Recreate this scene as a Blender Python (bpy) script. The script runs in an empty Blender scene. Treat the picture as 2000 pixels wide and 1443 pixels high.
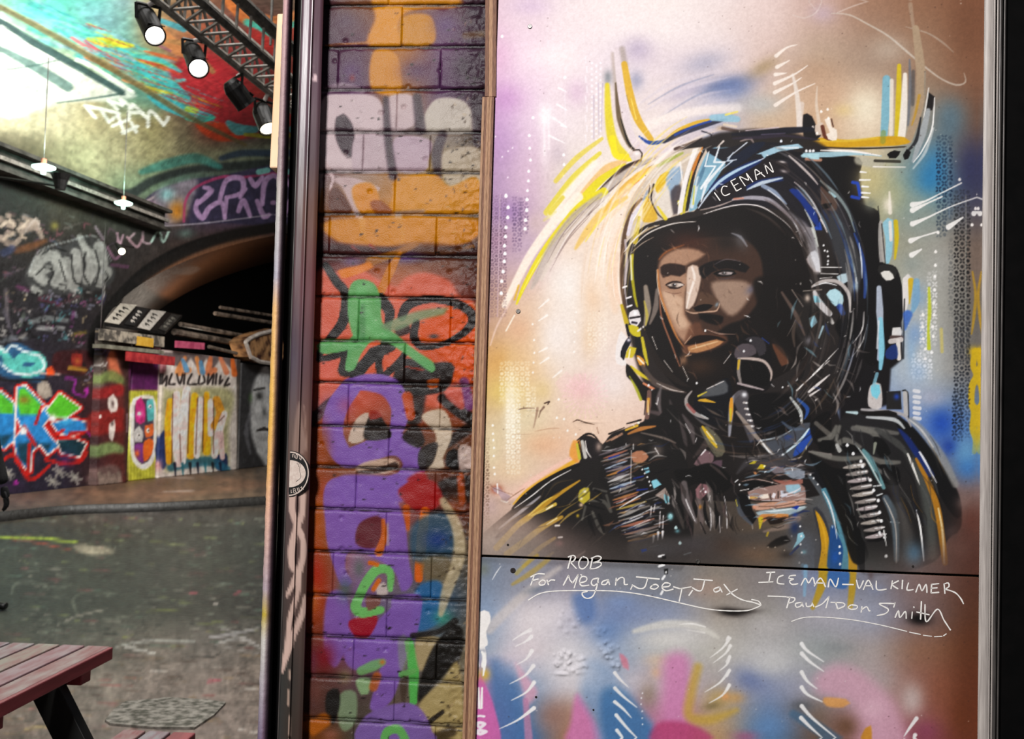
import bpy, math, random
import numpy as np
from mathutils import Matrix, Vector
random.seed(5)
R = math.radians
SC = bpy.context.scene
COL = SC.collection
# ---------------------------------------------------------------- camera
EYE = np.array([0., 0., 1.6]); FPX = 2000.0
PITCH, ROLL = 2.5, 1.5
_f = np.array([0., math.cos(R(PITCH)), math.sin(R(PITCH))]); _r0 = np.array([1., 0., 0.]); _u0 = np.cross(_r0, _f)
_rt = math.cos(R(ROLL))*_r0 + math.sin(R(ROLL))*_u0; _up = math.cos(R(ROLL))*_u0 - math.sin(R(ROLL))*_r0
cam = bpy.data.cameras.new('camera'); cam_o = bpy.data.objects.new('camera', cam); COL.objects.link(cam_o)
cam.sensor_width = 36; cam.lens = 36*FPX/2000; cam.clip_start = .05; cam.clip_end = 200
cam_o.matrix_world = Matrix(((_rt[0], _up[0], -_f[0], EYE[0]), (_rt[1], _up[1], -_f[1], EYE[1]), (_rt[2], _up[2], -_f[2], EYE[2]), (0, 0, 0, 1)))
cam.dof.use_dof = True; cam.dof.focus_distance = 1.86; cam.dof.aperture_fstop = 11
SC.camera = cam_o
# ---------------------------------------------------------------- world and lights
w = bpy.data.worlds.new('world'); SC.world = w; w.use_nodes = True
w.node_tree.nodes['Background'].inputs[0].default_value = (.55, .6, .7, 1); w.node_tree.nodes['Background'].inputs[1].default_value = .10
SC.view_settings.view_transform = 'Standard'; SC.view_settings.look = 'None'; SC.view_settings.gamma = 1; SC.view_settings.use_curve_mapping = False
SC.view_settings.exposure = 0.0
def light(name, kind, loc, target, power, col, size=.5, size_y=None, **kw):
    l = bpy.data.lights.new(name, kind); o = bpy.data.objects.new(name, l); COL.objects.link(o)
    l.energy = power; l.color = col
    if kind == 'AREA':
        l.shape = 'RECTANGLE'; l.size = size; l.size_y = size_y or size
    else:
        l.shadow_soft_size = size
    for k, v in kw.items(): setattr(l, k, v)
    o.location = loc
    o.rotation_euler = (Vector(target)-Vector(loc)).to_track_quat('-Z', 'Y').to_euler()
    return o
light('gallery_light', 'AREA', (-1.2, -1.7, 3.5), (.15, 1.85, 1.6), 198, (1, .975, .965), .55)      # lamp behind the viewer, above left
light('tunnel_fill_near', 'AREA', (-2.5, 7, 7.6), (-3.6, 8, 0), 480, (1, .98, .95), 5, 2)       # unseen fill light added under the crown to level the tunnel
light('tunnel_fill_far', 'AREA', (-2.2, 14, 7.4), (-6.8, 19, 2), 950, (1, .98, .94), 5, 2)  # second added fill light, over the far walls
def proj(P):
    'where a point of the place lies in the 2000 x 1443 frame'
    d = np.asarray(P, float) - EYE
    z = d@_f
    return 1000+FPX*(d@_rt)/z, 721.5-FPX*(d@_up)/z
def ray(px, py):
    return _f + _rt*(px-1000)/FPX - _up*(py-721.5)/FPX
def hit(px, py, p0, n):
    'point of the plane (p0, n) seen at a pixel'
    d = ray(px, py); n = np.asarray(n, float)
    return EYE + d*(((np.asarray(p0, float)-EYE)@n)/(d@n))
# ---------------------------------------------------------------- paint kit: spray and brush strokes laid on a colour field
CW, CH = 2000, 1443
C = np.zeros((CH, CW, 3), np.float32)
VX, VY, VS = 0.0, 0.0, 1.0
def view(x, y, s):
    global VX, VY, VS
    VX, VY, VS = x, y, s
def hx(c):
    return np.array([int(c[i:i+2], 16) for i in (0, 2, 4)], np.float32) / 255
def tp(p):
    if isinstance(p, str):
        p = [tuple(map(float, q.split(','))) for q in p.split()]
    return np.array(p, np.float64) / VS + (VX, VY)
def curve(P, w, step=5.0, closed=False):
    n = len(P)
    w = np.interp(np.linspace(0, 1, n), np.linspace(0, 1, len(w)), w)
    if n == 2 and not closed:
        return P, w
    out, ow = [], []
    m = n if closed else n - 1
    for i in range(m):
        if closed:
            a, b, c, d = P[(i-1) % n], P[i], P[(i+1) % n], P[(i+2) % n]
            w0, w1 = w[i], w[(i+1) % n]
        else:
            a, b, c, d = P[max(i-1, 0)], P[i], P[i+1], P[min(i+2, n-1)]
            w0, w1 = w[i], w[i+1]
        k = max(1, int(np.hypot(*(c-b)) / step))
        t = np.arange(k)[:, None] / k
        out.append(.5*(2*b + (c-a)*t + (2*a-5*b+4*c-d)*t*t + (3*b-a-3*c+d)*t**3))
        ow.append(w0 + (w1-w0)*t[:, 0])
    if not closed:
        out.append(P[-1:]); ow.append(w[-1:])
    return np.concatenate(out), np.concatenate(ow)
def box(x0, y0, x1, y1):
    return max(0, int(x0)), max(0, int(y0)), min(CW, int(x1)+2), min(CH, int(y1)+2)
def blend(bx, cov, col, a):
    x0, y0, x1, y1 = bx
    if isinstance(col, str): col = hx(col)
    k = (cov*a)[..., None].astype(np.float32)
    r = C[y0:y1, x0:x1]
    r += (col - r)*k
def S(p, w, col, a=1.0, soft=None, raw=False):
    'a stroke: points, width or widths, colour, strength, edge softness'
    P = tp(p)
    ws = np.array([w] if isinstance(w, (int, float)) else list(map(float, w.split(','))) if isinstance(w, str) else w, float) / VS
    if len(ws) == 1: ws = np.repeat(ws, 2)
    sf = 1.3 if soft is None else max(1.0, soft/VS)
    P, ws = (P, np.interp(np.linspace(0, 1, len(P)), np.linspace(0, 1, len(ws)), ws)) if raw else curve(P, ws)
    R = ws/2
    pad = R.max() + sf + 1
    bx = box(P[:, 0].min()-pad, P[:, 1].min()-pad, P[:, 0].max()+pad, P[:, 1].max()+pad)
    X0, Y0, X1, Y1 = bx
    if X1 <= X0 or Y1 <= Y0: return
    cov = np.zeros((Y1-Y0, X1-X0), np.float32)
    for i in range(len(P)-1):
        a0, b0 = P[i], P[i+1]
        q = max(R[i], R[i+1]) + sf + 1
        x0, y0, x1, y1 = box(min(a0[0], b0[0])-q, min(a0[1], b0[1])-q, max(a0[0], b0[0])+q, max(a0[1], b0[1])+q)
        if x1 <= x0 or y1 <= y0: continue
        yy, xx = np.mgrid[y0:y1, x0:x1].astype(np.float32)
        d = b0-a0; L = float(d@d) or 1e-9
        t = np.clip(((xx-a0[0])*d[0] + (yy-a0[1])*d[1])/L, 0, 1)
        ds = np.hypot(xx-a0[0]-t*d[0], yy-a0[1]-t*d[1])
        c = np.clip((R[i]+(R[i+1]-R[i])*t-ds)/sf + .5, 0, 1)
        s = cov[y0-Y0:y1-Y0, x0-X0:x1-X0]
        np.maximum(s, c, out=s)
    if sf > 2: cov = cov*cov*(3-2*cov)
    blend(bx, cov, col, a)
def F(p, col, a=1.0, soft=None, sm=True):
    'a filled shape'
    P = tp(p)
    sf = 1.3 if soft is None else max(1.0, soft/VS)
    if sm: P = curve(P, [1, 1], 8, True)[0]
    bx = x0, y0, x1, y1 = box(P[:, 0].min()-sf-1, P[:, 1].min()-sf-1, P[:, 0].max()+sf+1, P[:, 1].max()+sf+1)
    if x1 <= x0 or y1 <= y0: return
    yy, xx = np.mgrid[y0:y1, x0:x1].astype(np.float32)
    ins = np.zeros(xx.shape, bool); dm = np.full(xx.shape, 1e9, np.float32)
    Q = np.roll(P, -1, 0)
    for (ax, ay), (bx_, by) in zip(P, Q):
        dx, dy = bx_-ax, by-ay
        if ay != by:
            ins ^= ((ay > yy) != (by > yy)) & (xx < dx*(yy-ay)/dy + ax)
        L = dx*dx+dy*dy or 1e-9
        t = np.clip(((xx-ax)*dx+(yy-ay)*dy)/L, 0, 1)
        np.minimum(dm, (xx-ax-t*dx)**2+(yy-ay-t*dy)**2, out=dm)
    d = np.sqrt(dm); d = np.where(ins, d, -d)
    c = np.clip(d/sf+.5, 0, 1)
    if sf > 2: c = c*c*(3-2*c)
    blend(bx, c, col, a)
def B(x, y, rx, ry, col, a=1.0, rot=0):
    'a sprayed cloud'
    x, y = x/VS+VX, y/VS+VY; rx /= VS; ry /= VS
    m = 1.6*max(rx, ry)
    bx = x0, y0, x1, y1 = box(x-m, y-m, x+m, y+m)
    if x1 <= x0 or y1 <= y0: return
    yy, xx = np.mgrid[y0:y1, x0:x1].astype(np.float32)
    c, s = math.cos(math.radians(rot)), math.sin(math.radians(rot))
    u, v = ((xx-x)*c+(yy-y)*s)/rx, ((yy-y)*c-(xx-x)*s)/ry
    blend(bx, np.exp(-1.8*(u*u+v*v)), col, a)
def dots(p, r, col, a=1.0):
    for x, y in [tuple(map(float, q.split(','))) for q in p.split()]:
        S([(x, y), (x+.1, y+r*.4)], [r*1.2, r*1.75], col, a)
def hatch(ps, w, col, a=1.0, soft=None):
    'separate strokes, two or more points each, split by ;'
    for q in ps.split(';'):
        if q.strip(): S(q, w, col, a, soft)
def lattice(xs, ys, rows, x0, y0, x1, y1):
    'a broad sprayed ground given by colours at a coarse net of places'
    g = np.array([[hx(c) for c in r.split()] for r in rows])
    xx = np.arange(x0, x1); yy = np.arange(y0, y1)
    def wt(v, k):
        k = np.array(k, float); i = np.clip(np.searchsorted(k, v)-1, 0, len(k)-2)
        t = np.clip((v-k[i])/(k[i+1]-k[i]), 0, 1)
        return i, t*t*(3-2*t)*.6+t*.4
    i, t = wt(xx, xs); j, u = wt(yy, ys)
    t = t[None, :, None]; u = u[:, None, None]
    g0, g1 = g[j][:, i], g[j][:, i+1]; g2, g3 = g[j+1][:, i], g[j+1][:, i+1]
    C[y0:y1, x0:x1] = (g0*(1-t)+g1*t)*(1-u) + (g2*(1-t)+g3*t)*u
_r = np.random.default_rng(7)
def vnoise(w, h, cell, seed):
    r = np.random.default_rng(seed)
    gw, gh = int(w/cell)+3, int(h/cell)+3
    g = r.random((gh, gw)).astype(np.float32)
    x = np.arange(w)/cell; y = np.arange(h)/cell
    i = x.astype(int); j = y.astype(int)
    t = (x-i); t = t*t*(3-2*t); u = (y-j); u = u*u*(3-2*u)
    t = t[None, :].astype(np.float32); u = u[:, None].astype(np.float32)
    a = g[j][:, i]*(1-t)+g[j][:, i+1]*t; b = g[j+1][:, i]*(1-t)+g[j+1][:, i+1]*t
    return a*(1-u)+b*u
def stencil(x, y, nx, ny, s, col, a, ph=0):
    'a lace stencil: rows of petals around open centres; strength fades to its ends'
    for j in range(ny):
        for i in range(nx):
            px, py = x+i*s, y+j*s
            k = a*(.35+.65*math.sin(math.pi*(j+.5)/ny))*(.6+.4*_r.random())
            if (i+j+ph) % 2 == 0:
                S([(px, py), (px+.1, py)], s*.62, col, k)
            else:
                q = .27*s
                for sx, sy in ((1, 1), (1, -1), (-1, 1), (-1, -1)):
                    S([(px+sx*q*.7, py+sy*q*.7), (px+sx*q*1.25, py+sy*q*1.25)], s*.3, col, k)
# ---------------------------------------------------------------- paint of the two mural boards (a generic helmeted aviator)
X_ = [950, 1030, 1110, 1200, 1300, 1400, 1500, 1600, 1700, 1800, 1920]  # ground colours of the boards, light falloff to the right mixed in
lattice(X_, [0, 120, 240, 360, 480, 600, 720, 840, 960, 1085, 1112], [
 'cdb2bd d6c0c6 dfcecf e6d6d4 e6d8d4 e0cfcc d6beb8 bda095 987864 8c6a54 805a44',
 'cba8c0 dfc4d2 e5d3d6 dccdd2 d8c8cc dccbca ccb4ab b09a88 a08a7a 957a66 85604a',
 'b894b8 d6bccd e0d0d2 dcccc6 e0d0cc aeacba c0a890 c4a488 d8c0a8 8a8478 6f5344',
 'a286a6 c4a8ba d6c8bc ecdfd0 e8d4c4 d8c8c0 c0b0a0 b0a090 b0aa88 5f8494 48485a',
 'a88fa0 b69eae e0c8b8 eed9c8 e8d0bc d8c0b0 b8a8a0 a0a098 9a9880 95958a 6c5e56',
 'b09080 d8b8a0 e8d6c8 e8d2c0 e4c8b4 d0b0a0 a09890 9098a0 a4a69e b0b0a8 66625e',
 'c8a070 dcb890 e4cfc0 e8d2c8 e0c4b8 c0a8a0 8890a0 8098b8 90a4bc b4b8b8 706a64',
 'c8b090 d8c8a8 e0c0a8 e4c4b0 d8b8a8 a09088 606060 60687a 7880a0 6a84b4 5c80ac',
 'c4a694 d8b8a8 d8b0a0 b89888 807068 504840 504840 585858 686460 7c6c66 84706c',
 'a09088 8c8078 706460 504844 403a38 4a423e 6c5c4c 5c6068 5a5854 6c5c56 5a3a30',
 '8c8884 888480 706a68 5c5654 4c4644 544c46 6c6056 60666e 5c5a58 6c5c58 5a3a30'], 900, 0, 1960, 1140)
U0 = C[1050:1140].copy()
lattice(X_, [1075, 1140, 1200, 1270, 1340, 1400, 1443], [
 '707884 848690 847f84 7e7e82 747274 807870 7a7476 78829c 76767e 7a6662 5a3a2e',
 '7d8798 8e8e98 8c8892 84868e 7c7e84 8c847c 86807f 8088a0 82828c 806c68 5c3c30',
 '8898b0 c0b8bc a8a8b8 7a88a8 8a92a8 a09890 989490 9a98a0 9094a4 7c6a68 604030',
 '9aa4b4 d0c4c8 c8c4c8 98a4b8 b0b0b0 b4b0a8 aaa8a8 989c9c a49a98 8c6a58 6c442c',
 'a884a4 8c9cb4 c0b8bc a0a8b8 bca4ac a8a0a0 8890a8 a09ca2 b0a0a0 90685c 704028',
 'c068a0 6280a4 a88878 88788c b88098 b0987c 7084a2 7a6a60 c49cac 90605c 744028',
 'c060a0 4c709c a07860 98708c b87898 b09070 5a7898 705c50 c898a8 885058 704028'], 900, 1060, 1960, 1443)
JM = (np.arange(1050, 1140)[:, None] < 1083.5+(np.arange(CW)[None, :]-935)*.0408)[..., None]   # above the joint of the two boards
C[1050:1140] = np.where(JM, U0, C[1050:1140])
G0 = C.copy()
# ---- broad sprayed ground, upper left
view(940, 0, 3.436)
B(170, 660, 170, 150, 'b078b4', .45); B(140, 950, 180, 240, 'a07cac', .4); B(130, 380, 120, 160, 'cc98b8', .3)
B(330, 40, 200, 90, 'b8a0c4', .4); B(640, 620, 110, 130, 'c8a8c0', .6); B(460, 380, 220, 120, 'f0e2e0', .5); B(1150, 200, 420, 150, 'eee0dc', .55)
B(1050, 330, 140, 120, '9c90ac', .55); B(1500, 420, 230, 110, '8c90a8', .55, -15); B(1640, 570, 260, 70, '54648c', .75, -12); B(1350, 620, 180, 60, 'b0a8bc', .6, -25)
B(430, 780, 70, 110, 'f6ecec', .8); B(430, 1000, 40, 180, 'f0e0e4', .5); B(520, 1030, 80, 120, 'b8a8b4', .5)
hatch('1070,690 1280,560 1600,470;1110,740 1350,600 1650,520;1180,790 1400,660 1700,600;1330,790 1560,690 1710,660', '10,26,8', 'cfc4cc', .55, 16)
hatch('1120,700 1330,580 1560,500;1230,770 1450,640 1700,560', '6,14,6', '8088a0', .5, 12)
S('1080,860 1250,790 1500,740 1718,720', 60, 'efe0d8', .8, 40)
hatch('520,590 570,615;510,700 575,740;480,790 570,850;455,910 560,960;540,840 575,855', '16,6', 'f6eeee', .75)
S('560,600 566,850', 5, 'e8dce4', .6); hatch('420,720 425,1040;450,740 455,1000', 14, 'f4e8ea', .55, 14)
for k in range(9): hatch('%d,%d %d,%d' % (700+8*(k % 2), 380+k*66, 702+8*(k % 2), 420+k*66), 10, 'f2e8ee', .55)
for k in range(14): dots('%d,%d %d,%d %d,%d' % (742, 420+k*38, 772, 440+k*38, 800, 420+k*38), 9, 'f4ecf2', .75)
S('755,640 755,930', 6, '9a90b0', .5, 8); S('785,560 790,900', 6, '9a90b0', .45, 8); S('815,560 805,880', 6, '9a90b0', .5, 8)
dots('322,905 325,990 330,1070 318,1145 316,1210 310,1275 308,1335 306,1400 347,785 165,1305 182,1385 553,1035 555,1100 548,1170 560,515 140,240', 11, 'fff6f8', .95)
dots('210,990 180,1012 140,1050 178,1188 95,915', 6, 'f8e8f4', .9)
# visor rails, left
S('880,360 905,600 930,760', '20,30,20', '9a8a78', .5, 30)
B(850, 520, 42, 70, '70787c', .75); B(1040, 540, 70, 90, '7c84a0', .6)
S('945,330 965,440', 40, '94887c', .6, 30)
S('845,570 855,780 890,960 980,1060', '30,50,70,50', 'd8c428', .9, 16); S('880,930 905,1040 1000,1060', 44, 'f0d818', .9, 10)
S('905,560 925,790 985,960 1035,1012', '16,34,26,12', '5c4c34', .85, 12); S('935,790 985,950 1035,1010', '4,16,10', '1c1410', .95)
S('905,330 935,600 965,760 1005,900 1060,985 1170,1010 1285,1000', '26,46,50,44,52,46,20', 'd9c9cc', .96, 7)
S('960,430 1000,640 1050,800 1140,935', '40,52,52,36', 'd2a42e', .9, 8); S('975,640 1000,740', '6,10,4', '8a7a50', .7)
S('1005,660 1040,800', '6,8', 'f0d878', .7)
S('1060,915 1130,958 1230,945 1300,900', '10,26,24,6', '264a92', .95, 6)
S('1250,925 1330,870 1450,820 1560,800', '16,26,22,10', 'd4a42c', .9, 8)
S('1225,950 1350,890 1500,840 1640,800', '26,40,34,16', '2e3040', .9, 10); S('1300,905 1420,850 1540,812', '16,14', '2c4c98', .9)
S('1285,975 1400,920 1500,890 1590,870', '18,44,40,16', 'c8bcc0', .95, 8); S('1300,1000 1420,960 1480,930', '20,26,10', '342420', .95, 8)
S('1550,790 1640,790 1718,800', '40,56,40', '8fb6c8', .9, 10); S('1640,770 1718,750', 14, 'f0d860', .8)
B(1610, 860, 50, 26, 'b8a088', .9); B(1510, 910, 30, 26, 'c8ccdc', .9); S('1480,880 1545,905 1530,945', 10, '30303c', .9)
B(1600, 920, 70, 34, '1c1614', .95, -10); S('1620,860 1718,880', 22, '58443c', .8, 12); S('1630,835 1710,850', 16, 'd8c4b0', .9)
F('990,1020 1050,1000 1085,1020 1075,1070 1040,1090 1010,1075', 'd8c8c4', 1, 6); S('1020,1010 1060,1005 1080,1030 1070,1080', 9, '241814'); B(1045, 1030, 22, 14, 'fff4f0', .9)
# halo arcs
S('810,930 640,1060 500,1215', '22,36,30', 'd8c244', .75, 10); S('795,1028 620,1190 440,1425', '26,42,46', 'd9c848', .9, 8)
S('760,1100 600,1270 470,1443', 50, 'f6e8d8', .8, 20); S('850,1120 700,1260 570,1443', 80, 'f2dfcc', .75, 30)
S('955,1090 850,1130 740,1240 650,1350', '40,60,56,50', 'e0a860', .7, 14); S('960,1105 800,1210 650,1380 610,1443', '20,50,62,60', 'dccc22', .95, 6)
S('1065,1080 960,1130 850,1220 760,1310', '22,34,20,4', '2c1c14', .95, 6)
S('1180,1050 1020,1130 850,1260 700,1420', '8,46,60,60', 'b0a49c', .9, 16); S('1170,1062 1000,1170 820,1320 720,1440', '4,12,10', '6c5c58', .8); S('1160,1100 960,1240 840,1400', '4,14,10', '847470', .7)
S('1200,1070 1060,1130 900,1260 790,1390', '6,10,6', 'e8dcd4', .9)
S('1185,1110 1060,1180 930,1290 820,1420', '20,52,40,20', 'e8b048', .85, 12); S('1120,1150 960,1290 870,1400', '6,22,6', 'f4d040', .85); S('1060,1210 920,1330', '8,16', 'e07c30', .6)
S('1170,1160 1060,1270 1000,1400 985,1443', '10,60,60', 'f0cfb0', .85, 20); S('1000,1250 900,1360 860,1443', 40, 'f2d6bc', .7, 20)
S('1175,1155 1090,1240 1020,1350 985,1443', '6,12,14,12', '3c2418', .95); S('1165,1165 1080,1260 1030,1370', '5,8,6', 'fff0e0', .9)
# ---- lower left ground, halo continues
view(930, 380, 3.6075)
B(230, 120, 160, 130, '8c6ca0', .6); B(420, 200, 100, 110, 'c8b0a8', .5); B(160, 330, 130, 110, 'a88094', .5)
S('520,130 610,20', 30, 'd4c040', .8, 10); S('480,180 560,120', 20, 'd8cc60', .4, 14)
S('720,20 560,180 380,430 250,680 200,780', '70,64,60,50,40', 'f7e4d2', .9, 16)
S('900,-20 740,80 580,260 450,440 340,640 285,770', '60,58,50,42,30,12', 'e0ce1c', .95, 6); S('590,270 440,470 320,690', '5,8,4', 'f4ec80', .8)
S('780,60 640,190 510,380 420,560', '8,10,4', '58402c', .7)
S('880,0 700,150 540,360 440,560 390,660', '30,66,66,50,20', 'b4a69c', .85, 24); S('930,0 720,180 560,400 460,600', '20,40,40,20', 'cdbcae', .8, 20)
hatch('860,20 640,240 500,480;900,40 690,250 560,450;800,150 640,330 520,540;760,120 610,300', '3,8,3', '7c6a68', .7, 5); hatch('850,60 660,270 560,440;780,90 620,270', '3,8,3', 'e8dcd8', .75, 5)
S('1060,20 900,120 780,260 700,380', '24,60,50,20', 'e6b658', .75, 16); S('1000,60 860,200 770,330', '6,20,8', 'f0d050', .75, 8); S('1100,30 950,150 850,300', '10,30,10', 'f2c8a0', .7, 14)
S('930,250 890,450 880,640', '30,40,26', 'f4e0d0', .8, 16); S('1010,260 960,420 980,640 1010,760', '40,60,40,20', 'f0c8b0', .7, 24)
B(650, 620, 200, 230, 'f0e6de', .8); B(560, 1000, 170, 260, 'f0e4de', .75); B(820, 700, 110, 220, 'e4b48c', .5); B(300, 950, 130, 130, 'd4a080', .45); B(160, 1180, 160, 170, 'cc9a58', .6); B(190, 1390, 200, 150, 'd8bc68', .65)
B(760, 1370, 170, 130, 'e8b0b4', .6); B(960, 1340, 160, 150, 'eadcd8', .6); B(470, 1380, 90, 100, 'd8bc84', .55); B(800, 1020, 80, 200, 'e0b890', .5)
S('240,760 150,920 100,1060', '16,10', 'e8c8bc', .6, 10); S('270,850 210,960', 10, 'f8ecd8', .8); S('270,740 300,640', 14, 'd8a830', .8, 8)
hatch('440,800 510,740;440,890 500,850;450,1190 510,1150;440,1110 500,1080;540,1290 600,1240', '6,16', 'fbf3ea', .75)
view(930, 380, 3.6075)
stencil(82, 12, 5, 29, 30, '5a4456', .7); stencil(270, 30, 2, 11, 36, '5c4868', .7, 1); stencil(320, 30, 2, 8, 34, '5c4868', .6)
S('92,20 92,900', 7, 'c8a8b8', .5); S('168,0 150,860', 7, 'cbb0bc', .55)
dots('210,5 225,85 222,155 210,225 207,290 200,355 203,410 198,465 190,537 180,605 177,690 358,30 356,105 348,175 345,235', 14, 'fffaf8', 1)
dots('408,1022 410,1112 405,1180 400,1250 398,910 705,825 695,895 694,965 692,1035 690,1105', 8, 'fff8ee', .9)
stencil(800, 840, 4, 9, 36, 'fff4e0', .5); stencil(180, 1190, 6, 8, 36, 'fff6da', .65)
for k in range(8):
    S([(560+k*6, 1330+k*9), (640+k*10, 1250+k*10)], 6, 'f2c0c0', .5); S([(600+k*20, 1440), (700+k*10, 1260)], 4, 'e8a8b0', .4)
S('1120,60 980,200 900,420 880,640', '60,150,180,140', 'f0d8c4', .55, 120); S('1000,420 960,640 980,820', '30,70,40', 'ecc4a8', .5, 40); hatch('990,330 960,520 975,720;1015,420 1000,600 1030,800;950,240 905,420 895,600', '3,7,3', 'fbeee0', .8); hatch('1000,300 975,430;930,330 915,480', '3,6,2', 'b88c6c', .6)
# round lace rosette
for k in range(24):
    an = 2*math.pi*k/24
    for r in (70, 105, 140):
        S([(770+r*math.cos(an), 1420+r*math.sin(an)), (770+(r+18)*math.cos(an), 1420+(r+18)*math.sin(an))], 8, 'f6c4c8', .55)
view(920, 760, 4.0075)
B(160, 480, 120, 260, 'e0d2ac', .6); B(310, 180, 70, 420, 'f6ead2', .7); B(560, 430, 260, 160, 'dca684', .65); B(330, 640, 200, 130, 'e2c29c', .6); B(430, 760, 240, 60, 'e6bca8', .6, -28); B(150, 940, 100, 140, 'b8a0a4', .7)
stencil(290, 10, 3, 17, 40, 'fff8e4', .8); stencil(450, 0, 2, 6, 40, 'fff4dc', .5); dots('170,280 172,345 175,395 180,455 178,518 180,610 185,660 685,75 672,220 728,230 755,320 820,350', 10, 'fffaf0', .95)
stencil(95, 395, 2, 24, 34, '5c4638', .7)
S('370,160 420,148 500,150', '4,10,4', '584038', .8); S('520,150 510,210 490,300', '20,14,5', '705048', .55, 14); S('570,140 545,170 530,220', '18,6', '604840', .7, 8); S('575,110 612,98 600,120', '10,14,6', '382420', .9)
S('320,355 470,352', '4,4', 'b09078', .7); S('500,330 600,310 690,305', '3,6,3', '9c7058', .6); S('800,255 830,240 900,262 965,275', '4,9,8,3', '382418', .95); S('985,300 998,345', 5, '604030', .7)
B(200, 785, 60, 46, '8c3c28', .85); F('165,770 215,765 250,800 300,830 320,850 280,880 240,860 215,820 180,800', 'a89094', .95, 6); S('205,740 210,815', '10,20,6', 'f6f0ec'); S('235,870 280,885 320,850', '5,9,3', 'fff4e8', .9); S('150,740 180,775 330,826', '3,5,4', '6c4434', .7)
# ---- right-hand ground and raised visor
view(1420, 0, 3.436)
B(120, 120, 260, 140, 'd8c2bc', .5); B(60, 600, 180, 110, '6c7ca4', .7, -10); B(250, 450, 160, 70, '94805c', .6, -30); B(230, 700, 200, 100, 'a8b0b4', .6); B(640, 90, 120, 90, 'b8a4b0', .6)
B(600, 480, 260, 130, 'b09078', .6); B(700, 640, 260, 140, 'c4a288', .7); B(930, 720, 170, 190, 'e6d8be', .9); B(780, 740, 90, 60, 'd8bc80', .5); B(1090, 330, 170, 120, 'b4a698', .6)
B(1500, 860, 150, 200, '547080', .6); B(1640, 1120, 110, 220, '38406a', .75); B(1400, 1130, 120, 230, '3f7ea6', .85); B(1500, 760, 140, 150, '5a7a8c', .5); B(1290, 1350, 200, 130, '8c988c', .6)
S('1230,30 1250,180', '30,20', 'ac9c8a', .5, 12)
hatch('740,85 850,40 960,5;640,0 600,80 520,120 440,100;540,0 590,60', '6,10,5', 'd2c4bc', .5, 8)
S('700,90 820,100 950,165 1080,240 1200,340 1330,450 1440,530 1540,570 1600,550 1590,490', '4,9,10,12,14,12,10,12,10,5', 'c6bcb0', .75, 6); S('1200,180 1340,220 1440,280 1520,350', '4,9,14,6', 'b8aca0', .6, 8)
hatch('330,375 400,320 470,300;335,450 420,405;325,500 400,490;320,560 450,500 540,440;320,620 440,560 500,520;325,705 460,620 590,560', '26,12,5', 'efe0d4', .9)
S('440,500 470,640 490,860', '14,30,44', 'e2d6cc', .8, 10); S('605,580 600,700 620,840', '6,18,26', 'd8c8b8', .7, 8)
S('1070,530 1065,740 1050,940', '52,60,44', '7cabbb', .95, 10); S('1105,540 1100,900', 26, 'e8dccc', .8, 8); S('1155,440 1150,700 1140,930', '26,40,36', 'ccb226', .95, 7)
S('1195,500 1185,760 1170,925', '26,50,50', 'eadfd2', .95, 9); S('1225,400 1228,600 1215,840', '10,26,14', '6c7078', .8, 10); S('1250,480 1245,700', 24, '4c4c50', .6, 14)
S('1265,190 1290,380 1302,540 1285,720 1215,945', '44,60,64,60,50', 'a6917a', .95, 8); S('1290,640 1265,760 1240,840', '20,16,8', 'b89038', .8, 8); S('1330,480 1325,640', 10, '8c8478', .7)
F('1355,620 1395,650 1375,740 1340,745', '201c1c', .95, 8); S('1350,740 1310,900 1250,1080', '30,50,20', 'a0a4a6', .9, 10); S('1300,790 1270,940 1215,1010', '10,24,14', '2c2c30', .9, 8); S('1385,860 1330,1020 1250,1130', '12,20,10', 'c8ccca', .7, 10)
S('1353,590 1340,680 1318,790', '5,8,4', 'f6f2ec'); S('1392,655 1376,860 1310,1010 1250,1090', '5,10,8,4', 'faf6f0')
F('510,970 620,925 850,940 1040,915 1190,920 1230,950 1150,975 900,985 650,990', 'c99a1c', .97, 8); S('600,940 800,945 1010,925', 16, 'd8b444', .7, 8); S('570,985 900,996 1200,985', '6,14,8', '2c2418', .9)
S('1050,890 1045,950', 36, '849048', .6, 10)
# knobs on visor rail
F('510,770 570,780 600,850 640,880 600,940 520,930', '181418', .97, 10); S('500,700 485,850', 36, 'ddd0c8', .6, 12); F('590,840 640,820 650,900 600,910', 'd0bcac', .95, 6); S('640,850 660,920 700,930', 26, '5c2c1c', .9, 8)
F('655,800 690,790 700,850 735,870 735,940 680,935 665,900 690,890', 'ecdccc', .97, 5); dots('675,730 632,745 680,790 575,850 605,890', 10, 'fff4e8'); S('700,800 712,850', 10, '40241c', .8)
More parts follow.
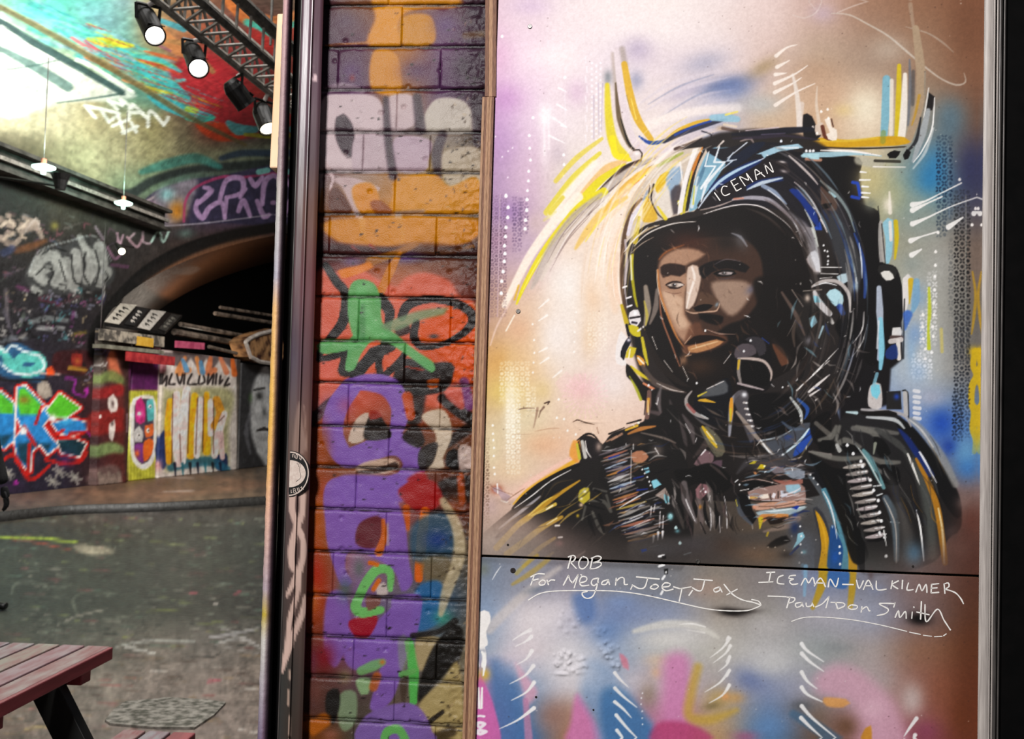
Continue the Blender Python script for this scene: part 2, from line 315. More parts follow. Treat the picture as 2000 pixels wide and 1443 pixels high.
# ---- dark shell of the helmet, apparatus on the right
view(0, 0, 1)
F('1215,545 1222,470 1240,405 1275,340 1330,290 1400,262 1480,252 1560,262 1630,300 1680,370 1705,470 1712,590 1700,690 1660,770 1600,830 1480,880 1350,880 1280,800 1235,680', '2a2422', .97, 10)
F('1600,318 1678,312 1684,400 1712,460 1722,560 1760,600 1764,700 1740,720 1735,790 1640,820 1640,560', '161214', .97, 8, False)
view(1500, 250, 3.2065)
F('330,190 570,185 580,260 540,330 520,440 600,480 690,520 700,620 720,840 800,870 840,1000 840,1200 760,1290 740,1443 600,1443 620,900 540,640 420,400', '120f10', .97, 7)
B(650, 330, 140, 150, 'b8ac80', .75); B(640, 480, 60, 60, '70746c', .7); B(790, 420, 120, 150, 'aca880', .5)
S('570,200 640,215 700,220', 60, 'b0ac9c', .8, 24)
F('745,165 790,140 830,145 800,190 760,190', '0e0c0c', 1, 4); F('845,170 870,130 895,150 880,190 855,200', '0e0c0c', 1, 4); S('670,205 825,210', 18, '38342c', .9); S('660,242 860,245', '8,10,5', 'f2eae0', .95)
S('220,170 400,165 560,160 710,175', '30,34,20,6', '9cbcc8', .95, 6); S('330,140 520,145 700,172', '6,14,5', 'f4ece6'); S('240,195 330,200', 20, 'c89880', .8)
hatch('580,275 615,278;575,325 640,325;590,365 630,368;585,405 640,408;590,432 630,435', '12,7', 'f8f4f0'); hatch('530,340 560,345 575,420;525,430 570,440', 20, '2c50b4', .9, 6)
S('690,490 695,580', '6,16,10', '202020', .9); F('700,580 715,575 720,620 740,840 700,840 690,640', 'a4a09c', .9, 4); S('712,600 735,850', 6, '302c2c')
F('720,590 780,575 775,800 740,850 735,700', '8fbccc', .95, 8); S('765,590 770,700', 20, 'e6dcd4', .9, 6); S('800,585 806,690 795,820', '26,28,10', 'c8b01c', .95, 5)
B(750, 480, 40, 60, 'e8dcc8', .8); S('760,400 765,530', '10,24', 'f0e4d4', .8, 10)
F('695,860 760,855 810,890 800,930 700,920', '2c2a28', 1, 4); F('705,905 760,895 790,940 740,955', 'd8d4cc', 1, 5); S('700,850 780,862 812,900 808,935', 6, '181414')
F('845,940 905,940 870,1130 850,1200', 'e4dcd6', .95, 6); S('895,955 885,1100', '36,26,6', 'd0a81c', .97, 6); S('930,960 925,1080 905,1150', '40,50,20', '7aa4c0', .9, 10); S('855,1070 848,1443', 8, '242424', .9)
S('695,1000 700,1150 705,1300 700,1443', '30,46,30,36', 'aeb6c4', .95, 6); S('708,1220 705,1443', 22, '7cc0d8', .95, 6)
S('875,1170 860,1260', '60,40,10', '3c64b4', .85, 16); F('780,1250 830,1248 835,1300 775,1300', 'd8d4d0', 1, 4); S('775,1310 838,1312', 26, '584844'); S('815,1330 820,1443', 26, 'd8d0c8'); F('740,1390 800,1350 810,1443 740,1443', '243c74', .95, 6)
# dome of the helmet, right
S('20,250 200,260 330,400 450,640 520,900', '60,120,150,160,120', '37353a', .9, 60)
F('340,360 430,460 420,520 350,500 300,420', '5c463c', .9, 12); F('330,480 400,470 390,500 340,510', '100c0c', .95, 6); S('250,220 330,330 420,430', '30,40,20', '100e10', .9, 12)
S('120,170 220,240 310,330', '6,14,8', 'd4c8c4', .95); S('330,330 430,420 500,520 545,650', '10,22,18,6', '8c9898', .85, 8); S('385,400 420,430', 14, 'a8ccd4', .9)
F('230,410 300,520 340,640 300,640 250,520', '2c52a8', .95, 12); S('130,340 230,440 330,570 372,655', '6,12,12,4', 'ded6d2', .97); S('0,380 110,420 200,520', '16,34,14', '9cacb8', .9, 8); S('0,455 90,500 170,600 215,720', '8,14,10,4', 'd4d2d4', .95)
S('170,520 250,640 290,780 310,890', '20,60,70,50', '8a8484', .85, 26); S('250,560 290,680 325,900', '5,12,8', 'd8dcd4', .9); F('240,820 300,790 325,900 290,900', 'd8cccc', .9, 12)
F('380,540 470,600 540,720 590,880 560,980 470,900 410,760', '404144', .9, 24); S('480,700 510,800 540,900', '8,26,10', '8ca0a4', .8, 12); S('540,660 590,800 610,950 605,1060', '10,22,26,16', '34508c', .9, 8); S('570,720 585,830 588,940', '4,10,4', 'dce4f0', .95)
hatch('40,680 50,780 60,865;130,670 140,800 165,925;70,930 55,1030 50,1110;115,960 140,985', '5,14,5', 'd4ccc8', .92); S('10,780 30,870', '16,22', '20368c', .9, 8)
dots('348,732 355,765 372,770 376,800 376,830 374,850', 7, 'ffffff'); hatch('330,872 460,872;330,910 440,915;325,942 400,935', '5,10,4', 'e4e0dc', .95)
F('430,930 490,910 500,960 450,975', 'b4c8d0', .95, 8); B(545, 990, 30, 40, 'a0b8c8', .85)
S('265,1000 340,960 440,965 505,1040 515,1150', '10,20,24,22,8', 'b8b0ac', .97, 5); S('290,990 360,970 430,985', '4,8,4', 'ffffff', .9); F('365,1040 420,1005 470,1050 465,1110 420,1115', 'aed2dc', 1, 8); S('450,1120 470,1160', '40,30', '2c4c9c', .9, 10); F('285,1040 325,1040 335,1090 290,1095', '88c8dc', 1, 6); S('280,1095 340,1140 405,1220', '40,48,20', 'bcb8b4', .97, 8); S('300,1100 390,1190', '6,12,5', 'ffffff', .9)
F('260,1210 300,1180 320,1220 280,1250', '94c0d0', 1, 6); S('370,1230 340,1290', '14,26,8', '9cbcc0', .9); B(250, 1070, 26, 30, 'b8aca4', .9); S('140,1010 260,1010', '6,10', '6c6058', .8); S('100,930 160,1080 210,1200', '10,30,10', '6c5c52', .8, 10); S('150,1090 120,1200 60,1260', '8,24,8', '54463e', .8, 10)
B(300, 1330, 60, 50, '787478', .8); B(200, 1280, 50, 60, '3a4448', .8); S('600,1150 590,1260 530,1350', '4,9,4', 'e8e4e0', .9); S('622,1230 590,1340 530,1430', '4,9,4', 'c8c8c4', .85); F('420,1230 520,1180 560,1260 480,1340', '0d0b0c', .9, 14)
S('10,1310 60,1380 140,1440', '10,40,20', '6c4c3c', .8, 12); S('440,1380 380,1443', '4,8', 'e4e0dc', .8)
# right ground details
B(980, 560, 130, 140, '909488', .5); B(1080, 850, 160, 250, 'a8a8a4', .6); B(900, 850, 90, 90, '8c9490', .6); B(950, 1060, 70, 110, '7898b8', .6); B(920, 1290, 80, 120, '6c90c4', .6); B(1290, 900, 50, 260, '806c60', .5); B(1010, 320, 90, 130, '347ca8', .7)
stencil(1068, 60, 3, 15, 36, '14243c', .8); stencil(1070, 560, 2, 4, 36, '283444', .6); stencil(1180, 400, 3, 30, 36, '161618', .9); stencil(1145, 700, 1, 14, 36, '404448', .5)
S('1130,100 1135,560', 6, '7c90a0', .5); S('1240,420 1238,1443', 7, '94948c', .6)
hatch('905,480 980,460 1080,410 1210,345;905,515 1000,470 1090,430;905,600 1000,560 1150,490 1320,430;895,705 960,680 1060,650;900,795 960,760;1290,535 1310,525;1130,620 1220,560', '34,12,7,10', 'f0ece6', .92)
dots('1200,318 1315,410 1065,650 1300,500 1278,602 1050,770 1048,855 1045,925 1042,1010 1038,1090 1040,1165 1030,1240 1035,1300 970,1165 968,1240 972,1315 985,1380 1025,1400 985,1440', 11, 'fff8f0', .95)
stencil(1010, 910, 2, 14, 34, 'f4f2f0', .75); stencil(965, 1150, 2, 8, 36, 'f4f2f4', .7)
S('1008,1000 1012,1150 1005,1250 1008,1380', '14,24,16,24', 'b8c02c', .85, 6); S('1085,1260 1090,1400', 20, 'c8b868', .7, 10); S('1280,900 1300,1040 1290,1180 1275,1290', '10,18,20,8', 'b08c2c', .8, 8)
B(1290, 1400, 40, 40, 'd0ac20', .95)
view(1540, 620, 3.007)
S('1100,200 1085,280 1110,340 1080,400 1075,500 1100,560 1085,650 1105,720 1090,790', '44,34,50,40,36,60,44,46,26', 'c6a622', .95, 6)
stencil(985, 0, 3, 22, 33, '20242c', .85); stencil(735, 220, 4, 5, 32, 'fbfbff', .8)
B(900, 620, 110, 130, '2450a8', .85); B(950, 760, 70, 70, '1c3c90', .8); B(1050, 870, 110, 130, '3f78b8', .85); B(1040, 780, 90, 110, '6c9cc0', .7); B(840, 470, 110, 70, 'a8aab8', .7); B(760, 320, 80, 90, '90acd0', .6); B(720, 200, 40, 120, '88a8c8', .6)
stencil(975, 440, 2, 9, 34, '14202c', .9)
S('1000,400 1005,470 1060,560', 4, 'c8c8c8', .3)
for k, yy in enumerate((430, 465, 495, 530, 560, 590)): S([(740, yy), (765+6*(k % 2), yy+4)], 22, 'dcdce0', .85)
F('480,400 540,390 545,530 470,520', 'd4ccc8', .9, 8); F('485,400 535,395 540,440 520,480 490,460', '7cc4d8', .97, 6); S('520,330 500,400', 20, '88b8c8', .8)
F('575,435 660,430 665,540 575,540', '2a2828', 1, 4, False); B(635, 465, 22, 24, '2c4ca0', 1); S('670,430 700,440 705,590', 8, '282828'); S('685,445 690,570', 26, 'b4b0ac', .95, 6)
S('600,140 660,130', 30, 'd0c8c4', .9); S('540,10 548,180 540,300', '26,36,20', '86c0d4', .95, 6); S('530,20 520,180', 10, 'd8dce0', .8)
# ---- helmet crown: stripes and bolts
view(1200, 250, 3.9)
F('45,920 60,760 120,560 220,400 330,280 480,180 620,150 700,160 700,300 640,600 560,640 400,690 240,740 130,830', 'c8b8a8', 1, 8)
S('330,290 420,240 520,190', '20,30,16', '9aa448', .8, 12)
F('300,420 350,330 470,250 520,300 480,420 460,640 390,690 340,640', 'd8ccc0', 1, 10); F('310,440 350,360 420,330 380,440 330,500', 'd8ac24', .95, 10); F('390,400 440,300 500,290 520,340 480,470 440,560 420,480', '8ca4bc', .9, 24); F('430,480 500,430 520,520 500,650 450,660', '4c4448', .9, 26)
S('330,600 390,690', '16,30', 'e0c838', .9, 8); S('490,560 510,650', 20, 'd4c238', .9, 8); S('500,260 520,420', '10,20,8', 'f6eee8', .9, 8)
S('300,430 280,540 320,640 370,690', '14,12,12,6', '241c1c', .95); S('270,440 260,560 300,650', 9, '382c28', .9)
F('240,520 285,580 330,690 260,720 200,690', 'd6a836', .9, 12); S('210,560 190,700', 30, 'f2dcc8', .9, 12); S('250,480 220,560', 16, '8c9cb0', .8)
F('600,160 640,150 560,380 520,640 480,660 520,420', 'ece4e0', .97, 6); F('680,140 700,150 630,300 590,480 560,630 520,640 555,430 610,260', '1c1a1e', .97, 5); S('670,150 610,290 570,420', '10,26,6', 'c88038', .95, 5); S('590,330 540,560 530,640', '10,22,22', 'c4b43c', .95, 5)
F('730,160 810,150 900,180 720,470 620,620 570,640 600,450 660,280', '80a8bc', .95, 8); S('640,380 590,600', 26, 'd4dce0', .9, 8); S('610,440 600,580', '8,26,12', 'c8c038', .85, 6); S('720,200 660,360 630,440', '10,30,10', '4c6c84', .7, 12)
F('700,170 860,150 1050,110 1280,120 1400,200 1480,300 1560,400 1560,720 1420,740 1300,640 1130,600 960,590 640,610 720,470 860,300', '221f26', .97, 6)
F('760,410 880,330 1020,260 1130,235 1100,280 900,390 720,490', '1e3468', .9, 14); F('1000,440 1130,380 1270,370 1290,400 1100,430 1010,470', '1e3468', .9, 14)
F('850,240 930,200 1050,120 1150,110 1060,200 900,300', '1c2438', .9, 14)
S('640,610 760,450 900,340 1140,230', '8,16,18,6', 'd4dce8', .97); S('680,540 800,410 940,320 1100,250', '6,24,22,6', 'aac4d8', .9, 5)
S('800,140 760,260 840,260 700,420 660,560', '10,16,14,26,10', 'dfe6ea', .97, 4, True); S('720,180 690,290 770,290 660,460', '8,10,10,16', 'eef2f4', .97, 4, True); S('1010,110 860,230', '10,18,6', 'ccd2da', .95); S('930,240 820,260', '8,14,4', 'dce2e8', .95); S('905,185 860,250 900,250 800,330', '6,12,10,6', 'c4d0dc', .9, 4, True)
S('830,100 780,150', '16,6', 'd8ccc4', .9); S('960,100 1040,80 1060,110', '8,20,8', 'a49490', .8, 10)
F('1080,200 1230,140 1400,120 1440,150 1250,180 1140,230 1120,200', '9cbccc', .97, 5, False); S('1240,150 1400,150', 14, 'dce4e8', .8, 6); F('1150,220 1300,180 1440,190 1380,220 1240,240', '16141a', .95, 6)
F('1420,205 1560,195 1560,240 1480,230', 'a8ccd4', .95, 5); S('1440,170 1560,175', '12,16', '201c20', .95); dots('1462,170 1490,170 1515,170', 12, 'ffffff')
S('900,50 1100,40 1300,20 1500,10', '20,44,50,40', '1c1c28', .95, 12); S('900,80 1120,70 1300,60 1560,90', '10,26,20,10', '383040', .8, 12); S('1000,20 1250,-5', '6,10', 'c8b8c0', .8); S('1120,50 1300,40', '8,26,6', '706478', .8, 10); dots('1270,95', 12, 'e8f0ff')
# name band (dark) and crown of the right side
F('650,610 760,480 940,370 1140,250 1210,240 1290,270 1320,340 1240,370 1090,400 960,470 830,560 720,600', '241d20', .97, 5); S('655,625 800,590 930,540', '6,12,4', 'b0a098', .9)
S('1240,260 1300,280 1330,330', '20,36,20', '3c3434', .9, 10); B(1280, 258, 34, 10, 'd8d0cc', .9, 10); B(1290, 330, 36, 16, 'b0a8a8', .9, 15)
S('1330,210 1420,290 1500,370 1550,430', '10,18,16,6', 'c0b4b0', .95); S('1370,410 1450,480 1520,580 1570,680', '6,12,14,12', 'ccc0bc', .95)
F('1330,470 1400,470 1470,560 1540,650 1560,760 1500,700 1420,570', '1c3a80', .95, 12)
S('1010,470 1120,420 1280,380', '8,30,10', 'b8c4d0', .97, 5); S('1130,440 1220,490 1310,580', '30,34,10', '8c98ac', .95, 6); S('1170,470 1260,540 1330,620', '5,7,4', 'f2f2f4'); S('900,545 1040,530 1180,550 1300,640 1380,730', '12,30,34,24,6', 'a4a0a8', .95, 6); S('910,540 980,535', 14, 'c88870', .8)
S('680,655 840,605 980,582 1120,600 1250,680 1340,760 1430,900', '4,8,9,9,7,6,3', 'e4dcd8'); S('1330,640 1430,740 1500,840 1540,980', '10,60,60,30', '807c80', .75, 30); S('1450,620 1510,740 1550,900', '6,16,10', 'c8ccc4', .85); F('1470,980 1530,930 1560,1000 1560,1090 1500,1060', 'c8c8cc', .9, 16); B(1440, 780, 46, 60, '90888c', .8); S('1380,700 1440,860', '14,40,10', 'a09898', .6, 14)
# ---- left edge tubes of the helmet
view(930, 380, 3.6075)
S('1165,30 1090,120 1050,260 1030,420 1025,620 1040,760 1060,850', '16,26,30,30,24,20,10', '58402c', .9, 10); S('1190,40 1110,140 1070,280', '14,30,24', 'd8d0dc', .95, 6); S('1185,60 1105,180', 6, 'ffffff', .9)
S('1050,320 1060,460 1050,640 1070,800', '14,20,14,14', 'b0a4a8', .95, 6); S('1150,160 1120,330', '20,40', 'c0a82c', .95, 10); S('1100,430 1110,560 1130,700 1140,780', '26,46,50,30', 'a8a01c', .97, 6); S('1090,430 1095,600', 10, 'f4eedc', .85)
S('1060,640 1080,800', '20,26', '282420', .95); hatch('1035,655 1060,645;1060,730 1090,720;1065,790 1095,780', 12, 'f8f0f0'); S('1045,420 1100,330 1200,250 1290,215', '6,14,16,6', 'b09c80', .95); S('1040,405 1120,310 1210,230', '4,8,4', 'f8f0e4', .9)
S('1025,780 1060,900', '20,34', 'b8a01c', .95, 6); F('1080,830 1140,810 1160,890 1110,940 1080,900', 'e0d8d8', 1, 4); S('1085,870 1150,860', 14, '20181c'); S('1100,900 1130,905', 16, '302838'); dots('1120,830', 14, 'ffffff')
F('1060,920 1140,930 1160,1000 1100,990', 'c4b428', 1, 6); S('1170,780 1200,860 1190,950', '20,30,10', 'a89c38', .9, 8); S('1060,920 1075,990', 20, '181418'); S('1140,960 1180,930', 14, 'e8e0d8')
F('1020,960 1060,1000 1040,1130 1060,1200 990,1190 985,1080', 'eae0dc', .95, 8); F('1075,1000 1095,1030 1060,1100 1040,1170 1015,1140 1030,1070', '1c1c26', 1, 4); B(1075, 1025, 18, 16, 'd8d0d8', 1)
F('1120,1000 1160,1010 1165,1110 1130,1130', '1a1a1c', 1, 4); F('1080,1070 1130,1080 1100,1150 1050,1150', 'c8b430', .97, 5); S('1085,1090 1075,1150', 8, 'fff4e0'); S('1170,1010 1190,1120 1210,1200', '20,26,10', 'c8b830', .95, 5)
F('1130,1130 1180,1160 1190,1220 1150,1200', 'd8943c', 1, 5); S('1140,1150 1180,1190', 10, 'fff0d8'); S('1090,1210 1150,1260 1230,1310', '14,28,10', 'd0ba34', .97); F('1060,1190 1110,1240 1180,1330 1240,1360 1260,1443 1160,1443 1110,1330 1060,1280', '1a1612', .97, 6); S('1080,1280 1130,1370 1160,1443', '8,20,20', 'a8a838', .95, 6)
S('1180,1330 1250,1370', '14,20', 'd88c68', .95); dots('1215,1340 1240,1375', 9, 'ffffff')
# ---- face opening: dark lining, then plain planes of an anonymous face in three-quarter view
view(1200, 250, 3.9)
F('150,940 180,860 300,760 480,715 700,655 960,592 1130,612 1300,720 1400,850 1450,1000 1500,1200 1480,1600 1400,1800 1000,2000 640,2060 400,1900 280,1650 190,1400 150,1150', '1b1513', .98, 8)
S('150,900 260,800 440,730 620,712', '4,10,10,3', 'f0e8e0', .9); S('130,950 210,880 300,830', '4,8,3', 'c8b8a8', .8)
F('330,1010 400,930 560,860 760,830 960,840 1060,900 1120,1010 1130,1180 1090,1330 990,1450 860,1500 700,1620 560,1720 460,1560 390,1400 345,1240', '4a362c', .98, 30)
B(560, 860, 260, 110, '4a2c20', .8); B(860, 860, 170, 110, '28221f', .8); B(960, 860, 60, 100, '646468', .55, -30); S('890,800 960,830 1010,900', '5,22,10', '94949a', .7, 10)
F('340,1050 400,960 520,915 640,930 690,960 620,1010 540,1050 560,1150 540,1260 540,1420 600,1520 560,1640 470,1560 400,1410 350,1240', 'a88670', .95, 34); F('370,1250 470,1270 520,1300 520,1420 560,1500 500,1530 430,1420', 'c8a890', .85, 40)
F('560,1060 630,1050 660,1120 640,1240 600,1350 545,1380 550,1220', 'd0b8a8', .95, 16); S('590,1060 610,1140 575,1260 550,1370', '14,20,16,8', 'f0e0d4', .85, 8)
F('740,1180 860,1160 1000,1170 1050,1230 990,1350 900,1430 830,1390 770,1290', 'a08878', .9, 46); B(1040, 1230, 60, 40, '606070', .7, -40)
S('340,1000 400,940 530,890', '10,16,6', 'b06c38', .6, 14); S('330,1080 345,1240 400,1410 470,1580 540,1680', '14,18,16,14,4', 'c88850', .8, 8); S('322,1080 335,1240 385,1400', '4,7,3', 'f8ecdc', .8)
# brows and plain eyes
F('350,1060 420,1030 540,1050 545,1100 500,1130 430,1120 370,1140', '2a1c18', .9, 16); F('640,1070 760,1010 930,1010 1030,1060 1000,1100 860,1070 740,1100 680,1150', '181414', .92, 16)
F('385,1195 440,1165 505,1170 535,1195 490,1225 420,1222', '30201c', .97, 6); F('400,1198 445,1178 520,1186 530,1198 480,1212', 'd8c8bc', .95, 5); B(455, 1196, 24, 20, '140e0e', 1)
F('750,1110 820,1080 910,1085 930,1110 860,1130 790,1130', '100c0c', .97, 6); F('785,1108 830,1092 905,1100 890,1116 830,1122', 'b8acaa', .9, 5); B(835, 1106, 22, 16, '0e0a0a', 1); dots('462,1188 838,1100', 5, 'ffffff')
S('390,1245 460,1262 510,1252', '3,8,3', '6c4c40', .7); S('780,1150 850,1148 920,1132', '3,8,3', '585058', .7); S('760,1040 850,1000 960,1015', '3,8,4', '807880', .6)
# nose, mouth
F('650,1250 720,1260 790,1310 800,1370 760,1400 690,1400 590,1410 560,1390 620,1350', '5c4638', .95, 14); S('545,1390 600,1410 700,1400 780,1390 800,1340', '6,10,10,10,4', 'd8b49c', .85, 6); F('600,1370 680,1340 750,1350 700,1390 620,1395', '120c0c', .95, 8); B(780, 1345, 16, 26, '8ca4b4', .7, 30)
F('640,1410 760,1420 830,1440 800,1500 700,1480 650,1450', '140e0c', .9, 20); B(700, 1440, 60, 26, '0e0a0a', .9)
view(1200, 560, 3.607)
F('530,280 600,250 640,330 760,330 800,380 700,440 560,470 480,460', '6c4a38', .8, 30); S('650,300 740,330 850,335', '4,8,3', 'c8a898', .7)
F('500,410 560,350 640,340 730,350 790,380 700,390 580,400', '20140f', .97, 8); F('515,425 600,400 720,370 770,385 700,430 580,465 525,460', 'b4845c', .95, 10); S('540,440 640,410 730,385', '5,12,5', 'e0bc94', .8); S('495,400 540,345', '4,7,3', 'e0c8b0', .8)
B(600, 560, 160, 90, '4c3626', .7); S('500,490 540,480', 8, 'd8b090', .6); B(490, 510, 30, 50, 'b08868', .7)
# ---- lining, straps, breathing mask and hose
S('190,280 250,420 330,560 440,660 520,700', '6,40,50,40,10', '2c2420', .9, 14); hatch('265,350 300,440;350,520 410,600;480,560 520,650', '4,9,3', 'f0e8e0'); S('300,20 290,150 250,260', '20,40,14', '8c8078', .8, 12); S('320,10 330,200 400,400 460,560', '8,12,12,6', 'b0785c', .75, 6)
S('220,0 235,150 215,270', '30,50,20', '988c80', .9, 12); S('210,100 230,200 220,270', '10,22,8', 'b8a850', .85, 6)
S('200,560 280,670 400,720 500,750', '26,44,44,20', '5c504a', .9, 12); S('300,680 400,725 490,742', '5,10,4', 'c8bcb4', .9)
hatch('1140,20 1150,160;1150,10 1135,80;870,410 770,540', '6,9,4', 'dcd8d4')
F('1000,-60 1300,-60 1400,100 1350,260 1240,420 1120,330 1060,240 1010,120', '18120f', .9, 40)
F('860,380 930,340 1040,350 1100,420 1110,560 1100,700 1000,760 880,720 830,600 820,480', '161214', .98, 10); F('850,440 900,400 980,410 1000,470 920,500 850,500', '5c5458', .95, 12); F('920,370 980,350 1050,370 1070,450 1020,490 990,420', '403c40', .9, 12)
S('870,505 980,508 1060,530 1105,600 1100,660', '10,22,20,18,8', 'b8a8a0', .97, 5); S('880,510 875,600 890,680', '20,26,16', '8c8480', .95, 5); S('878,520 872,580', '16,18,10', 'd0a828', .95, 5); F('900,530 1040,540 1080,600 1080,690 960,690 900,660', '0c0a0a', 1, 6); S('870,680 950,700 1050,725', '14,18,8', 'a89c9c', .97); dots('912,450 960,375 580,675 640,305', 9, 'ffffff')
S('1040,360 1090,400', '6,16,6', '2c4c94', .9)
F('1110,400 1180,430 1230,540 1180,560 1140,480', '6c4834', .9, 12); S('1120,380 1250,520', 30, '2c2420', .6, 20)
F('1280,120 1350,40 1420,40 1515,100 1515,300 1420,460 1330,420 1260,250', '2c2826', .9, 30)
S('1410,40 1440,110 1515,190', '30,50,40', 'c8c4c4', .97, 6); F('1400,60 1440,70 1450,110 1410,110', '8cc4d4', 1, 6); B(1360, 80, 26, 34, 'c0b0a4', .95); F('1370,220 1410,200 1430,250 1390,290', '90bccc', 1, 8); S('1470,280 1440,360', '16,30,10', '9cb4bc', .95, 6); B(1370, 380, 40, 40, '787478', .8)
S('1330,30 1460,20', '8,8', '9c948c', .8); S('1180,40 1280,200 1340,340', '16,30,10', '6c5c54', .8, 12); S('1250,20 1330,140', '8,18,6', '988c84', .8, 8); S('1290,200 1260,320 1270,420', '10,26,10', '584c44', .8, 10)
hatch('1285,730 1380,640 1515,520;1400,620 1515,500', '12,8,4', 'f0ece8'); hatch('1370,740 1430,690 1515,620;1380,765 1450,720;1420,800 1460,775;1430,815 1445,805', '16,20,8', 'd8d0cc'); dots('1185,705 1225,695', 7, 'ffffff')
# neck and collar
F('280,720 520,750 620,700 800,760 900,760 1240,740 1400,820 1515,700 1515,1443 0,1443 0,1120 90,1000 200,960 240,800', '1f1a19', .96, 14)
F('570,780 640,760 790,640 830,760 780,960 640,960 560,900', '12131a', .97, 12); F('600,770 700,690 780,660 800,740 700,770', '686a6c', .8, 20); S('590,770 650,740', '14,20,6', 'd0bc44', .95); S('650,720 770,665', '6,6', 'e4dcd8', .9); S('595,800 640,800 710,815', '12,24,6', 'd8a838', .95)
S('545,735 505,790 520,850 580,900 660,930', '10,22,30,30,12', 'a8a09c', .9, 8); S('515,830 560,880', '20,24', '9c5c58', .8, 10); S('610,900 655,925', '6,12,6', 'e0e4e0', .9)
S('880,745 830,800 820,900 810,1050', '26,30,34,16', '9c9ca4', .9, 10); S('825,790 822,860 820,940', '20,30,14', 'd89430', .95, 6); S('820,860 815,960', '14,26,10', 'c4b434', .9, 6)
F('860,740 930,730 960,850 980,960 1000,1060 960,1100 880,900 840,800', '585458', .9, 14); B(915, 760, 24, 22, 'e8e8ec', 1)
for x_, y_ in ((925, 815), (935, 858), (945, 898), (955, 940), (965, 980)): S([(x_-14, y_), (x_+14, y_+3)], 14, 'c4bcb8', .9); dots('%d,%d' % (x_+4, y_), 7, 'ffffff')
F('950,780 1230,760 1360,860 1380,960 1280,1030 1100,1060 1010,1010', '0d0b0c', .98, 8)
S('1240,780 1310,880 1320,970', '14,26,10', 'd0d4d0', .9, 6); S('1290,790 1360,860 1340,930', '16,30,10', '2c5494', .95, 6); dots('1310,905 1316,940 1322,968', 7, 'ffffff')
F('1030,1090 1180,1040 1270,1000 1330,960 1410,970 1380,1080 1250,1210 1160,1225 1080,1160', '50545c', .97, 8); S('1040,1080 1160,1060 1260,1000', '6,14,6', 'b0b8bc', .97); S('1180,950 1250,1000 1340,1000', '10,30,10', '5c6878', .8, 14)
F('1350,1020 1420,980 1380,1110 1260,1200 1290,1110', '2a50a0', .95, 12); S('1370,1000 1300,1090 1180,1190', '10,20,8', 'c8dce4', .97, 4); S('860,880 940,980 1030,1090 1150,1205', '16,30,26,8', '94887f', .95, 6); S('1030,1080 1090,1160 1160,1215', '8,14,6', 'f0f0ee', .95); dots('1165,1192 1185,1180 1158,1200', 8, 'ffffff'); B(1220, 1060, 40, 24, '2c4484', .8)
S('1440,1000 1360,1120 1290,1230', '10,14,8', '6c6048', .8); F('1380,960 1515,880 1515,1060 1420,1110', '0e0c0c', .9, 14); S('1420,960 1515,1040', '30,36', '706c66', .8, 12); S('1370,1160 1515,1190', '10,50,40', '8c8480', .9, 10)
# collar folds
for q, w_, c_ in (('330,700 310,800 330,900', '10,36,10', '6c6464'), ('390,800 430,930 480,1040 510,1120', '10,50,50,10', '4c4444'), ('480,900 540,1000 560,1100', '10,44,16', '5c5454'), ('250,880 330,900 400,960', '20,34,10', '5c5050'), ('700,1000 650,1100 560,1200', '10,50,14', '483e3c')):
    S(q, w_, c_, .9, 18)
hatch('500,965 535,1030;580,1065 570,1095;310,780 300,830;360,910 395,960;380,1010 395,1030', '4,12,4', 'f4f0f0'); S('330,1040 400,1070 425,1090', '6,14,10', 'd0c8c4', .9)
S('245,740 240,830 230,920', '30,40,30', '7c6058', .9, 8); S('240,790 235,880', '20,26,14', 'd0963c', .95, 6); S('235,800 240,900', '4,6', 'fff0d0', .9); S('225,740 212,900', 8, '140f10', .9)
F('600,990 650,980 740,1060 780,1160 720,1200 640,1080', '6c6858', .9, 12); S('620,985 680,1070 720,1130', '14,36,14', 'd0ac30', .95, 8); S('650,1020 720,1110', '6,10,4', 'fbf4dc')
F('560,1250 640,1150 700,1190 680,1250 600,1270', '7c6468', .95, 8); S('610,1185 640,1150', '6,12', 'f0e8e8'); F('680,1240 760,1220 740,1290', '64505a', .9, 10)
# ---- left shoulder
view(920, 760, 4.0075)
F('85,1140 330,930 560,735 840,585 830,420 900,360 980,390 1030,430 1100,350 1230,300 1330,260 1443,230 1620,200 1620,1443 60,1443 60,1240', '1c1918', .97, 8)
B(250, 1240, 260, 160, '8c8470', .75); B(480, 1330, 320, 110, '78747c', .7); B(150, 1180, 140, 100, 'a09890', .7)
S('820,560 640,660 450,790 330,900', '30,44,40,10', 'dca434', .95, 10); S('300,870 480,720 700,590 800,530', '20,50,40,20', 'eebcac', .8, 20); F('800,400 850,400 860,520 840,580 770,520', 'e09440', .85, 20); S('830,430 850,540', '20,26', 'b8b43c', .9, 8)
S('840,590 700,660 540,760 420,850 330,935', '26,44,60,50,26', '14100f', .98, 6); S('780,632 620,720 480,830 340,930', '5,9,9,4', 'f6f0ea'); S('540,840 400,950 220,1090', '14,26,14', 'a8a4a8', .85, 10); S('700,780 520,920 330,1060 200,1160', '20,60,60,20', '201c1c', .9, 14)
S('850,715 660,840 490,970 360,1070 200,1240', '12,34,40,44,50', 'b88e2c', .95, 7); S('640,840 560,890 450,990', '6,16,8', 'e0c060', .85); S('660,900 560,950 470,990', '26,24,8', 'd8b850', .9); S('640,910 590,940', 10, 'fff0d0')
S('710,1000 560,1080 430,1180 280,1290', '26,46,46,50', 'bc9434', .9, 12); S('670,1010 590,1060', '12,6', 'f4e4b4', .9); S('655,1165 540,1240 440,1330 300,1443', '22,36,36,40', 'b8923c', .85, 12); S('640,1280 520,1370 420,1443', '20,30', 'a88c50', .6, 14)
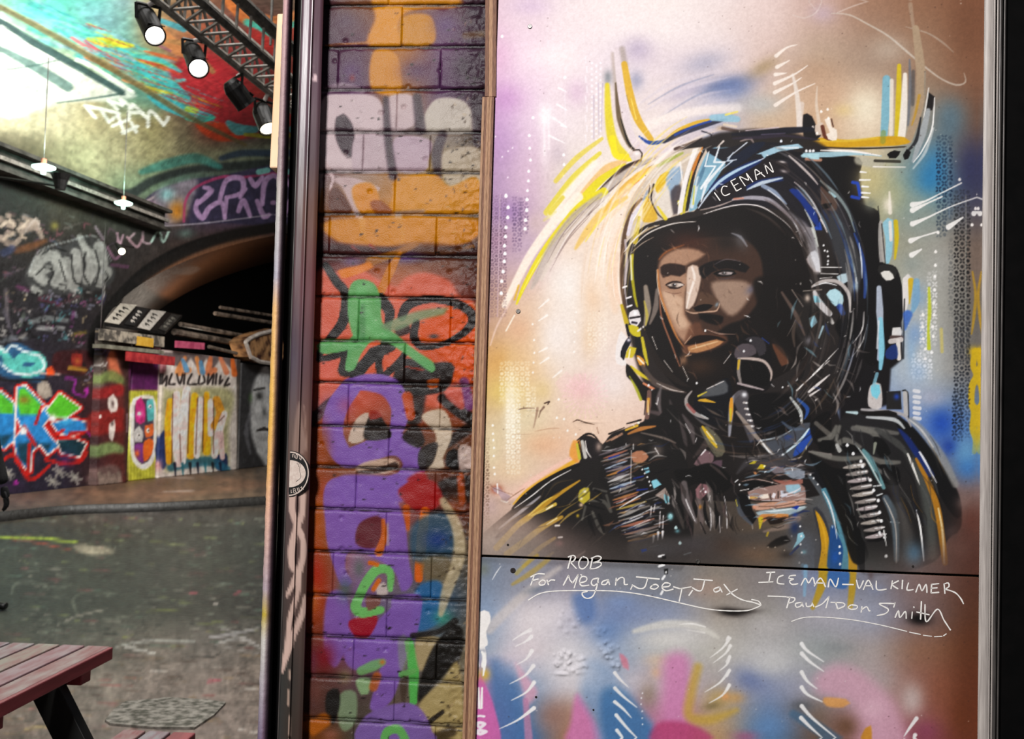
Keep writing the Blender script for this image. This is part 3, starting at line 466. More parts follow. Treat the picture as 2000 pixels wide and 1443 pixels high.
S('890,1270 700,1400 600,1443', '10,50', 'c8b0a8', .6, 20); B(690, 1210, 40, 30, 'a06060', .6); hatch('660,1068 690,1066;685,1160 712,1158', 14, 'f0ece8')
F('880,400 920,380 1000,400 1010,530 930,560 870,500', '241e20', 1, 6); S('870,410 895,530', '26,30', 'c0bcb4', .95, 5); S('895,405 905,480 940,535', '6,10,4', 'fff8f0'); S('830,400 900,352 960,360 1010,420', '8,16,14,6', '1c1412'); B(1000, 450, 34, 50, 'b09c90', .8); S('840,410 870,545', 8, '100c0c')
F('850,790 920,770 930,860 880,900 840,870', 'b8a834', .95, 8); B(890, 800, 20, 16, 'fff4d8', 1); B(862, 855, 16, 16, 'fff0d0', .9); B(862, 905, 22, 20, 'e8c8a8', .9); B(835, 990, 16, 18, 'c8ac30', .9); S('1000,800 1020,860', 26, '0e0c0c', .9)
for q in ('960,780 1060,800', '930,870 1040,880 1090,960', '900,900 870,1020', '950,960 1000,1080 1040,1130', '1060,830 1100,960'): S(q, '20,30,16', '5c5a54', .8, 10)
for q in ('970,790 1010,800', '960,850 1020,880', '920,980 930,1040 970,1140', '1000,980 1020,1040 1040,1120', '900,900 1040,940'): S(q, '20,32,14', '0d0b0b', .95, 6)
# strap webbing, left chest
for k in range(26):
    y_ = 480+k*27+8*_r.random(); x_ = 1000+k*8+30*_r.random(); l_ = 150+110*_r.random(); c_ = ('a8705c', '8c7c78', '585458', 'b09a50', 'b8844c', '9c9894', 'a8b4c4', 'b07c50', '989890', '6c6468', 'c8c4c0', '908880')[int(12*_r.random())]
    S([(x_, y_+30), (x_+l_*.5, y_), (x_+l_, y_-34)], '6,%d,8' % (14+18*_r.random()), c_, .9, 7)
    S([(x_+8, y_+48), (x_+l_*.5, y_+20), (x_+l_, y_-16)], '5,14,5', ('0e0d12', '14183a', '141010')[k % 3], .92, 5)
hatch('1080,540 1160,515;1150,655 1250,605;1270,700 1350,680;1300,790 1380,780', '14,30,10', '20388c', .92, 6); hatch('1160,930 1290,850 1390,800;1200,960 1360,880;1240,1020 1420,930;1230,1090 1400,1020', '5,12,5', 'e4e4ea', .9)
S('1255,480 1250,740', 10, 'c8c0bc', .7, 6); hatch('1410,920 1405,1000;1440,900 1430,960;1480,960 1475,1080;1505,990 1500,1090', '10,8', 'd8d0d0', .9); hatch('1430,1150 1425,1200;1465,1120 1462,1180;1500,1115 1498,1170', '20,8', 'e8e4e4')
F('1260,500 1340,480 1390,530 1330,580 1270,570', 'b07c60', .95, 10); dots('1340,625 1360,655 1380,685 1395,720 1405,750', 8, 'ffffff'); F('1350,620 1390,610 1400,650 1370,660', '88bccc', 1, 5); F('1410,720 1450,700 1490,745 1430,780', '88c4d4', 1, 5, False)
F('1440,830 1520,770 1560,850 1540,890 1500,860', '9c8c84', .97, 6, False); F('1510,820 1550,840 1550,900 1520,890', '80b8c4', .95, 6); B(1560, 995, 26, 30, '88c0c8', 1); dots('1545,890 1560,985', 10, 'ffffff'); F('1330,1260 1370,1245 1380,1265 1340,1280', '1c3c94', 1, 5); S('1400,1235 1470,1220', '6,18,6', 'a4b0b8', .9)
S('1230,350 1330,310 1443,290', '14,34,10', 'c88848', .85, 10); S('1210,320 1300,285', '14,22', 'd8ac3c', .95, 5); dots('1310,258', 12, 'fff4dc'); S('1220,270 1330,240', '10,14', '1a1412'); S('1080,350 1200,300', '14,20,6', '1c1614', .95); hatch('1060,410 1140,370;1100,400 1180,350', '10,20', 'b48c74', .8, 6)
B(1290, 400, 90, 60, '3c332f', .8); B(1460, 480, 60, 70, '6c625c', .8); S('1440,460 1470,510', '8,16,6', 'f0e8e4', .9); S('1270,430 1270,470', 8, 'd8d8d8', .9); S('1330,340 1500,380 1600,420', '8,20,10', '80746c', .8, 8)
# ---- chest
view(1240, 840, 5.0)
F('380,400 520,380 720,320 860,380 960,520 800,640 740,560 600,520 480,560', '0f0d0c', .95, 20)
F('0,1020 400,1050 760,1010 1100,1000 1300,960 1520,980 1750,800 1830,1360 1300,1340 700,1310 0,1290', '4a4644', .75, 90); B(1150, 1220, 330, 120, '806450', .7); B(880, 1130, 180, 140, '4c382c', .6); B(1640, 1150, 160, 220, '5c626c', .85); B(250, 1180, 260, 90, '54565c', .7); B(560, 1130, 260, 120, '48444a', .6)
for q, w_, c_ in (('480,520 500,680 560,820 600,900', '60,80,60,20', '6c6464'), ('640,560 620,700 650,850 650,960', '50,60,50,10', '706462'), ('720,620 750,760 740,960', '50,50,20', '58524f'), ('360,640 420,800 480,960', '20,60,16', '3c3836'), ('800,640 840,820 820,980', '20,44,20', '3a3432')): S(q, w_, c_, .9, 22)
for q in ('560,640 590,760 600,850', '690,660 680,780 710,900 740,960', '420,700 500,880 540,960', '780,700 800,850 790,960', '640,900 690,1010', '520,900 540,960'): S(q, '10,44,10', '0e0b0b', .93, 12)
F('590,580 640,520 700,530 740,600 700,620 640,680 600,650', '8c686c', .95, 8); S('640,600 670,570', '8,16', 'e8d8d8'); dots('690,598', 12, 'ffffff'); B(640, 750, 18, 26, 'd08c34', .95)
hatch('495,670 530,760 590,890;735,760 745,870 738,980;870,645 890,760 902,960;735,640 720,690;825,840 832,1000', '8,12,5', 'ece8e8', .92); S('360,640 410,720', '6,14,4', 'a09898', .7)
S('740,340 820,400 900,480', '20,30,8', '4c4240', .8, 10); S('360,480 430,560', '10,50,20', '504a48', .9, 16)
dots('348,830 400,945 440,1095', 18, 'c4e0e0'); B(345, 845, 30, 40, '8cc0c4', .95); B(415, 985, 32, 26, '6c9ca4', .9); S('480,1215 545,1195', '10,26,10', '9cacb4', .8, 8); F('240,1230 270,1215 300,1250 290,1270 250,1260', '0e0c0c', 1, 5); S('235,1230 268,1220', 18, 'f4f0ec'); F('55,1165 110,1158 120,1175 70,1195', '20409a', 1, 5)
# mask belt buckle cluster, right chest
B(1350, 330, 330, 110, '5c585c', .8); S('1000,420 1120,300 1300,270 1500,300 1680,400', '20,60,70,60,30', '454244', .9, 30); F('1440,380 1540,360 1660,400 1660,460 1600,490 1480,440', '8c929c', .95, 12); F('1320,370 1450,360 1470,430 1360,450 1330,420', '80767a', .9, 16)
F('1190,380 1230,330 1280,345 1250,390 1200,410', 'c8b020', 1, 5); dots('1265,348 1165,305', 10, 'fffbe0'); F('1110,330 1160,300 1195,300 1170,330', 'b8a82c', .95, 6); S('1165,400 1180,425', '26,20', 'c88c5c', .9)
F('1050,490 1200,480 1390,520 1370,560 1200,590 1080,580', '0e0c0c', .95, 8); S('1050,500 1190,480 1400,525', '8,14,8', 'a8948c', .9); S('1100,400 1280,400 1400,470', '10,40,30', '221c1c', .9, 12); S('1030,590 1110,575', '8,16,6', 'ece8e4'); hatch('980,505 1005,485', 10, 'f0f0f0'); dots('1022,528', 10, 'ffffff')
F('1100,600 1450,520 1600,510 1660,560 1650,720 1480,700 1240,690 1120,670', '9c8078', .95, 10); F('1470,540 1590,510 1620,590 1560,620 1480,600', '94b8c8', .97, 8); F('1340,480 1420,490 1640,480 1640,520 1450,530', 'a06c60', .9, 10)
dots('1110,655', 18, 'fff8f0'); F('1210,640 1300,620 1310,660 1230,670', 'f0dccc', 1, 5); S('1130,660 1190,655', 20, 'c49c58', .95); F('1350,610 1380,620 1360,670 1335,650', 'e4dce0', 1, 5); F('1420,590 1480,590 1490,640 1430,660', 'c4c8d4', 1, 6); B(1465, 605, 26, 18, '503c34', .9); hatch('1240,690 1420,680;1420,640 1560,600 1620,560;1480,650 1600,620', '10,16,6', 'e4dce0', .9); S('1200,690 1400,700', 10, '2c2420', .9); hatch('1320,630 1330,680;1400,600 1400,660', 12, '2c2420', .8)
F('1150,740 1230,710 1640,690 1680,720 1400,760 1180,780', 'c89c88', .95, 8); B(1165, 755, 26, 24, 'd89478', .95); S('1210,745 1400,740 1560,710', '10,8', '5c4438', .8); F('1180,800 1280,780 1520,760 1680,750 1500,830 1300,840 1200,830', 'a0b0b4', .95, 10); S('1215,800 1400,785 1660,745', '6,16,8', 'd8e8ec', .9)
F('1530,760 1580,735 1610,740 1580,775', '1c3a94', 1, 5); B(1570, 830, 44, 34, '24428c', .95); F('1190,850 1240,820 1500,820 1500,860 1300,860 1260,900', 'c88448', .9, 10); S('1230,870 1220,960', '50,40,10', 'c4b02c', .95, 10); F('1280,860 1480,860 1440,900 1320,920', '241812', .95, 12); S('1260,990 1500,930 1600,860', '20,60,50', '84746a', .85, 24); S('1300,1000 1290,1030', 20, 'b8a030', .8, 8)
F('1000,620 1100,640 1150,780 1190,860 1150,920 1060,860 1010,740', '0d0c0e', .97, 8); S('1000,660 1030,800 1140,920', '14,50,20', '585c64', .9, 16); S('985,680 1000,740', '8,16,6', 'c8b83c', .95)
F('1380,1060 1480,1030 1520,1080 1440,1120 1330,1150 1290,1130', '0d0a0a', .95, 26); B(1480, 1220, 90, 50, '181414', .95); B(1560, 950, 60, 90, '22345c', .85); F('1590,1010 1640,995 1660,1040 1600,1110 1540,1160 1580,1080', '8cbccc', .97, 6); S('1600,1130 1520,1210', '16,24', '1c2c5c', .9, 8); B(1650, 1190, 34, 26, '7cb0bc', .9); dots('1615,935 1625,1030 1618,1110 1630,1190 1605,1290', 11, 'ffffff'); dots('1300,1140 1370,1140 1460,1170', 7, 'd8c8b8')
S('1640,1320 1650,1400', 40, '6ca4c8', .8, 16)
# suspender bands, right of centre
F('1700,420 1850,380 1960,560 2000,700 2000,1000 1900,700 1780,560', '14141a', .95, 10); F('1740,760 1830,800 1900,1000 1930,1400 1800,1400 1810,1100', '2c2c34', .6, 20)
S('1700,440 1790,560 1860,680 1930,860 1990,1080', '30,50,50,50,50', '585c60', .95, 12); dots('1715,430 1745,465 1785,525', 10, 'ffffff')
F('1760,780 1800,820 1870,960 1910,1180 1890,1390 1790,1390 1820,1160 1800,960', 'c4941c', .97, 7); S('1790,830 1850,1000 1870,1200', '6,20,10', 'dca838', .7, 10)
view(1600, 850, 5.153)
F('100,1050 130,900 230,1000 290,1200 290,1443 90,1443', '205088', .9, 20); B(160, 1230, 60, 90, '1c58a8', .8)
F('20,540 120,560 200,760 260,960 300,1200 300,1400 220,1400 240,1140 170,960 100,740', '5c8c9c', .97, 10); S('40,565 100,680 150,850 180,1040', '8,16,14,6', 'e8e8e8', .95); S('170,700 230,900', '20,30,10', '90b0bc', .6, 14)
F('25,380 60,410 130,520 230,680 300,880 360,1100 380,1400 300,1400 290,1180 230,900 160,700 90,520', 'c09020', .97, 6); S('200,640 270,860 320,1100', '6,14,6', 'd8ac44', .6, 8); dots('205,1115 207,1180 210,1290', 14, 'ffffff')
view(1540, 620, 3.007)
# right shoulder mass
F('340,560 440,540 570,560 640,570 720,640 820,760 920,900 990,1010 1015,1110 1010,1240 940,1300 860,1430 640,1500 430,1500 400,1300 330,1100 300,900 260,700', '242222', .96, 14)
F('640,590 740,650 900,860 1010,1080 1000,1180 940,1130 830,940 720,760 650,670', '121214', .95, 14); F('640,650 700,690 780,800 860,930 820,940 720,780', '1c3474', .9, 14)
S('340,555 400,560', '10,20', 'b8d0d4', .95, 5); S('430,540 580,552 680,575 720,640', '14,20,18,8', 'a8a4a4', .95, 8); S('460,585 620,600 680,650', '12,24,10', 'c4c8c8', .9, 8); F('420,560 590,545 640,575 480,575', '16120f', .95, 5); S('720,600 800,680 900,820 980,980', '30,44,50,40', '90908c', .75, 20); S('710,600 780,660 850,760', '6,12,6', 'd8d4d0', .7, 8)
S('380,650 480,660 640,680', '30,40,20', '6c6a66', .9, 14); S('520,660 640,740 700,800', '30,40,20', '4c4c4a', .9, 14)
for q in ('180,720 250,700 280,640', '250,780 330,720 420,760', '400,640 500,680 540,740', '140,790 240,820 330,830 450,820', '480,820 560,850 650,850', '280,720 300,640'): S(q, '20,36,20', '74726c', .85, 14)
F('200,720 270,730 270,790 200,790 170,750', '0c0b0b', .97, 10); F('320,740 390,750 420,790 330,790', '0c0b0b', .97, 6); F('500,700 560,720 600,800 540,820 510,770', '0e0d0d', .97, 8); F('530,870 640,880 650,980 560,970', '0c0b0c', .97, 8); F('120,800 260,880 340,900 340,1000 400,1200 470,1400 380,1440 300,1200 220,1000', '0d0c0d', .95, 14); B(570, 1060, 50, 80, '1c1416', .8, 60)
S('510,740 500,800', '20,24,8', 'a4a898', .8, 6); S('285,750 300,780', '20,26', 'b4b4b0', .9)
S('440,780 480,840 520,920 560,1000', '20,40,36,20', '6c9498', .95, 8); S('390,740 470,850 540,980', '5,9,5', 'd4dcd8', .85)
for k in range(11):
    x_ = 325+k*13+4*(k % 2); y_ = 870+k*41
    S([(x_, y_+12), (x_+60, y_+4), (x_+118-k*2, y_-6)], '10,30,22', ('a8a098', '948c88', 'b0a4a4', '8c8480')[k % 4], .95, 6); S([(x_+10, y_+32), (x_+70, y_+26), (x_+110, y_+16)], '8,22,12', '0c0a0c', .95, 5); S([(x_+60, y_), (x_+116, y_-8)], '5,9', 'f2eeec', .95)
dots('345,745 380,795 425,840 435,870 480,950 500,1010 527,1070 535,1140 545,1190 535,1260 565,1285 573,1397', 11, 'ffffff'); hatch('500,990 545,985;520,1045 550,1035;600,1200 650,1205', '8,8', 'dce0e0', .9)
S('570,1060 610,1140 630,1250 635,1420', '40,50,44,30', '5c6870', .9, 16); S('560,1060 600,1140 630,1240 634,1440', '4,8,8,5', 'c0b8b0', .9); hatch('560,1250 575,1340', '8,10,4', 'e8e8e4')
S('700,800 760,900 820,1100 850,1400', '20,50,70,60', '5c605c', .75, 50); S('560,900 620,1000 660,1200 680,1420', '20,50,60,50', '4c4a48', .6, 50); S('650,1100 700,1250 720,1440', '20,60,60', '6c6864', .5, 50); S('700,800 725,860 770,980', '10,16,5', 'ece8e0', .95); S('770,790 800,840 870,970', '10,14,4', 'ececf0', .97); S('750,830 830,990 880,1150 920,1440', '14,34,40,34', 'b07c24', .95, 9); S('880,1120 905,1260 915,1443', '8,14,10', 'f0d8a8', .9, 5); S('750,1130 775,1240 795,1430', '5,12,6', 'f6f4f0'); B(740, 1400, 70, 90, '4c7c9c', .9); B(1030, 1090, 60, 60, '8c7c78', .7); B(1020, 1380, 70, 80, '8c7c78', .6); B(1080, 1200, 80, 130, '6c4034', .7); B(960, 1260, 60, 60, '4c4444', .7)
# ---- dry-brush texture that follows the forms
def arcs(n, cx, cy, rx0, rx1, ry0, ry1, a0, a1, cols, wmax, al):
    view(0, 0, 1)
    for _ in range(n):
        q = _r.random(); rx, ry = rx0+(rx1-rx0)*q, ry0+(ry1-ry0)*q; s = a0+(a1-a0)*_r.random(); ln = 8+26*_r.random()
        S([(cx+rx*math.cos(R(s+ln*k/3)), cy+ry*math.sin(R(s+ln*k/3))) for k in range(4)], '.8,%.1f,%.1f,.8' % (1+wmax*_r.random(), 1+wmax*_r.random()), cols[int(len(cols)*_r.random())], al*(.5+.5*_r.random()), 2)
def flicks(n, x0, y0, x1, y1, an, sp, l0, l1, cols, wmax, al, bend=.2):
    view(0, 0, 1)
    for _ in range(n):
        x, y = x0+(x1-x0)*_r.random(), y0+(y1-y0)*_r.random(); t = R(an+sp*(_r.random()-.5)*2); l = l0+(l1-l0)*_r.random(); b = bend*l*(_r.random()-.5)*2
        S([(x, y), (x+l/2*math.cos(t)-b*math.sin(t), y+l/2*math.sin(t)+b*math.cos(t)), (x+l*math.cos(t), y+l*math.sin(t))], '.8,%.1f,.6' % (1.2+wmax*_r.random()), cols[int(len(cols)*_r.random())], al*(.5+.5*_r.random()), 1.6)
arcs(70, 1452, 590, 190, 250, 265, 335, -78, 25, ['7c7876', '9c9894', '3a3a40', '24407c', 'c0bcb8', '5c5048', '16141a', '16141a', '8ca4b0'], 5, .6)
arcs(46, 1432, 600, 150, 195, 195, 262, -95, 40, ['4c3c34', '5c5450', '2a2422', '0c0a0a', '706660', '3c2c26'], 6, .5)
arcs(36, 1455, 640, 150, 235, 180, 260, 15, 110, ['6c6460', '4c4440', 'a09894', '14100f', '54443a', '345080', '84705c'], 5, .5)
arcs(60, 1460, 600, 235, 330, 310, 430, 180, 235, ['f8e6d4', 'f4d8b8', 'e8c08c', 'fff4e8', 'd8b8a0', 'f0d060'], 4, .5)
flicks(50, 1520, 570, 1670, 780, 70, 50, 14, 44, ['6c6058', '3c3634', '8c847e', '100d0d', '54463c', '7ca0ac', '2c4484', 'b8b0aa'], 5, .65)
flicks(26, 1010, 930, 1190, 1040, 143, 6, 30, 80, ['14100f', 'b08a34', '3c3630', '5c4c30', '1c1816', '8c887c', 'c8a850'], 4, .65)
flicks(80, 1175, 870, 1280, 1050, -18, 10, 12, 40, ['100e12', '20305c', '8c8c90', 'c8c4c0', '6c6460', 'a88458', '181416', 'd8d8dc', '9c6c50'], 4, .75)
flicks(44, 1290, 930, 1440, 1020, 82, 12, 16, 44, ['0e0b0b', '4c4440', '7c7470', '28221f', 'a8a09c', '5c4c4c', '14100f'], 8, .7)
flicks(70, 1440, 895, 1570, 1030, -6, 9, 10, 40, ['100e0e', 'b89c90', '8ca4b4', '5c4c44', 'd8ccc8', '1c2c5c', 'a87c58', '242020', '7c6c64'], 4, .75)
flicks(44, 1630, 830, 1740, 1040, 68, 10, 16, 50, ['0e0c0d', '6c6a66', '3c3c3c', '9c9a96', '181618', '4c6068', '84847e'], 5, .7)
flicks(26, 1740, 850, 1820, 1000, 66, 5, 30, 80, ['100f12', '5c5c5a', '2c3450', '8c8884', '3c3a38', '9c7430', '1c1a1c'], 4, .6)
flicks(44, 1290, 790, 1560, 890, 60, 30, 12, 40, ['0f0c0c', '5c5450', '3a3230', '8c8480', '241e1c', '6c5c54'], 5, .65)
flicks(26, 1290, 470, 1400, 560, 60, 30, 8, 26, ['a87c60', '7c5844', 'c49c80', '5c4030'], 3, .4); flicks(34, 1300, 560, 1470, 740, 65, 25, 8, 30, ['8c6850', '4c342a', 'b08c74', '2c1e18', '6c4c3c'], 4, .4)
flicks(70, 1210, 270, 1690, 1060, 60, 80, 3, 12, ['f8f4f0', 'ffffff'], 1.2, .9)
# the foot of the figure thins out into the sprayed ground
yy_ = np.arange(900, 1200)[:, None].astype(np.float32); xx_ = np.arange(900, 1960)[None, :].astype(np.float32)
jy_ = 1083.5+(xx_-935)*.0408
k_ = np.clip((yy_-jy_+75+60*np.exp(-((xx_-980)/110)**2)+30*np.exp(-((xx_-1880)/60)**2))/85, 0, 1); k_ = (k_*k_*(3-2*k_))*np.where((xx_ > 1590) & (xx_ < 1690), .2, .82)
k_ = np.where(yy_ > jy_, np.maximum(k_, np.clip((yy_-jy_)/40+.55, 0, 1)), k_)
C[900:1200, 900:1960] += (G0[900:1200, 900:1960]-C[900:1200, 900:1960])*k_[..., None]
C[1200:, 900:1960] = G0[1200:, 900:1960]
# ---- lower board
view(920, 1060, 3.7037)
S('640,180 400,360 130,620', '30,60,80', 'c4bab4', .65, 40); S('560,120 430,220 300,300', '30,40,20', 'a8904c', .7, 20); S('420,130 330,220', '26,30', 'a89850', .6, 16); B(90, 190, 60, 70, '747868', .6); S('480,90 380,170', 24, 'b09440', .6, 14)
B(600, 500, 200, 130, 'd0c8cc', .7, -30); F('740,380 880,370 900,540 830,590 770,540', '5c76a4', .8, 90); B(980, 640, 150, 130, '6c86b0', .7); B(1080, 430, 160, 80, '7c90b8', .6); B(470, 340, 120, 40, '5c6878', .5, -10); B(1880, 500, 130, 40, '100c0c', .97, 8); B(1700, 330, 200, 100, 'b09080', .4)
F('130,900 260,860 330,960 420,1500 200,1500', '50749f', .85, 110); F('50,960 110,1040 170,1200 210,1443 30,1443', 'c46ca4', .95, 24); F('320,870 400,960 480,1080 400,1180 380,1080', 'd4a0b4', .8, 50); S('395,1140 420,1443', '40,60', 'b884a4', .8, 20)
B(600, 1250, 180, 160, '947468', .75); F('770,1090 900,1290 1010,1500 680,1500 720,1300', 'c87ca8', .92, 60); F('840,850 1000,900 1180,1130 1400,1500 980,1500 880,1270 790,1080', '7c94b4', .85, 110); F('940,1100 1110,1080 1390,1500 1010,1500', '44709c', .8, 90); F('1075,800 1130,840 1140,920 1100,900', 'c87c8c', .85, 24)
B(1350, 850, 130, 70, 'd4b498', .6); B(1340, 940, 60, 60, 'd8a880', .6); B(1280, 1090, 90, 150, '8c7c6c', .75); F('1400,840 1580,840 1570,1330 1560,1520 1320,1520 1380,1300', 'c884ac', .9, 130); F('1340,1310 1560,1300 1740,1400 1760,1500 1320,1500', 'b04c74', .85, 60)
S('1640,900 1590,1100 1580,1250 1720,1280 1920,1210', '60,70,70,70,30', 'bc9c48', .75, 60); B(1790, 1130, 130, 110, 'b49860', .7); B(1740, 1180, 90, 40, '7c7050', .7, -10); B(1400, 700, 260, 90, 'd0ccc4', .7); S('1180,640 1400,590 1620,600 1780,680', '30,60,50,30', 'd4d0c4', .7, 30); B(1840, 1110, 40, 36, 'd89868', .8)
B(100, 950, 50, 60, 'c8a84c', .95); S('55,700 95,800 85,890', '50,30,24', 'f4f0ea'); F('60,500 130,500 140,570 110,640 120,740 60,750 45,640', 'f2ece6', .95, 6); B(90, 780, 40, 24, '8c90a0', .7); S('80,790 100,850 88,960', '16,26,10', 'f8f4ee'); S('80,1050 75,1190', '14,18', 'faf6f0'); S('40,1205 80,1195', 10, 'f4f0ec'); S('60,1250 95,1255', 16, 'f0e8ee'); S('60,1300 100,1310 55,1350 110,1365 60,1385', 22, 'f2e6ee', .95)
hatch('300,705 370,660 430,630;320,750 400,710 435,680;330,880 400,840 440,780;280,1020 390,960 450,890;290,1140 400,1080 455,1010;205,1345 340,1280 455,1195', '4,14,30', 'f4f0ee', .92); hatch('1040,940 1080,990 1140,1045;1040,1050 1100,1110 1200,1190;1040,1150 1100,1200 1160,1265;1050,1245 1130,1340 1220,1430;1055,1355 1090,1400 1110,1430', '26,18,5', 'ecebea', .92)
hatch('1730,830 1820,760 1870,690;1750,870 1840,800 1875,745;1790,930 1850,880 1870,825;1690,1080 1800,1010 1868,925;1720,1160 1820,1100 1868,1030', '3,14,26', 'f0ece6', .92); S('1510,590 1600,585 1695,608', '4,12,8', 'f6f2ec', .95); S('1560,630 1690,650', '4,12', 'e8e4dc', .8)
S('215,170 180,220 155,265', '3,7,3', 'f4f4f4', .9); dots('1240,1085 1232,1120 1230,1165 1238,1215 1238,1265 1240,1310', 6, 'f4f4f8', .9)
hatch('1360,98 1395,92;1360,170 1395,160;1385,262 1400,240;1375,370 1385,350', 16, 'f2f2f2', .95); F('1380,95 1410,90 1412,115 1385,115', '181414', .95, 4); F('1395,190 1425,185 1425,225 1400,225', '181818', .95, 5); dots('1410,210', 8, 'ffffff')
view(1420, 1060, 3.7037)
S('700,200 680,320 620,470', '70,60,30', 'b09024', .9, 16); S('910,210 905,330 890,460', '50,50,40', 'b09028', .9, 14); F('740,200 880,205 860,330 740,300', '3c68a0', .85, 20); S('570,170 560,380', '30,20', '80a8c4', .7, 14); B(1080, 340, 90, 60, '8088a0', .5); B(1040, 230, 30, 60, '5c4c4c', .6); B(1390, 550, 110, 60, '0e0b0b', .95, 5); B(100, 500, 150, 24, '1c1614', .9, -3)
B(300, 600, 200, 100, 'b8b4b4', .6); B(170, 980, 160, 110, '5c6c98', .75, 20); B(300, 1330, 200, 130, '6888b0', .8); B(330, 870, 160, 90, 'b8b8b4', .6); B(540, 1180, 110, 60, '585c60', .7); B(800, 760, 160, 60, '84888a', .6); B(1340, 1120, 110, 150, 'b4a4a0', .7); B(1560, 1080, 160, 260, '8c5a44', .55); B(1700, 1250, 120, 250, '6c3e22', .6); B(1440, 1360, 130, 110, '8c4c64', .7); B(1100, 980, 160, 100, 'a49898', .5)
F('640,980 760,890 900,900 1060,1000 1200,1160 1280,1340 1280,1443 1060,1443 1020,1300 900,1160 760,1120 660,1080', 'c89cac', .85, 130); F('700,1120 860,1130 890,1160 840,1190 720,1180', 'd89c60', .9, 24); F('960,1443 1000,1340 1040,1320 1040,1443', 'c88c30', .9, 16); B(860, 1330, 130, 130, '6c503c', .85); B(130, 1400, 120, 50, 'a06080', .7); B(60, 1120, 90, 60, 'c89858', .6)
S('480,1240 640,1330 800,1443', '60,90,100', '4c6a84', .7, 40); B(1060, 1200, 130, 100, 'd8b0bc', .6)
hatch('540,730 580,780 700,860;540,800 600,860 700,930;540,935 580,1000 650,1055;540,1045 580,1095 690,1150;540,1180 620,1270 800,1420;535,1265 600,1330 690,1410;1370,1270 1320,1340 1280,1400;1360,1390 1340,1440', '30,20,5', 'f0eeec', .92); hatch('0,700 10,680;0,860 20,820;0,960 18,920;0,1060 14,1025', 20, 'ece8e4', .8)
view(0, 0, 1)
for x_, y_, rx, ry, c_, a_ in ((1045, 1215, 75, 45, 'e2d8da', .6), (1120, 1310, 70, 50, 'dcd8dc', .6), (1330, 1240, 90, 36, 'd0ccc8', .6), (1500, 1290, 80, 50, 'c8c6c6', .55), (1640, 1200, 90, 40, 'b8b4b8', .4), (1780, 1370, 30, 40, 'c8b8b4', .5), (1000, 1290, 40, 40, 'd4c4cc', .5), (1240, 1330, 60, 30, 'd0c4c4', .4)): B(x_, y_, rx, ry, c_, a_)
B(1900, 1300, 60, 200, '5c3420', .5); B(1890, 60, 60, 120, '6c4a36', .5); B(1900, 340, 40, 90, '3a3448', .4); B(1890, 1040, 50, 90, '5c3c34', .5)
# fine speckle of spray
n_ = vnoise(1060, CH, 2.2, 1)*.6+vnoise(1060, CH, 5, 2)*.4
C[:, 900:1960] *= (1+(n_-.5)*.10)[..., None]
for k in range(420):
    x_, y_ = 960+_r.random()*950, _r.random()*1443
    view(x_, y_, 1); S([(0, 0), (.6, .3)], .8+1.3*_r.random(), ('3a2c28', 'f4ece4')[int(_r.random() < .3)], .5)
C_MURAL = C.copy()
# ---------------------------------------------------------------- sprayed layers on the brick pier and the steel post
lattice([540, 620, 700, 780, 860, 960], [0, 90, 175, 260, 340, 420, 500, 580, 680, 780, 880, 980, 1080, 1180, 1280, 1380, 1443], [
 '3a2c34 4a3040 7c5238 8c6038 6c4450 3c2a34', '3c2c36 503848 5c3a50 a87034 6a4868 3e2c38', '44343c 54384c 583858 9c6a34 5a3a5a 402e38', '4c3a40 7c686e 8c7a7c 8c7a7c 8c8078 40342e',
 '4a383c 7c6468 9c8478 a87c50 a08858 6c5430', '4c3430 704830 a06c34 c08438 c08840 84602c', '402830 4c2028 7c4428 8c5828 704428 44241c', '503038 905058 c87060 c87460 a05c50 502c24',
 '50343a b0584c d06c54 d06850 cc5c34 a84c24', '50343a b8583e c45c44 a45038 a04c28 90401c', '50383a 803c24 80583c 784c40 6c4830 684434', '483434 8c4c24 a0644c 9c5c58 6c3830 5c3020',
 '443030 8c4c24 9c7894 806060 585450 6c5c44', '44302e 9c4020 80608c 706878 486078 6c5c48', '443030 6c4030 784868 6c6468 70706c 8c7c5c', '3c2c2c 5c3c34 584c44 6c5c50 787060 a08c64', '3a2a2a 784824 585048 706088 84784c a89460'], 540, 0, 962, 1443)
view(480, 0, 2.886)
F('720,-20 940,-20 1200,-10 1180,40 930,60 860,140 870,250 700,260 690,200 730,100', 'd8953c', .95, 30); F('880,100 1040,90 1060,240 890,250', 'cc9038', .9, 20); F('720,290 850,310 870,520 710,500', 'd0903a', .92, 20); S('450,255 700,240', '8,14', 'c08038', .7, 10)
B(560, 120, 110, 90, '5c4458', .8); B(1130, 140, 90, 80, '644874', .75); B(960, 400, 120, 80, '58345c', .8); B(590, 400, 70, 70, '5c3468', .7); B(1230, 380, 80, 70, '40303c', .7); S('1240,200 1350,190', 40, '7c6438', .5, 20)
B(1290, 60, 60, 60, '403040', .7); B(600, 440, 20, 26, '8c2430', .7)
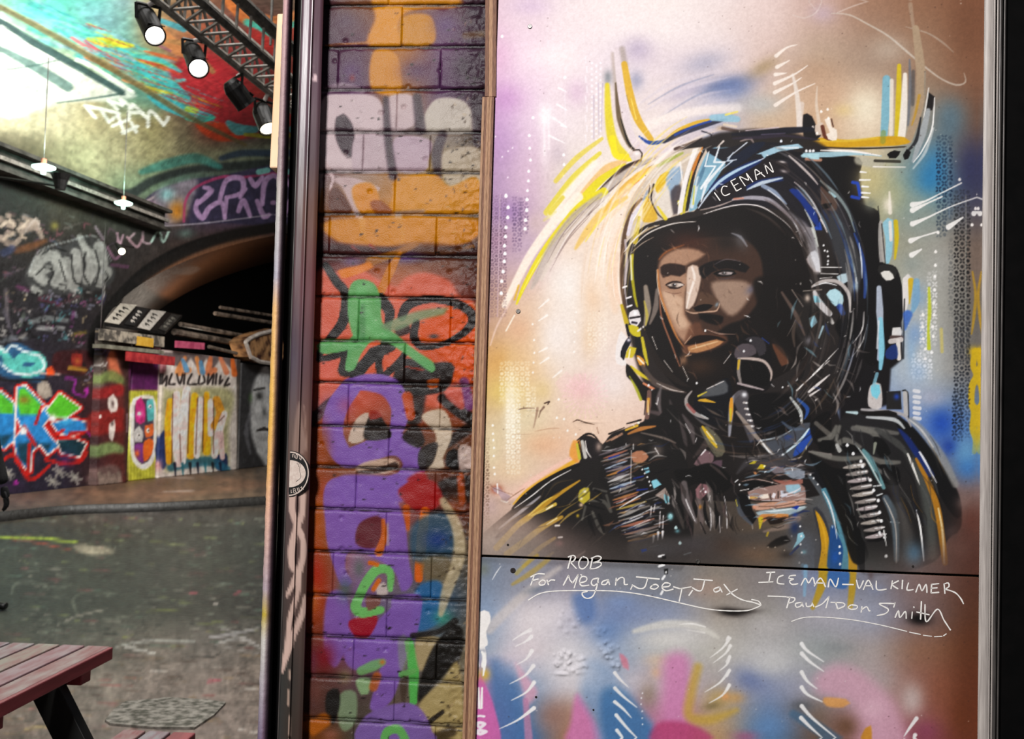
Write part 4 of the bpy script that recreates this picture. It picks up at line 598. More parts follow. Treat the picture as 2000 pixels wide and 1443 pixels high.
# rounded letters in dull white
W_ = 'd0bcbe'
F('420,600 450,540 560,530 720,540 780,620 780,740 640,770 650,860 610,960 520,970 430,910 400,830 400,680', W_, .95, 14); S('430,515 540,490 660,510', '26,50,30', 'a898a0', .8, 16)
F('510,660 550,640 600,700 615,800 595,890 550,870 505,770', '44343c', .97, 12); S('540,860 590,890', 12, 'a89898', .7)
F('800,550 940,540 960,690 850,740 790,690', 'cab6b8', .95, 18); F('990,690 1070,560 1230,570 1290,690 1250,750 1000,735', 'c8beb2', .95, 16)
F('620,770 780,765 800,860 840,960 640,975 600,940', 'c0acb2', .95, 14); F('840,780 1040,790 1030,900 1010,965 850,960', 'bca6b2', .95, 14); F('1100,880 1200,830 1330,850 1330,1020 1240,1090 1130,1030', 'bcae9c', .9, 20)
for q, w_ in (('790,560 800,760 830,990', '34,44,50'), ('965,550 985,730', '50,60'), ('1110,760 1075,870 1085,1000', '50,60,40'), ('1300,560 1310,800', '60,60')): S(q, w_, '40303a', .85, 24)
S('425,890 425,1060 420,1180', '26,16,10', 'ccb4b4'); S('440,910 480,980 492,1010 478,1060 475,1150', '30,20,16,14,8', 'ccb4b4'); F('490,1010 600,1000 760,1060 740,1090 640,1040 640,1230 600,1180 540,1050', 'c4acac', .92, 10); S('650,1230 655,1330', '26,8', 'd4bcb8'); S('665,1240 672,1350', '16,8', 'd4bcb8'); S('860,1220 885,1320 875,1395', '40,16,8', 'c8b0a4', .8)
# orange below
F('600,1060 700,1030 750,1100 740,1190 640,1190', 'd08a30', .95, 18); F('850,1010 1060,980 1150,1050 1300,1000 1320,1190 850,1200 830,1100', 'd09038', .92, 20); F('430,1060 440,1200 410,1200', 'c07c34', .8, 16); F('470,1080 520,1060 600,1190 480,1190', '5c3020', .9, 16); F('480,1240 1300,1240 1280,1350 1100,1400 700,1390 500,1350', 'd08c34', .9, 26); S('850,1200 1000,1190', '20,50,20', 'a8949c', .7, 20); F('700,1140 760,1130 830,1200 740,1210', '8c4c24', .8, 16)
S('450,1400 700,1420 1000,1440 1300,1400', '60,70,60', '3c181c', .9, 40); S('880,1400 1100,1420 1280,1390', '14,30,20', 'a8761c', .8, 16); hatch('600,1390 640,1420;700,1380 760,1430', 14, 'a02c20', .7, 8)
view(480, 480, 2.886)
S('400,50 700,60 1000,20 1300,60', '50,80,70,80', '40201c', .7, 40); B(600, 90, 90, 40, '6c5488', .7); B(900, 70, 130, 50, '64508a', .75); S('700,90 850,40 960,-10', '50,40,30', 'a87018', .8, 16)
F('390,200 500,150 640,130 760,200 850,230 900,180 1010,150 1150,200 1200,280 1290,330 1290,600 1100,900 850,830 600,770 450,900 390,960', 'd6705a', .93, 30); F('1000,420 1290,340 1290,740 1100,800 1010,620', 'd8602a', .85, 40); B(460, 640, 80, 200, 'd8685a', .6); F('620,470 860,560 830,800 700,740', 'd86848', .7, 30)
F('520,140 640,110 700,90 720,120 600,170 540,180', 'dc8428', .95, 16); S('870,40 820,130 760,260', '20,50,44', 'c88018', .9, 10)
K_ = '17110f'
S('450,110 510,200 560,270 550,420 480,520 420,600 410,640', '40,52,52,60,50,40,20', K_, .96, 6); S('410,640 500,620 620,560', '30,40,50', K_, .95, 8); S('570,560 560,650 550,710 640,690 740,600 820,570', '60,56,54,60,70,50', K_, .95, 8); S('720,600 620,740 580,800', '60,60,44', K_, .95, 8)
S('760,300 810,370 800,450 780,560 750,640 770,730 860,660 900,600', '70,60,40,44,44,36,40,30', K_, .95, 6); S('880,400 920,330 1050,300 1200,330 1280,400 1240,480 1120,550 1000,570 950,520 960,430', '50,56,44,50,56,44,30,40,50,40', K_, .95, 6); S('870,480 900,470', 60, K_, .8, 14); B(1060, 510, 34, 16, K_, .95)
F('830,760 880,640 1000,650 1160,660 1170,720 1120,820 900,840', '1c1412', .95, 14); F('1010,610 1080,590 1130,640 1050,660', 'cc5c28', .9, 14); F('1020,760 1090,750 1080,800 1040,810', 'b85c28', .9, 10); S('900,680 1000,700', '8,14', 'b84428', .7, 6); S('1110,860 1200,930 1280,980', '60,70,70', K_, .9, 14); S('960,850 940,960', 110, '1c1614', .85, 30)
S('370,990 460,900 560,830', '60,60,50', '1c1412', .9, 16); S('1270,1020 1180,1080 1100,1130', '60,60,60', '1c1614', .8, 24)
# green star
G_ = '6cab6c'
F('580,250 630,190 720,210 760,300 770,430 850,500 960,590 1060,660 1050,715 900,610 760,530 640,560 580,420', G_, .97, 10); F('590,520 640,490 700,530 650,610 610,700 560,700 570,620', G_, .96, 10); F('400,560 430,530 560,530 640,520 600,580 450,610 410,600', G_, .96, 8); F('760,450 960,370 1140,350 1120,385 980,420 850,480', '849c78', .85, 24); S('650,250 680,400 780,520', '50,70,60', '78b878', .6, 24); S('660,340 650,520', '30,50', '4c7c50', .5, 20)
# lilac letters
L_ = '8a68b2'
B(480, 930, 110, 120, '8c6898', .6); S('600,780 700,770 810,800 870,900 860,1000 840,1060', '70,100,120,110,90,70', L_, .97, 12); S('590,800 520,900 490,1010 500,1100 560,1190 640,1180 800,1120 900,1140 950,1230 900,1320 800,1350', '110,120,120,120,110,120,130,130,130,120,100', L_, .97, 10); F('580,1100 620,980 690,940 700,1010 660,1100', 'd0bcac', .95, 8); F('690,970 740,940 800,1020 820,1080 670,1090', '2c2420', .95, 10); F('700,930 740,925 770,960 700,980', '9c3424', .9, 10)
F('620,1250 700,1210 830,1200 870,1240 800,1280 650,1290', 'd4b8a4', .9, 12); S('630,1275 720,1270 840,1240', '14,30,44', '3c2820', .9, 10); B(560, 900, 60, 60, 'b05c78', .5)
F('990,960 1100,920 1150,980 1160,1080 1110,1200 1120,1250 1020,1250 1060,1140 1070,1060', 'd4c2ac', .95, 12); F('880,1080 960,1010 1010,1100 970,1140', '241a16', .9, 14); F('1140,1160 1200,1150 1200,1260 1130,1240', '181412', .95, 10); F('1200,1130 1270,1140 1270,1270 1210,1270', 'd0bcb4', .9, 14); F('980,1150 1080,1110 1050,1230 980,1260', '241c18', .9, 12); S('910,850 930,960', '60,50', 'cc5c24', .85, 14); S('1230,770 1260,900', '60,60', '7c5494', .8, 20); F('1120,830 1200,760 1230,920 1180,900', 'd06c60', .85, 16)
B(430, 1150, 60, 200, 'a05420', .8); B(460, 1380, 70, 90, 'a8402c', .8); F('520,1310 640,1290 900,1320 880,1443 500,1443', L_, .9, 30); B(680, 1390, 130, 60, '9c78b8', .6); F('900,1330 1000,1270 1040,1350 1100,1443 930,1443', 'a82c2c', .9, 26); F('1090,1330 1260,1300 1270,1443 1110,1430', '241a16', .85, 24); S('1210,1300 1220,1443', 40, 'c05c20', .8, 16)
view(480, 943, 2.886)
B(400, 220, 80, 260, 'b05c1c', .85); B(500, 180, 90, 130, 'b87c9c', .6); B(400, 520, 70, 180, 'b03820', .85); B(380, 660, 60, 110, 'b86c28', .7); B(1180, 130, 80, 80, '8c481c', .8)
F('480,-20 900,-20 850,60 900,240 920,440 940,560 880,610 820,480 600,380 560,480 600,560 540,580 480,420 450,250', L_, .95, 14); F('620,340 640,230 740,185 780,230 770,340 700,370', '6c3034', .95, 14); S('775,210 780,300 750,390', '20,36,50', 'd0702c', .9, 10); S('800,230 800,350', 14, 'b8a0a0', .7, 8); F('860,40 950,-10 1060,-10 1110,100 1000,170 900,110', 'a42c2c', .92, 20); S('905,140 915,260', '40,20', 'cc6424', .9, 10); S('1010,160 990,340 975,540', '50,60,44', 'e07020', .97, 6)
F('940,240 1120,160 1180,330 1130,430 950,440', '3c5c70', .85, 40); B(1080, 320, 90, 70, '244080', .85); F('1000,430 1130,410 1170,500 1090,620 1010,560', '7c6c50', .8, 40); F('960,600 1100,560 1110,760 960,830', '3c70a0', .9, 26); B(1110, 760, 70, 60, '4c9c84', .8); S('1110,100 1190,250 1200,420 1130,620 1100,740', '40,60,70,60,30', 'c8b898', .85, 20)
F('460,640 560,620 600,800 640,880 560,960 500,1040 440,930', L_, .92, 24); F('830,640 980,630 990,720 960,870 900,1000 820,1230 700,1270 760,1000 640,890 760,760 820,700', L_, .95, 14); F('580,780 740,750 700,860 630,880', 'a02434', .95, 12); S('600,900 700,930 780,920', '60,120,80', L_, .9, 16); F('560,950 740,940 760,1030 600,1050', L_, .9, 16)
S('815,600 810,500 740,490 680,560 640,640 620,700 660,730 760,715', '30,44,56,56,52,60,60,44', '7cc070', .97, 6); F('730,590 780,560 800,630 740,630', 'd8c8c0', .9, 8); B(640, 480, 46, 80, '5c6c60', .7); B(560, 600, 60, 90, '4c6860', .7); F('680,640 760,640 760,680 690,720', '805448', .9, 8); hatch('720,600 750,550;700,450 740,460', 26, 'd8742c', .9, 8)
B(440, 980, 80, 110, '84202c', .9); B(350, 1010, 60, 120, '6c3054', .8); B(560, 1090, 60, 60, '9c9468', .6); S('650,1060 720,1030 770,1010', '50,60,40', '80b474', .85, 14); F('620,1110 700,1100 690,1190 650,1195', '98b888', .9, 14); F('530,1190 620,1180 620,1340 560,1400 520,1340', '8ca080', .85, 20); F('460,1180 520,1160 530,1250 490,1360 450,1280', '181410', .9, 16); S('740,1090 720,1150', 50, 'c06c38', .8, 16); B(770, 1010, 20, 18, 'd0783c', .9)
S('920,900 945,1050 945,1230', '50,60,44', '64b860', .97, 6); S('880,1080 950,1060', '40,30', '74b068', .9, 6); F('860,870 920,880 910,1020 870,1060', '90a080', .5, 20); F('960,880 1100,880 1040,1000 980,1060', 'b8a47c', .9, 20); F('1060,920 1180,800 1230,860 1200,1000 1080,1120 980,1240 980,1120', '1c1814', .92, 20); S('940,860 1080,840 1180,780', '30,30,40', '201a16', .85, 14); F('870,1120 910,1090 900,1240 880,1240', '4c3c30', .8, 14)
F('980,1240 1100,1120 1200,1020 1215,1443 1060,1443 1000,1330', 'bca878', .9, 26); S('1030,1350 1110,1290', '30,24', '241c14', .9, 8); S('1060,1443 1160,1400', 60, '302418', .7, 24)
F('660,1330 780,1260 920,1240 1000,1290 1050,1400 1050,1460 640,1460', '8c70b0', .95, 14); S('780,1443 800,1400 860,1390 900,1443', '44,50,50,44', '74b868', .96, 6); S('350,1400 440,1340', 80, 'c07020', .85, 30); B(480, 1420, 60, 40, 'a87060', .7); B(330, 1220, 50, 120, '54384c', .6); B(400, 1180, 40, 80, '7c5048', .6)
# chips and pits; joint shade, lit ledges and ridge highlights put into the colour
for y_ in [10, 92, 175, 258, 336, 419, 500, 581, 668, 749, 835, 916, 998, 1082, 1168, 1249, 1328, 1412]:
    sl_ = .052*(y_-80)/1400; view(0, y_, 1); x_ = 618
    while x_ < 950:
        l_ = 10+50*_r.random()
        if _r.random() < .75: S([(x_, sl_*(x_-780)+1.5*_r.random()), (x_+l_*.5, sl_*(x_-780+l_*.5)+2*_r.random()), (x_+l_, sl_*(x_-780+l_))], '1,%.1f,1' % (2+2.5*_r.random()), '140c0a', .75, 1.5)
        if _r.random() < .3: S([(x_, 5+sl_*(x_-780)), (x_+l_*.7, 5+sl_*(x_-780+l_))], '1,2.2,1', 'e8d8c8', .35, 1.5)
        x_ += l_*.9
for k in range(330):
    x_ = 620+325*_r.random()**.75; y_ = 1443*_r.random(); view(x_, y_, 1); q_ = _r.random()
    if q_ < .5: S([(0, 0), (2+5*_r.random(), 2*_r.random()-1)], '%.1f,%.1f' % (1.5+3.5*_r.random()**2, 1), '120a08', .85)
    elif q_ < .8: S([(0, 0), (4*_r.random(), 3*_r.random()), (8*_r.random(), 5*_r.random()-2)], '.8,1.6,.8', '1c100c', .6)
    else: S([(0, 0), (3*_r.random(), 1)], 1.4, 'f0e4dc', .5)
for k in range(240):      # rough spalled strip along the batten
    x_ = 860+90*_r.random()**.6; y_ = 1443*_r.random(); view(x_, y_, 1)
    S([(0, 0), (6*_r.random()-3, 5*_r.random()), (10*_r.random()-5, 9*_r.random())], '1,%.1f,1' % (2+2*_r.random()), ('181009', '2c1c14', 'b8a080', '100a08')[int(4*_r.random())], .55, 2)
S('0,0 2,400 -6,800', 1, '000000', 0)
C_BRICK = C.copy()
# ---- paint on the post
lattice([535, 570, 600, 640], [0, 150, 300, 420, 560, 700, 860, 1000, 1200, 1320, 1443], ['4a4348 5a4a50 6a525c 5a3c48', '544a4e 6a5660 6c5660 5c404c', '4e4448 4c4044 5c4a50 644c50', '4c4444 544648 6c4c44 74503c', '4c4446 5c464a 6c4448 783c40', '48404a 504450 604448 6c4448', '4c4444 6c5850 745448 683c34', '44403e 5c4a48 644a44 5c3c30', '3c3a38 54423e 5c4840 543c34', '343836 403a36 54423c 54383c', '3a3c3c 40362f 503a34 583828'], 530, 0, 650, 1443)
B(300, 200, 40, 200, '644c4c', .5)
view(480, 480, 2.886)
F('300,880 320,1000 340,1150 270,1180 275,1020', 'a88c80', .6, 14); S('330,900 345,1160', 8, 'c8a898', .4)
view(480, 943, 2.886)
P_ = 'd8b8aa'
S('262,70 262,160 290,240 315,300', '40,36,34,30', P_, .95, 5); S('322,70 315,180 280,270 258,370 262,470 295,510', '40,34,36,40,36,30', P_, .95, 5); S('310,270 325,350 318,440 285,530 232,635', '26,36,36,40,16', P_, .95, 5); S('300,490 290,620 250,760 235,900 206,1060', '30,30,28,30,14', P_, .95, 5); S('332,640 318,740 270,850 232,960 206,1060', '12,36,36,40,14', P_, .95, 5)
hatch('248,1055 248,1110;242,1170 240,1250;246,1310 244,1420', '10,22,12', 'c8aa98', .85, 5)
view(480, 0, 2.886)
S('392,420 390,445', '14,26', 'e8c8cc'); dots('384,380', 8, 'd8b8c0')
C_POST = C.copy()
# ---------------------------------------------------------------- spray paint of the tunnel beyond (vault, far walls, road)
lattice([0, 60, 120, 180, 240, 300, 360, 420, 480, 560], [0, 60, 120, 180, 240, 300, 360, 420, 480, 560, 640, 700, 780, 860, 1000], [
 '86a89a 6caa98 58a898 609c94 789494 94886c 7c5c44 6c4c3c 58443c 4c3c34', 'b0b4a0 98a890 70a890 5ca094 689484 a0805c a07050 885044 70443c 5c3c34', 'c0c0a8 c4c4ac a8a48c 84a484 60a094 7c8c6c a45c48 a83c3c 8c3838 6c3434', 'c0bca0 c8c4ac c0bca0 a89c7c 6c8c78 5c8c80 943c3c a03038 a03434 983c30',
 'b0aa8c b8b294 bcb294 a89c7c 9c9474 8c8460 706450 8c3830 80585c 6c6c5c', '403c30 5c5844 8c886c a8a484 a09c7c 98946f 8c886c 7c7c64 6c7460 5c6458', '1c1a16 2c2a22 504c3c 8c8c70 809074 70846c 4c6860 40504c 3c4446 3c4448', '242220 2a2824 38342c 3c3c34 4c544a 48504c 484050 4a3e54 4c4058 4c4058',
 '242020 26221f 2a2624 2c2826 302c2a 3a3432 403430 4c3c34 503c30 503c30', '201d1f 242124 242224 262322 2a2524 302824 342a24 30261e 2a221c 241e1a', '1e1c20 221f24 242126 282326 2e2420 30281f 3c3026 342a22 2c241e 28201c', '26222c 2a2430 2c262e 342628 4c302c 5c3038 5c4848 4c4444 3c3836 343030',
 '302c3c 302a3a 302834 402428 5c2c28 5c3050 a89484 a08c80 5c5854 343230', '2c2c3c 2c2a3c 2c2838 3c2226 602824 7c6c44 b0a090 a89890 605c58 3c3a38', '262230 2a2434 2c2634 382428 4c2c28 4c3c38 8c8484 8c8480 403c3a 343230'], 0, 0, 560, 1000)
view(0, 0, 3.007)
# teal, yellow and red strokes of the vault mural
B(300, 130, 300, 130, '5cb8a0', .8, 25); B(600, 120, 240, 100, '8098a8', .5, 25); B(180, 60, 160, 80, '68b8a0', .6, 25)
for k in range(170):
    x_ = 120+900*_r.random(); y_ = x_*.45+40+230*(_r.random()-.6); l_ = 60+90*_r.random()
    S([(x_, y_), (x_+l_*.5, y_+l_*.2), (x_+l_, y_+l_*.42)], '6,%d,6' % (14+18*_r.random()), ('4cb09c', '6cc0ac', '3c8c90', '58a4a8', '8ca4b0', '7c90a8')[int(6*_r.random())], .55, 8)
F('1000,420 1150,300 1300,360 1420,480 1590,720 1500,800 1300,810 1150,700 1050,560', 'ac3038', .9, 40); F('1150,720 1300,720 1440,800 1300,830 1200,790', 'cc4c24', .9, 20)
for q, w_, c_ in (('520,230 640,250 780,270', '20,60,20', 'c0b830'), ('770,320 880,360 1030,390', '30,44,10', 'bcb430'), ('790,490 900,530 1020,545', '16,34,14', 'c8b838'), ('700,290 800,330 950,360 1060,420', '20,30,30,16', '4cb0b0'), ('800,380 900,450 1000,500 1100,580', '40,60,70,40', '48b0b0'), ('880,560 960,600 1100,660 1240,690', '30,80,70,40', '44a8b0'), ('1100,690 1180,700 1260,690', '30,50,14', '48b098'), ('850,300 960,330 1040,350', '10,22,8', 'c06038'), ('820,350 940,390 1060,440', '10,24,10', 'b84838'), ('500,330 600,370 690,410', '20,40,16', 'cc7c40'), ('600,380 700,430', '30,20', 'd08848'), ('720,470 830,500', '14,26', 'cc8858'), ('420,220 520,280 640,320', '14,26,14', 'c86c70'), ('500,240 620,320 700,360', '8,16,8', 'b83c58'), ('1340,720 1400,760 1500,760', '30,70,40', '58b0b4'), ('1440,790 1580,800', '20,30', 'b0b038'), ('1100,640 1150,650', 34, 'a8b838'), ('940,180 1040,280 1180,330', '60,80,60', 'b87c50'), ('1180,160 1300,250', 50, 'a05c44'), ('940,120 1080,170', '30,40', '48909c'), ('1330,0 1450,110 1550,110', '50,70,40', 'b86c38'), ('1420,60 1560,110 1640,120', '30,50,40', 'c07848'), ('1450,130 1640,220', '40,70', '48a898'), ('1480,190 1640,300', '60,90', 'a83430'), ('1020,480 1080,470', 20, '58b0b0'), ('900,250 1000,300', 16, '8c5c68'), ('980,240 1100,270 1250,420', '20,40,30', 'a07850')):
    S(q, w_, c_, .9, 10)
for k in range(150):
    x_ = 480+700*_r.random(); y_ = .62*x_-60+170*(_r.random()-.75); l_ = 50+80*_r.random()
    S([(x_, y_), (x_+l_, y_+l_*.35)], '4,%d,3' % (6+11*_r.random()), ('48b0b0', '3c9c9c', 'c0b430', 'b83c40', 'd08048', '58c0b8', '8c3848')[int(7*_r.random())], .75, 6)
for k in range(26):
    x_ = 1050+400*_r.random(); y_ = 380+(x_-1050)*.6+180*(_r.random()-.3); l_ = 60+90*_r.random()
    S([(x_, y_), (x_+l_*.6, y_+l_*.55)], '4,12,4', ('8c2430', 'b83840', 'c04448', '7c2c34')[int(4*_r.random())], .7, 8)
S('0,40 300,200 700,430 1100,680 1440,850', '30,36,36,30,20', '6c6244', .9, 14); S('0,22 300,182 700,412 1100,662', '5,8,8,5', '9c9070', .7, 6)
# panel lettering: dark teal frame bars and white block letters
F('0,110 60,130 350,330 790,545 640,590 330,605 0,670', 'd8dad0', .8, 30)
S('0,120 200,250 420,370 720,545', '30,44,44,34', '2c4444', .85, 10); S('720,548 560,575 330,605', '16,10,8', '3c5450', .8, 8); S('0,285 200,390 400,510', '30,54,60', '4c6864', .75, 14); S('150,515 260,540', '40,40', '8c9c94', .6, 16); S('350,350 200,385 30,410', '8,12,6', '3c5450', .75, 6); S('450,350 560,400 780,540', '22,26,20', 'e4e6da', .9, 6)
for q in ('636,592 690,642', '640,594 722,618', '722,618 700,574', '700,574 778,634', '758,690 772,612 862,692', '775,660 836,662', '868,742 884,652 962,734', '962,734 988,690', '500,620 560,690', '505,622 590,640', '590,640 640,716', '600,640 690,664', '640,716 700,670', '690,664 730,780', '660,740 760,700', '720,780 806,742', '770,720 800,775'): S(q, 20, 'e4e6da', .92, 6)
# end of the vault: dark and teal sweeps over violet letters
S('620,1120 760,1140 900,1060 1100,1000 1300,980 1660,960', '40,60,50,40,50,60', '2c3434', .85, 24); S('830,1010 960,970 1150,930 1290,980', '30,60,60,30', '3c8078', .7, 24); S('1300,930 1420,900 1600,900', '30,40,40', '28384c', .8, 20)
F('820,1230 900,1130 1100,1060 1300,1030 1700,980 1700,1300 1300,1310 940,1320 840,1290', '3c3850', .93, 14); F('900,1140 1150,1050 1130,1180 1060,1300 940,1310', 'a8a0a0', .6, 40); B(1040, 1240, 60, 80, 'c88428', .9); B(980, 1140, 60, 50, '88c0c0', .8); B(880, 1220, 50, 50, '9c6c80', .8); S('1080,1300 1090,1180 1150,1100 1300,1040 1440,1040 1640,1010', '14,16,16,18,16,14', 'a84068', .8, 8)
V_ = 'b494bc'
for q in ('1160,1180 1150,1230 1190,1280 1230,1220 1300,1190 1320,1280', '1170,1190 1240,1120 1200,1100', '1290,1180 1330,1060 1420,1050 1420,1130 1330,1160', '1330,1160 1320,1280', '1400,1240 1430,1180 1470,1270', '1440,1110 1410,1160', '1510,1180 1550,1270 1580,1260', '1540,1200 1560,1060 1640,1020', '1600,1190 1660,1180', '1470,1050 1500,1090 1540,1040'): S(q, '26,34,22', V_, .92, 8)
S('850,1270 840,1200 900,1160', 14, 'c8b8b8', .7, 8); hatch('1520,1010 1570,1000', 34, '80c0b8', .9, 10); S('900,1330 1200,1310 1600,1260', '6,8,5', 'c8c0c8', .7, 5)
hatch('890,1420 930,1360 960,1420 990,1360', 14, 'a8c4b8', .9); hatch('840,1360 840,1420 880,1430;760,1400 790,1370', 14, 'b8a0a8', .7, 8); B(1090, 1370, 70, 40, '607870', .7)
view(0, 420, 2.577)
for k in range(110):
    x_, y_ = 560*_r.random(), 520*_r.random(); l_ = 16+40*_r.random(); an = 6.3*_r.random()
    S([(x_, y_), (x_+l_*math.cos(an), y_+l_*math.sin(an)), (x_+l_*1.2, y_+l_*.8*math.sin(an+1))], '4,%d,4' % (5+9*_r.random()), ('6c6460', '4c4450', '38343c', '604858', '585c58', '100e10', '84505c', '3c4c5c')[int(8*_r.random())], .55, 6)
# grey tag bubbles on the pier
for q in ('0,20 60,60 30,100', '40,0 110,50 170,40', '100,90 180,60 210,110', '0,110 60,150 100,120', '120,10 190,40'): S(q, '26,34,22', '9c8c80', .75, 10)
B(275, 55, 26, 26, '8c8440', .8); S('80,180 150,160 230,130', '30,40,20', '80502c', .6, 20); S('20,190 60,170', 40, '303858', .7, 16)
F('140,260 220,180 330,150 400,110 480,120 560,240 580,310 520,370 350,400 200,390 130,330', '3a3a3a', .9, 16)
for q, w_ in (('160,290 200,230 250,200 290,240', '40,60,60,40'), ('220,330 190,300 240,270', '50,50,40'), ('280,200 300,300 280,340', '44,70,50'), ('330,240 340,310 320,360', '60,74,50'), ('380,190 390,280 370,360', '50,60,50'), ('440,190 470,240 440,330', '60,70,50'), ('500,160 510,240', '60,70'), ('530,290 500,340', '70,50'), ('170,370 200,390', '34,30'), ('400,110 440,190', '30,40')): S(q, w_, '8c8c88', .9, 10)
for q in ('180,300 230,260 270,290 240,340', '300,230 330,330', '360,200 370,320 400,350', '430,190 420,290 450,350', '480,180 500,270 480,350', '520,280 545,310 520,340', '210,200 260,170 330,180'): S(q, 9, '181818', .9)
S('150,280 200,180 350,130 480,110 560,230', '6,8,6', 'a0a4a4', .6, 6); B(515, 285, 14, 14, 'a8a8a8', .9)
for q, c_ in (('30,380 40,560', '6c6468'), ('90,360 140,380', '5c3050'), ('150,540 240,520 340,530', '787c7c'), ('190,570 320,570', 'a0a0a0'), ('200,420 300,450', '4c2434'), ('370,490 360,560', '6c3c68'), ('20,480 60,600', '4c4850'), ('120,500 100,560', '586058'), ('380,600 430,590', '7c6c30'), ('0,640 60,620 140,620', '606468'), ('100,620 130,600', '8c8884')): S(q, '20,30,16', c_, .75, 12)
# blue creature and red patch
F('0,700 40,650 110,650 200,710 230,780 210,840 100,830 0,800', '2c5c80', .9, 14); S('10,680 70,760 110,720 190,720 200,770 120,790 30,740', '30,50,50,56,60,50,30', '5cb4a8', .95, 8); S('0,660 30,690 60,655 130,690 200,710 220,770 150,800 60,790 10,750', 11, 'd0dce0', .9); S('200,790 260,800 340,790', '10,18,8', 'c8a8a0', .8); F('230,770 270,760 275,800 240,810', 'dc5424', .95, 6); F('270,700 340,680 450,690 450,800 280,790', '3a1216', .9, 14); F('360,700 410,700 410,760 370,770', '8c2c24', .9, 8); S('350,770 430,780', 20, 'a88430', .8, 8); B(390, 735, 20, 20, 'b06c34', .7)
S('330,820 380,830 370,890 430,910 440,870', 12, '8c2c8c', .8, 6); F('190,850 240,840 260,910 200,920', 'b8ac9c', .85, 10); S('0,830 230,830', 14, '141216', .8, 8)
# wild-style letters: outline red and white, filled green over blue
GR_, BL_, DK_ = '5cb830', '2f84c4', '123c48'
pieces = [('0,885 70,945 75,1010 72,1130 20,1175 0,1165', BL_), ('90,868 125,858 218,955 195,1012 236,962 252,1010 215,1060 250,1110 292,1160 240,1205 200,1152 160,1190 150,1290 90,1235 72,1130 115,1080 82,1010', BL_), ('235,985 300,898 404,970 335,1018 262,1018', GR_), ('262,1050 350,1026 442,1045 436,1078 372,1108 300,1100', BL_), ('290,1136 380,1130 432,1150 400,1214 310,1196', DK_)]
for q, c_ in pieces:
    P_ = [tuple(map(float, z.split(','))) for z in q.split()]
    S(P_+[P_[0]], 34, 'c41c14', .97, 5, True)
for q, c_ in pieces:
    P_ = [tuple(map(float, z.split(','))) for z in q.split()]
    S(P_+[P_[0]], 13, 'f0e8e0', .95, 4, True); F(q, c_, 1, 3, False)
F('0,892 66,948 70,1002 0,996', GR_, .97, 12, False); F('96,876 124,868 208,955 188,1004 100,1004 88,950', GR_, .97, 16, False); F('90,1150 150,1140 260,1150 240,1195 200,1145 160,1180 146,1275 94,1228', DK_, .9, 26, False); F('0,1110 66,1100 20,1165 0,1160', DK_, .85, 24, False); B(120, 930, 40, 26, 'a84c28', .6); B(330, 1040, 50, 24, '4cb0e0', .7)
for q in ('120,1060 160,1130 180,1160', '240,1060 270,1110 320,1080', '0,1250 70,1210 150,1330 250,1260', '180,1050 210,960', '150,1150 140,1310', '230,1230 320,1250 400,1240 440,1190', '350,1100 430,1090'): S(q, '16,22,14', 'c02018', .92, 6)
dots('118,1082 265,1020', 16, 'ffffff'); B(118, 1082, 26, 26, 'ffffff', .8); B(265, 1018, 22, 22, 'ffffff', .8)
for cx, cy in ((40, 1300), (265, 1340), (375, 1320), (300, 1290)):
    for a_ in range(6): S([(cx, cy), (cx+34*math.cos(a_*1.05), cy+30*math.sin(a_*1.05+.4))], '16,12', 'a09c94', .8, 6)
dots('460,1310 80,1340', 14, 'c830b0'); hatch('440,1090 460,1110;430,880 440,890', 16, 'b030a0', .8, 8); B(330, 1230, 60, 50, '5c2c70', .6); B(60, 1370, 80, 40, '3c2444', .7)
# ---- pillar
for q, w_, c_ in (('500,690 520,780 500,880', '20,40,30', '5c5048'), ('560,700 580,800', '40,60', 'c06c4c'), ('500,830 560,810 620,840', '40,60,40', '6c7c48'), ('500,900 600,880', '50,60', '8c2424'), ('490,1050 600,1030', '120,120', '84241f'), ('490,1190 560,1170 610,1180', '60,60,40', '78905c'), ('490,1330 560,1310', '110,110', '6c5854'), ('500,650 560,660', 40, 'b0a498'), ('640,700 640,1300', 30, '3c2824')): S(q, w_, c_, .85, 26)
F('545,920 570,900 590,930 590,985 560,995 545,970', 'd8ccc4', .97, 8); F('550,1050 575,1030 580,1080 565,1140 550,1120', 'd4c8c0', .97, 8); B(568, 950, 12, 26, '3c2c2c', .8); B(565, 1050, 10, 18, '2c2020', .8); hatch('640,1000 640,1090', 8, 'a0909c', .5); dots('505,1010', 8, 'e0d8d0')
for k in range(5): S([(500+k*24, 1300+10*(k % 2)), (510+k*24, 1350)], '20,26', '8c8074', .6, 10)
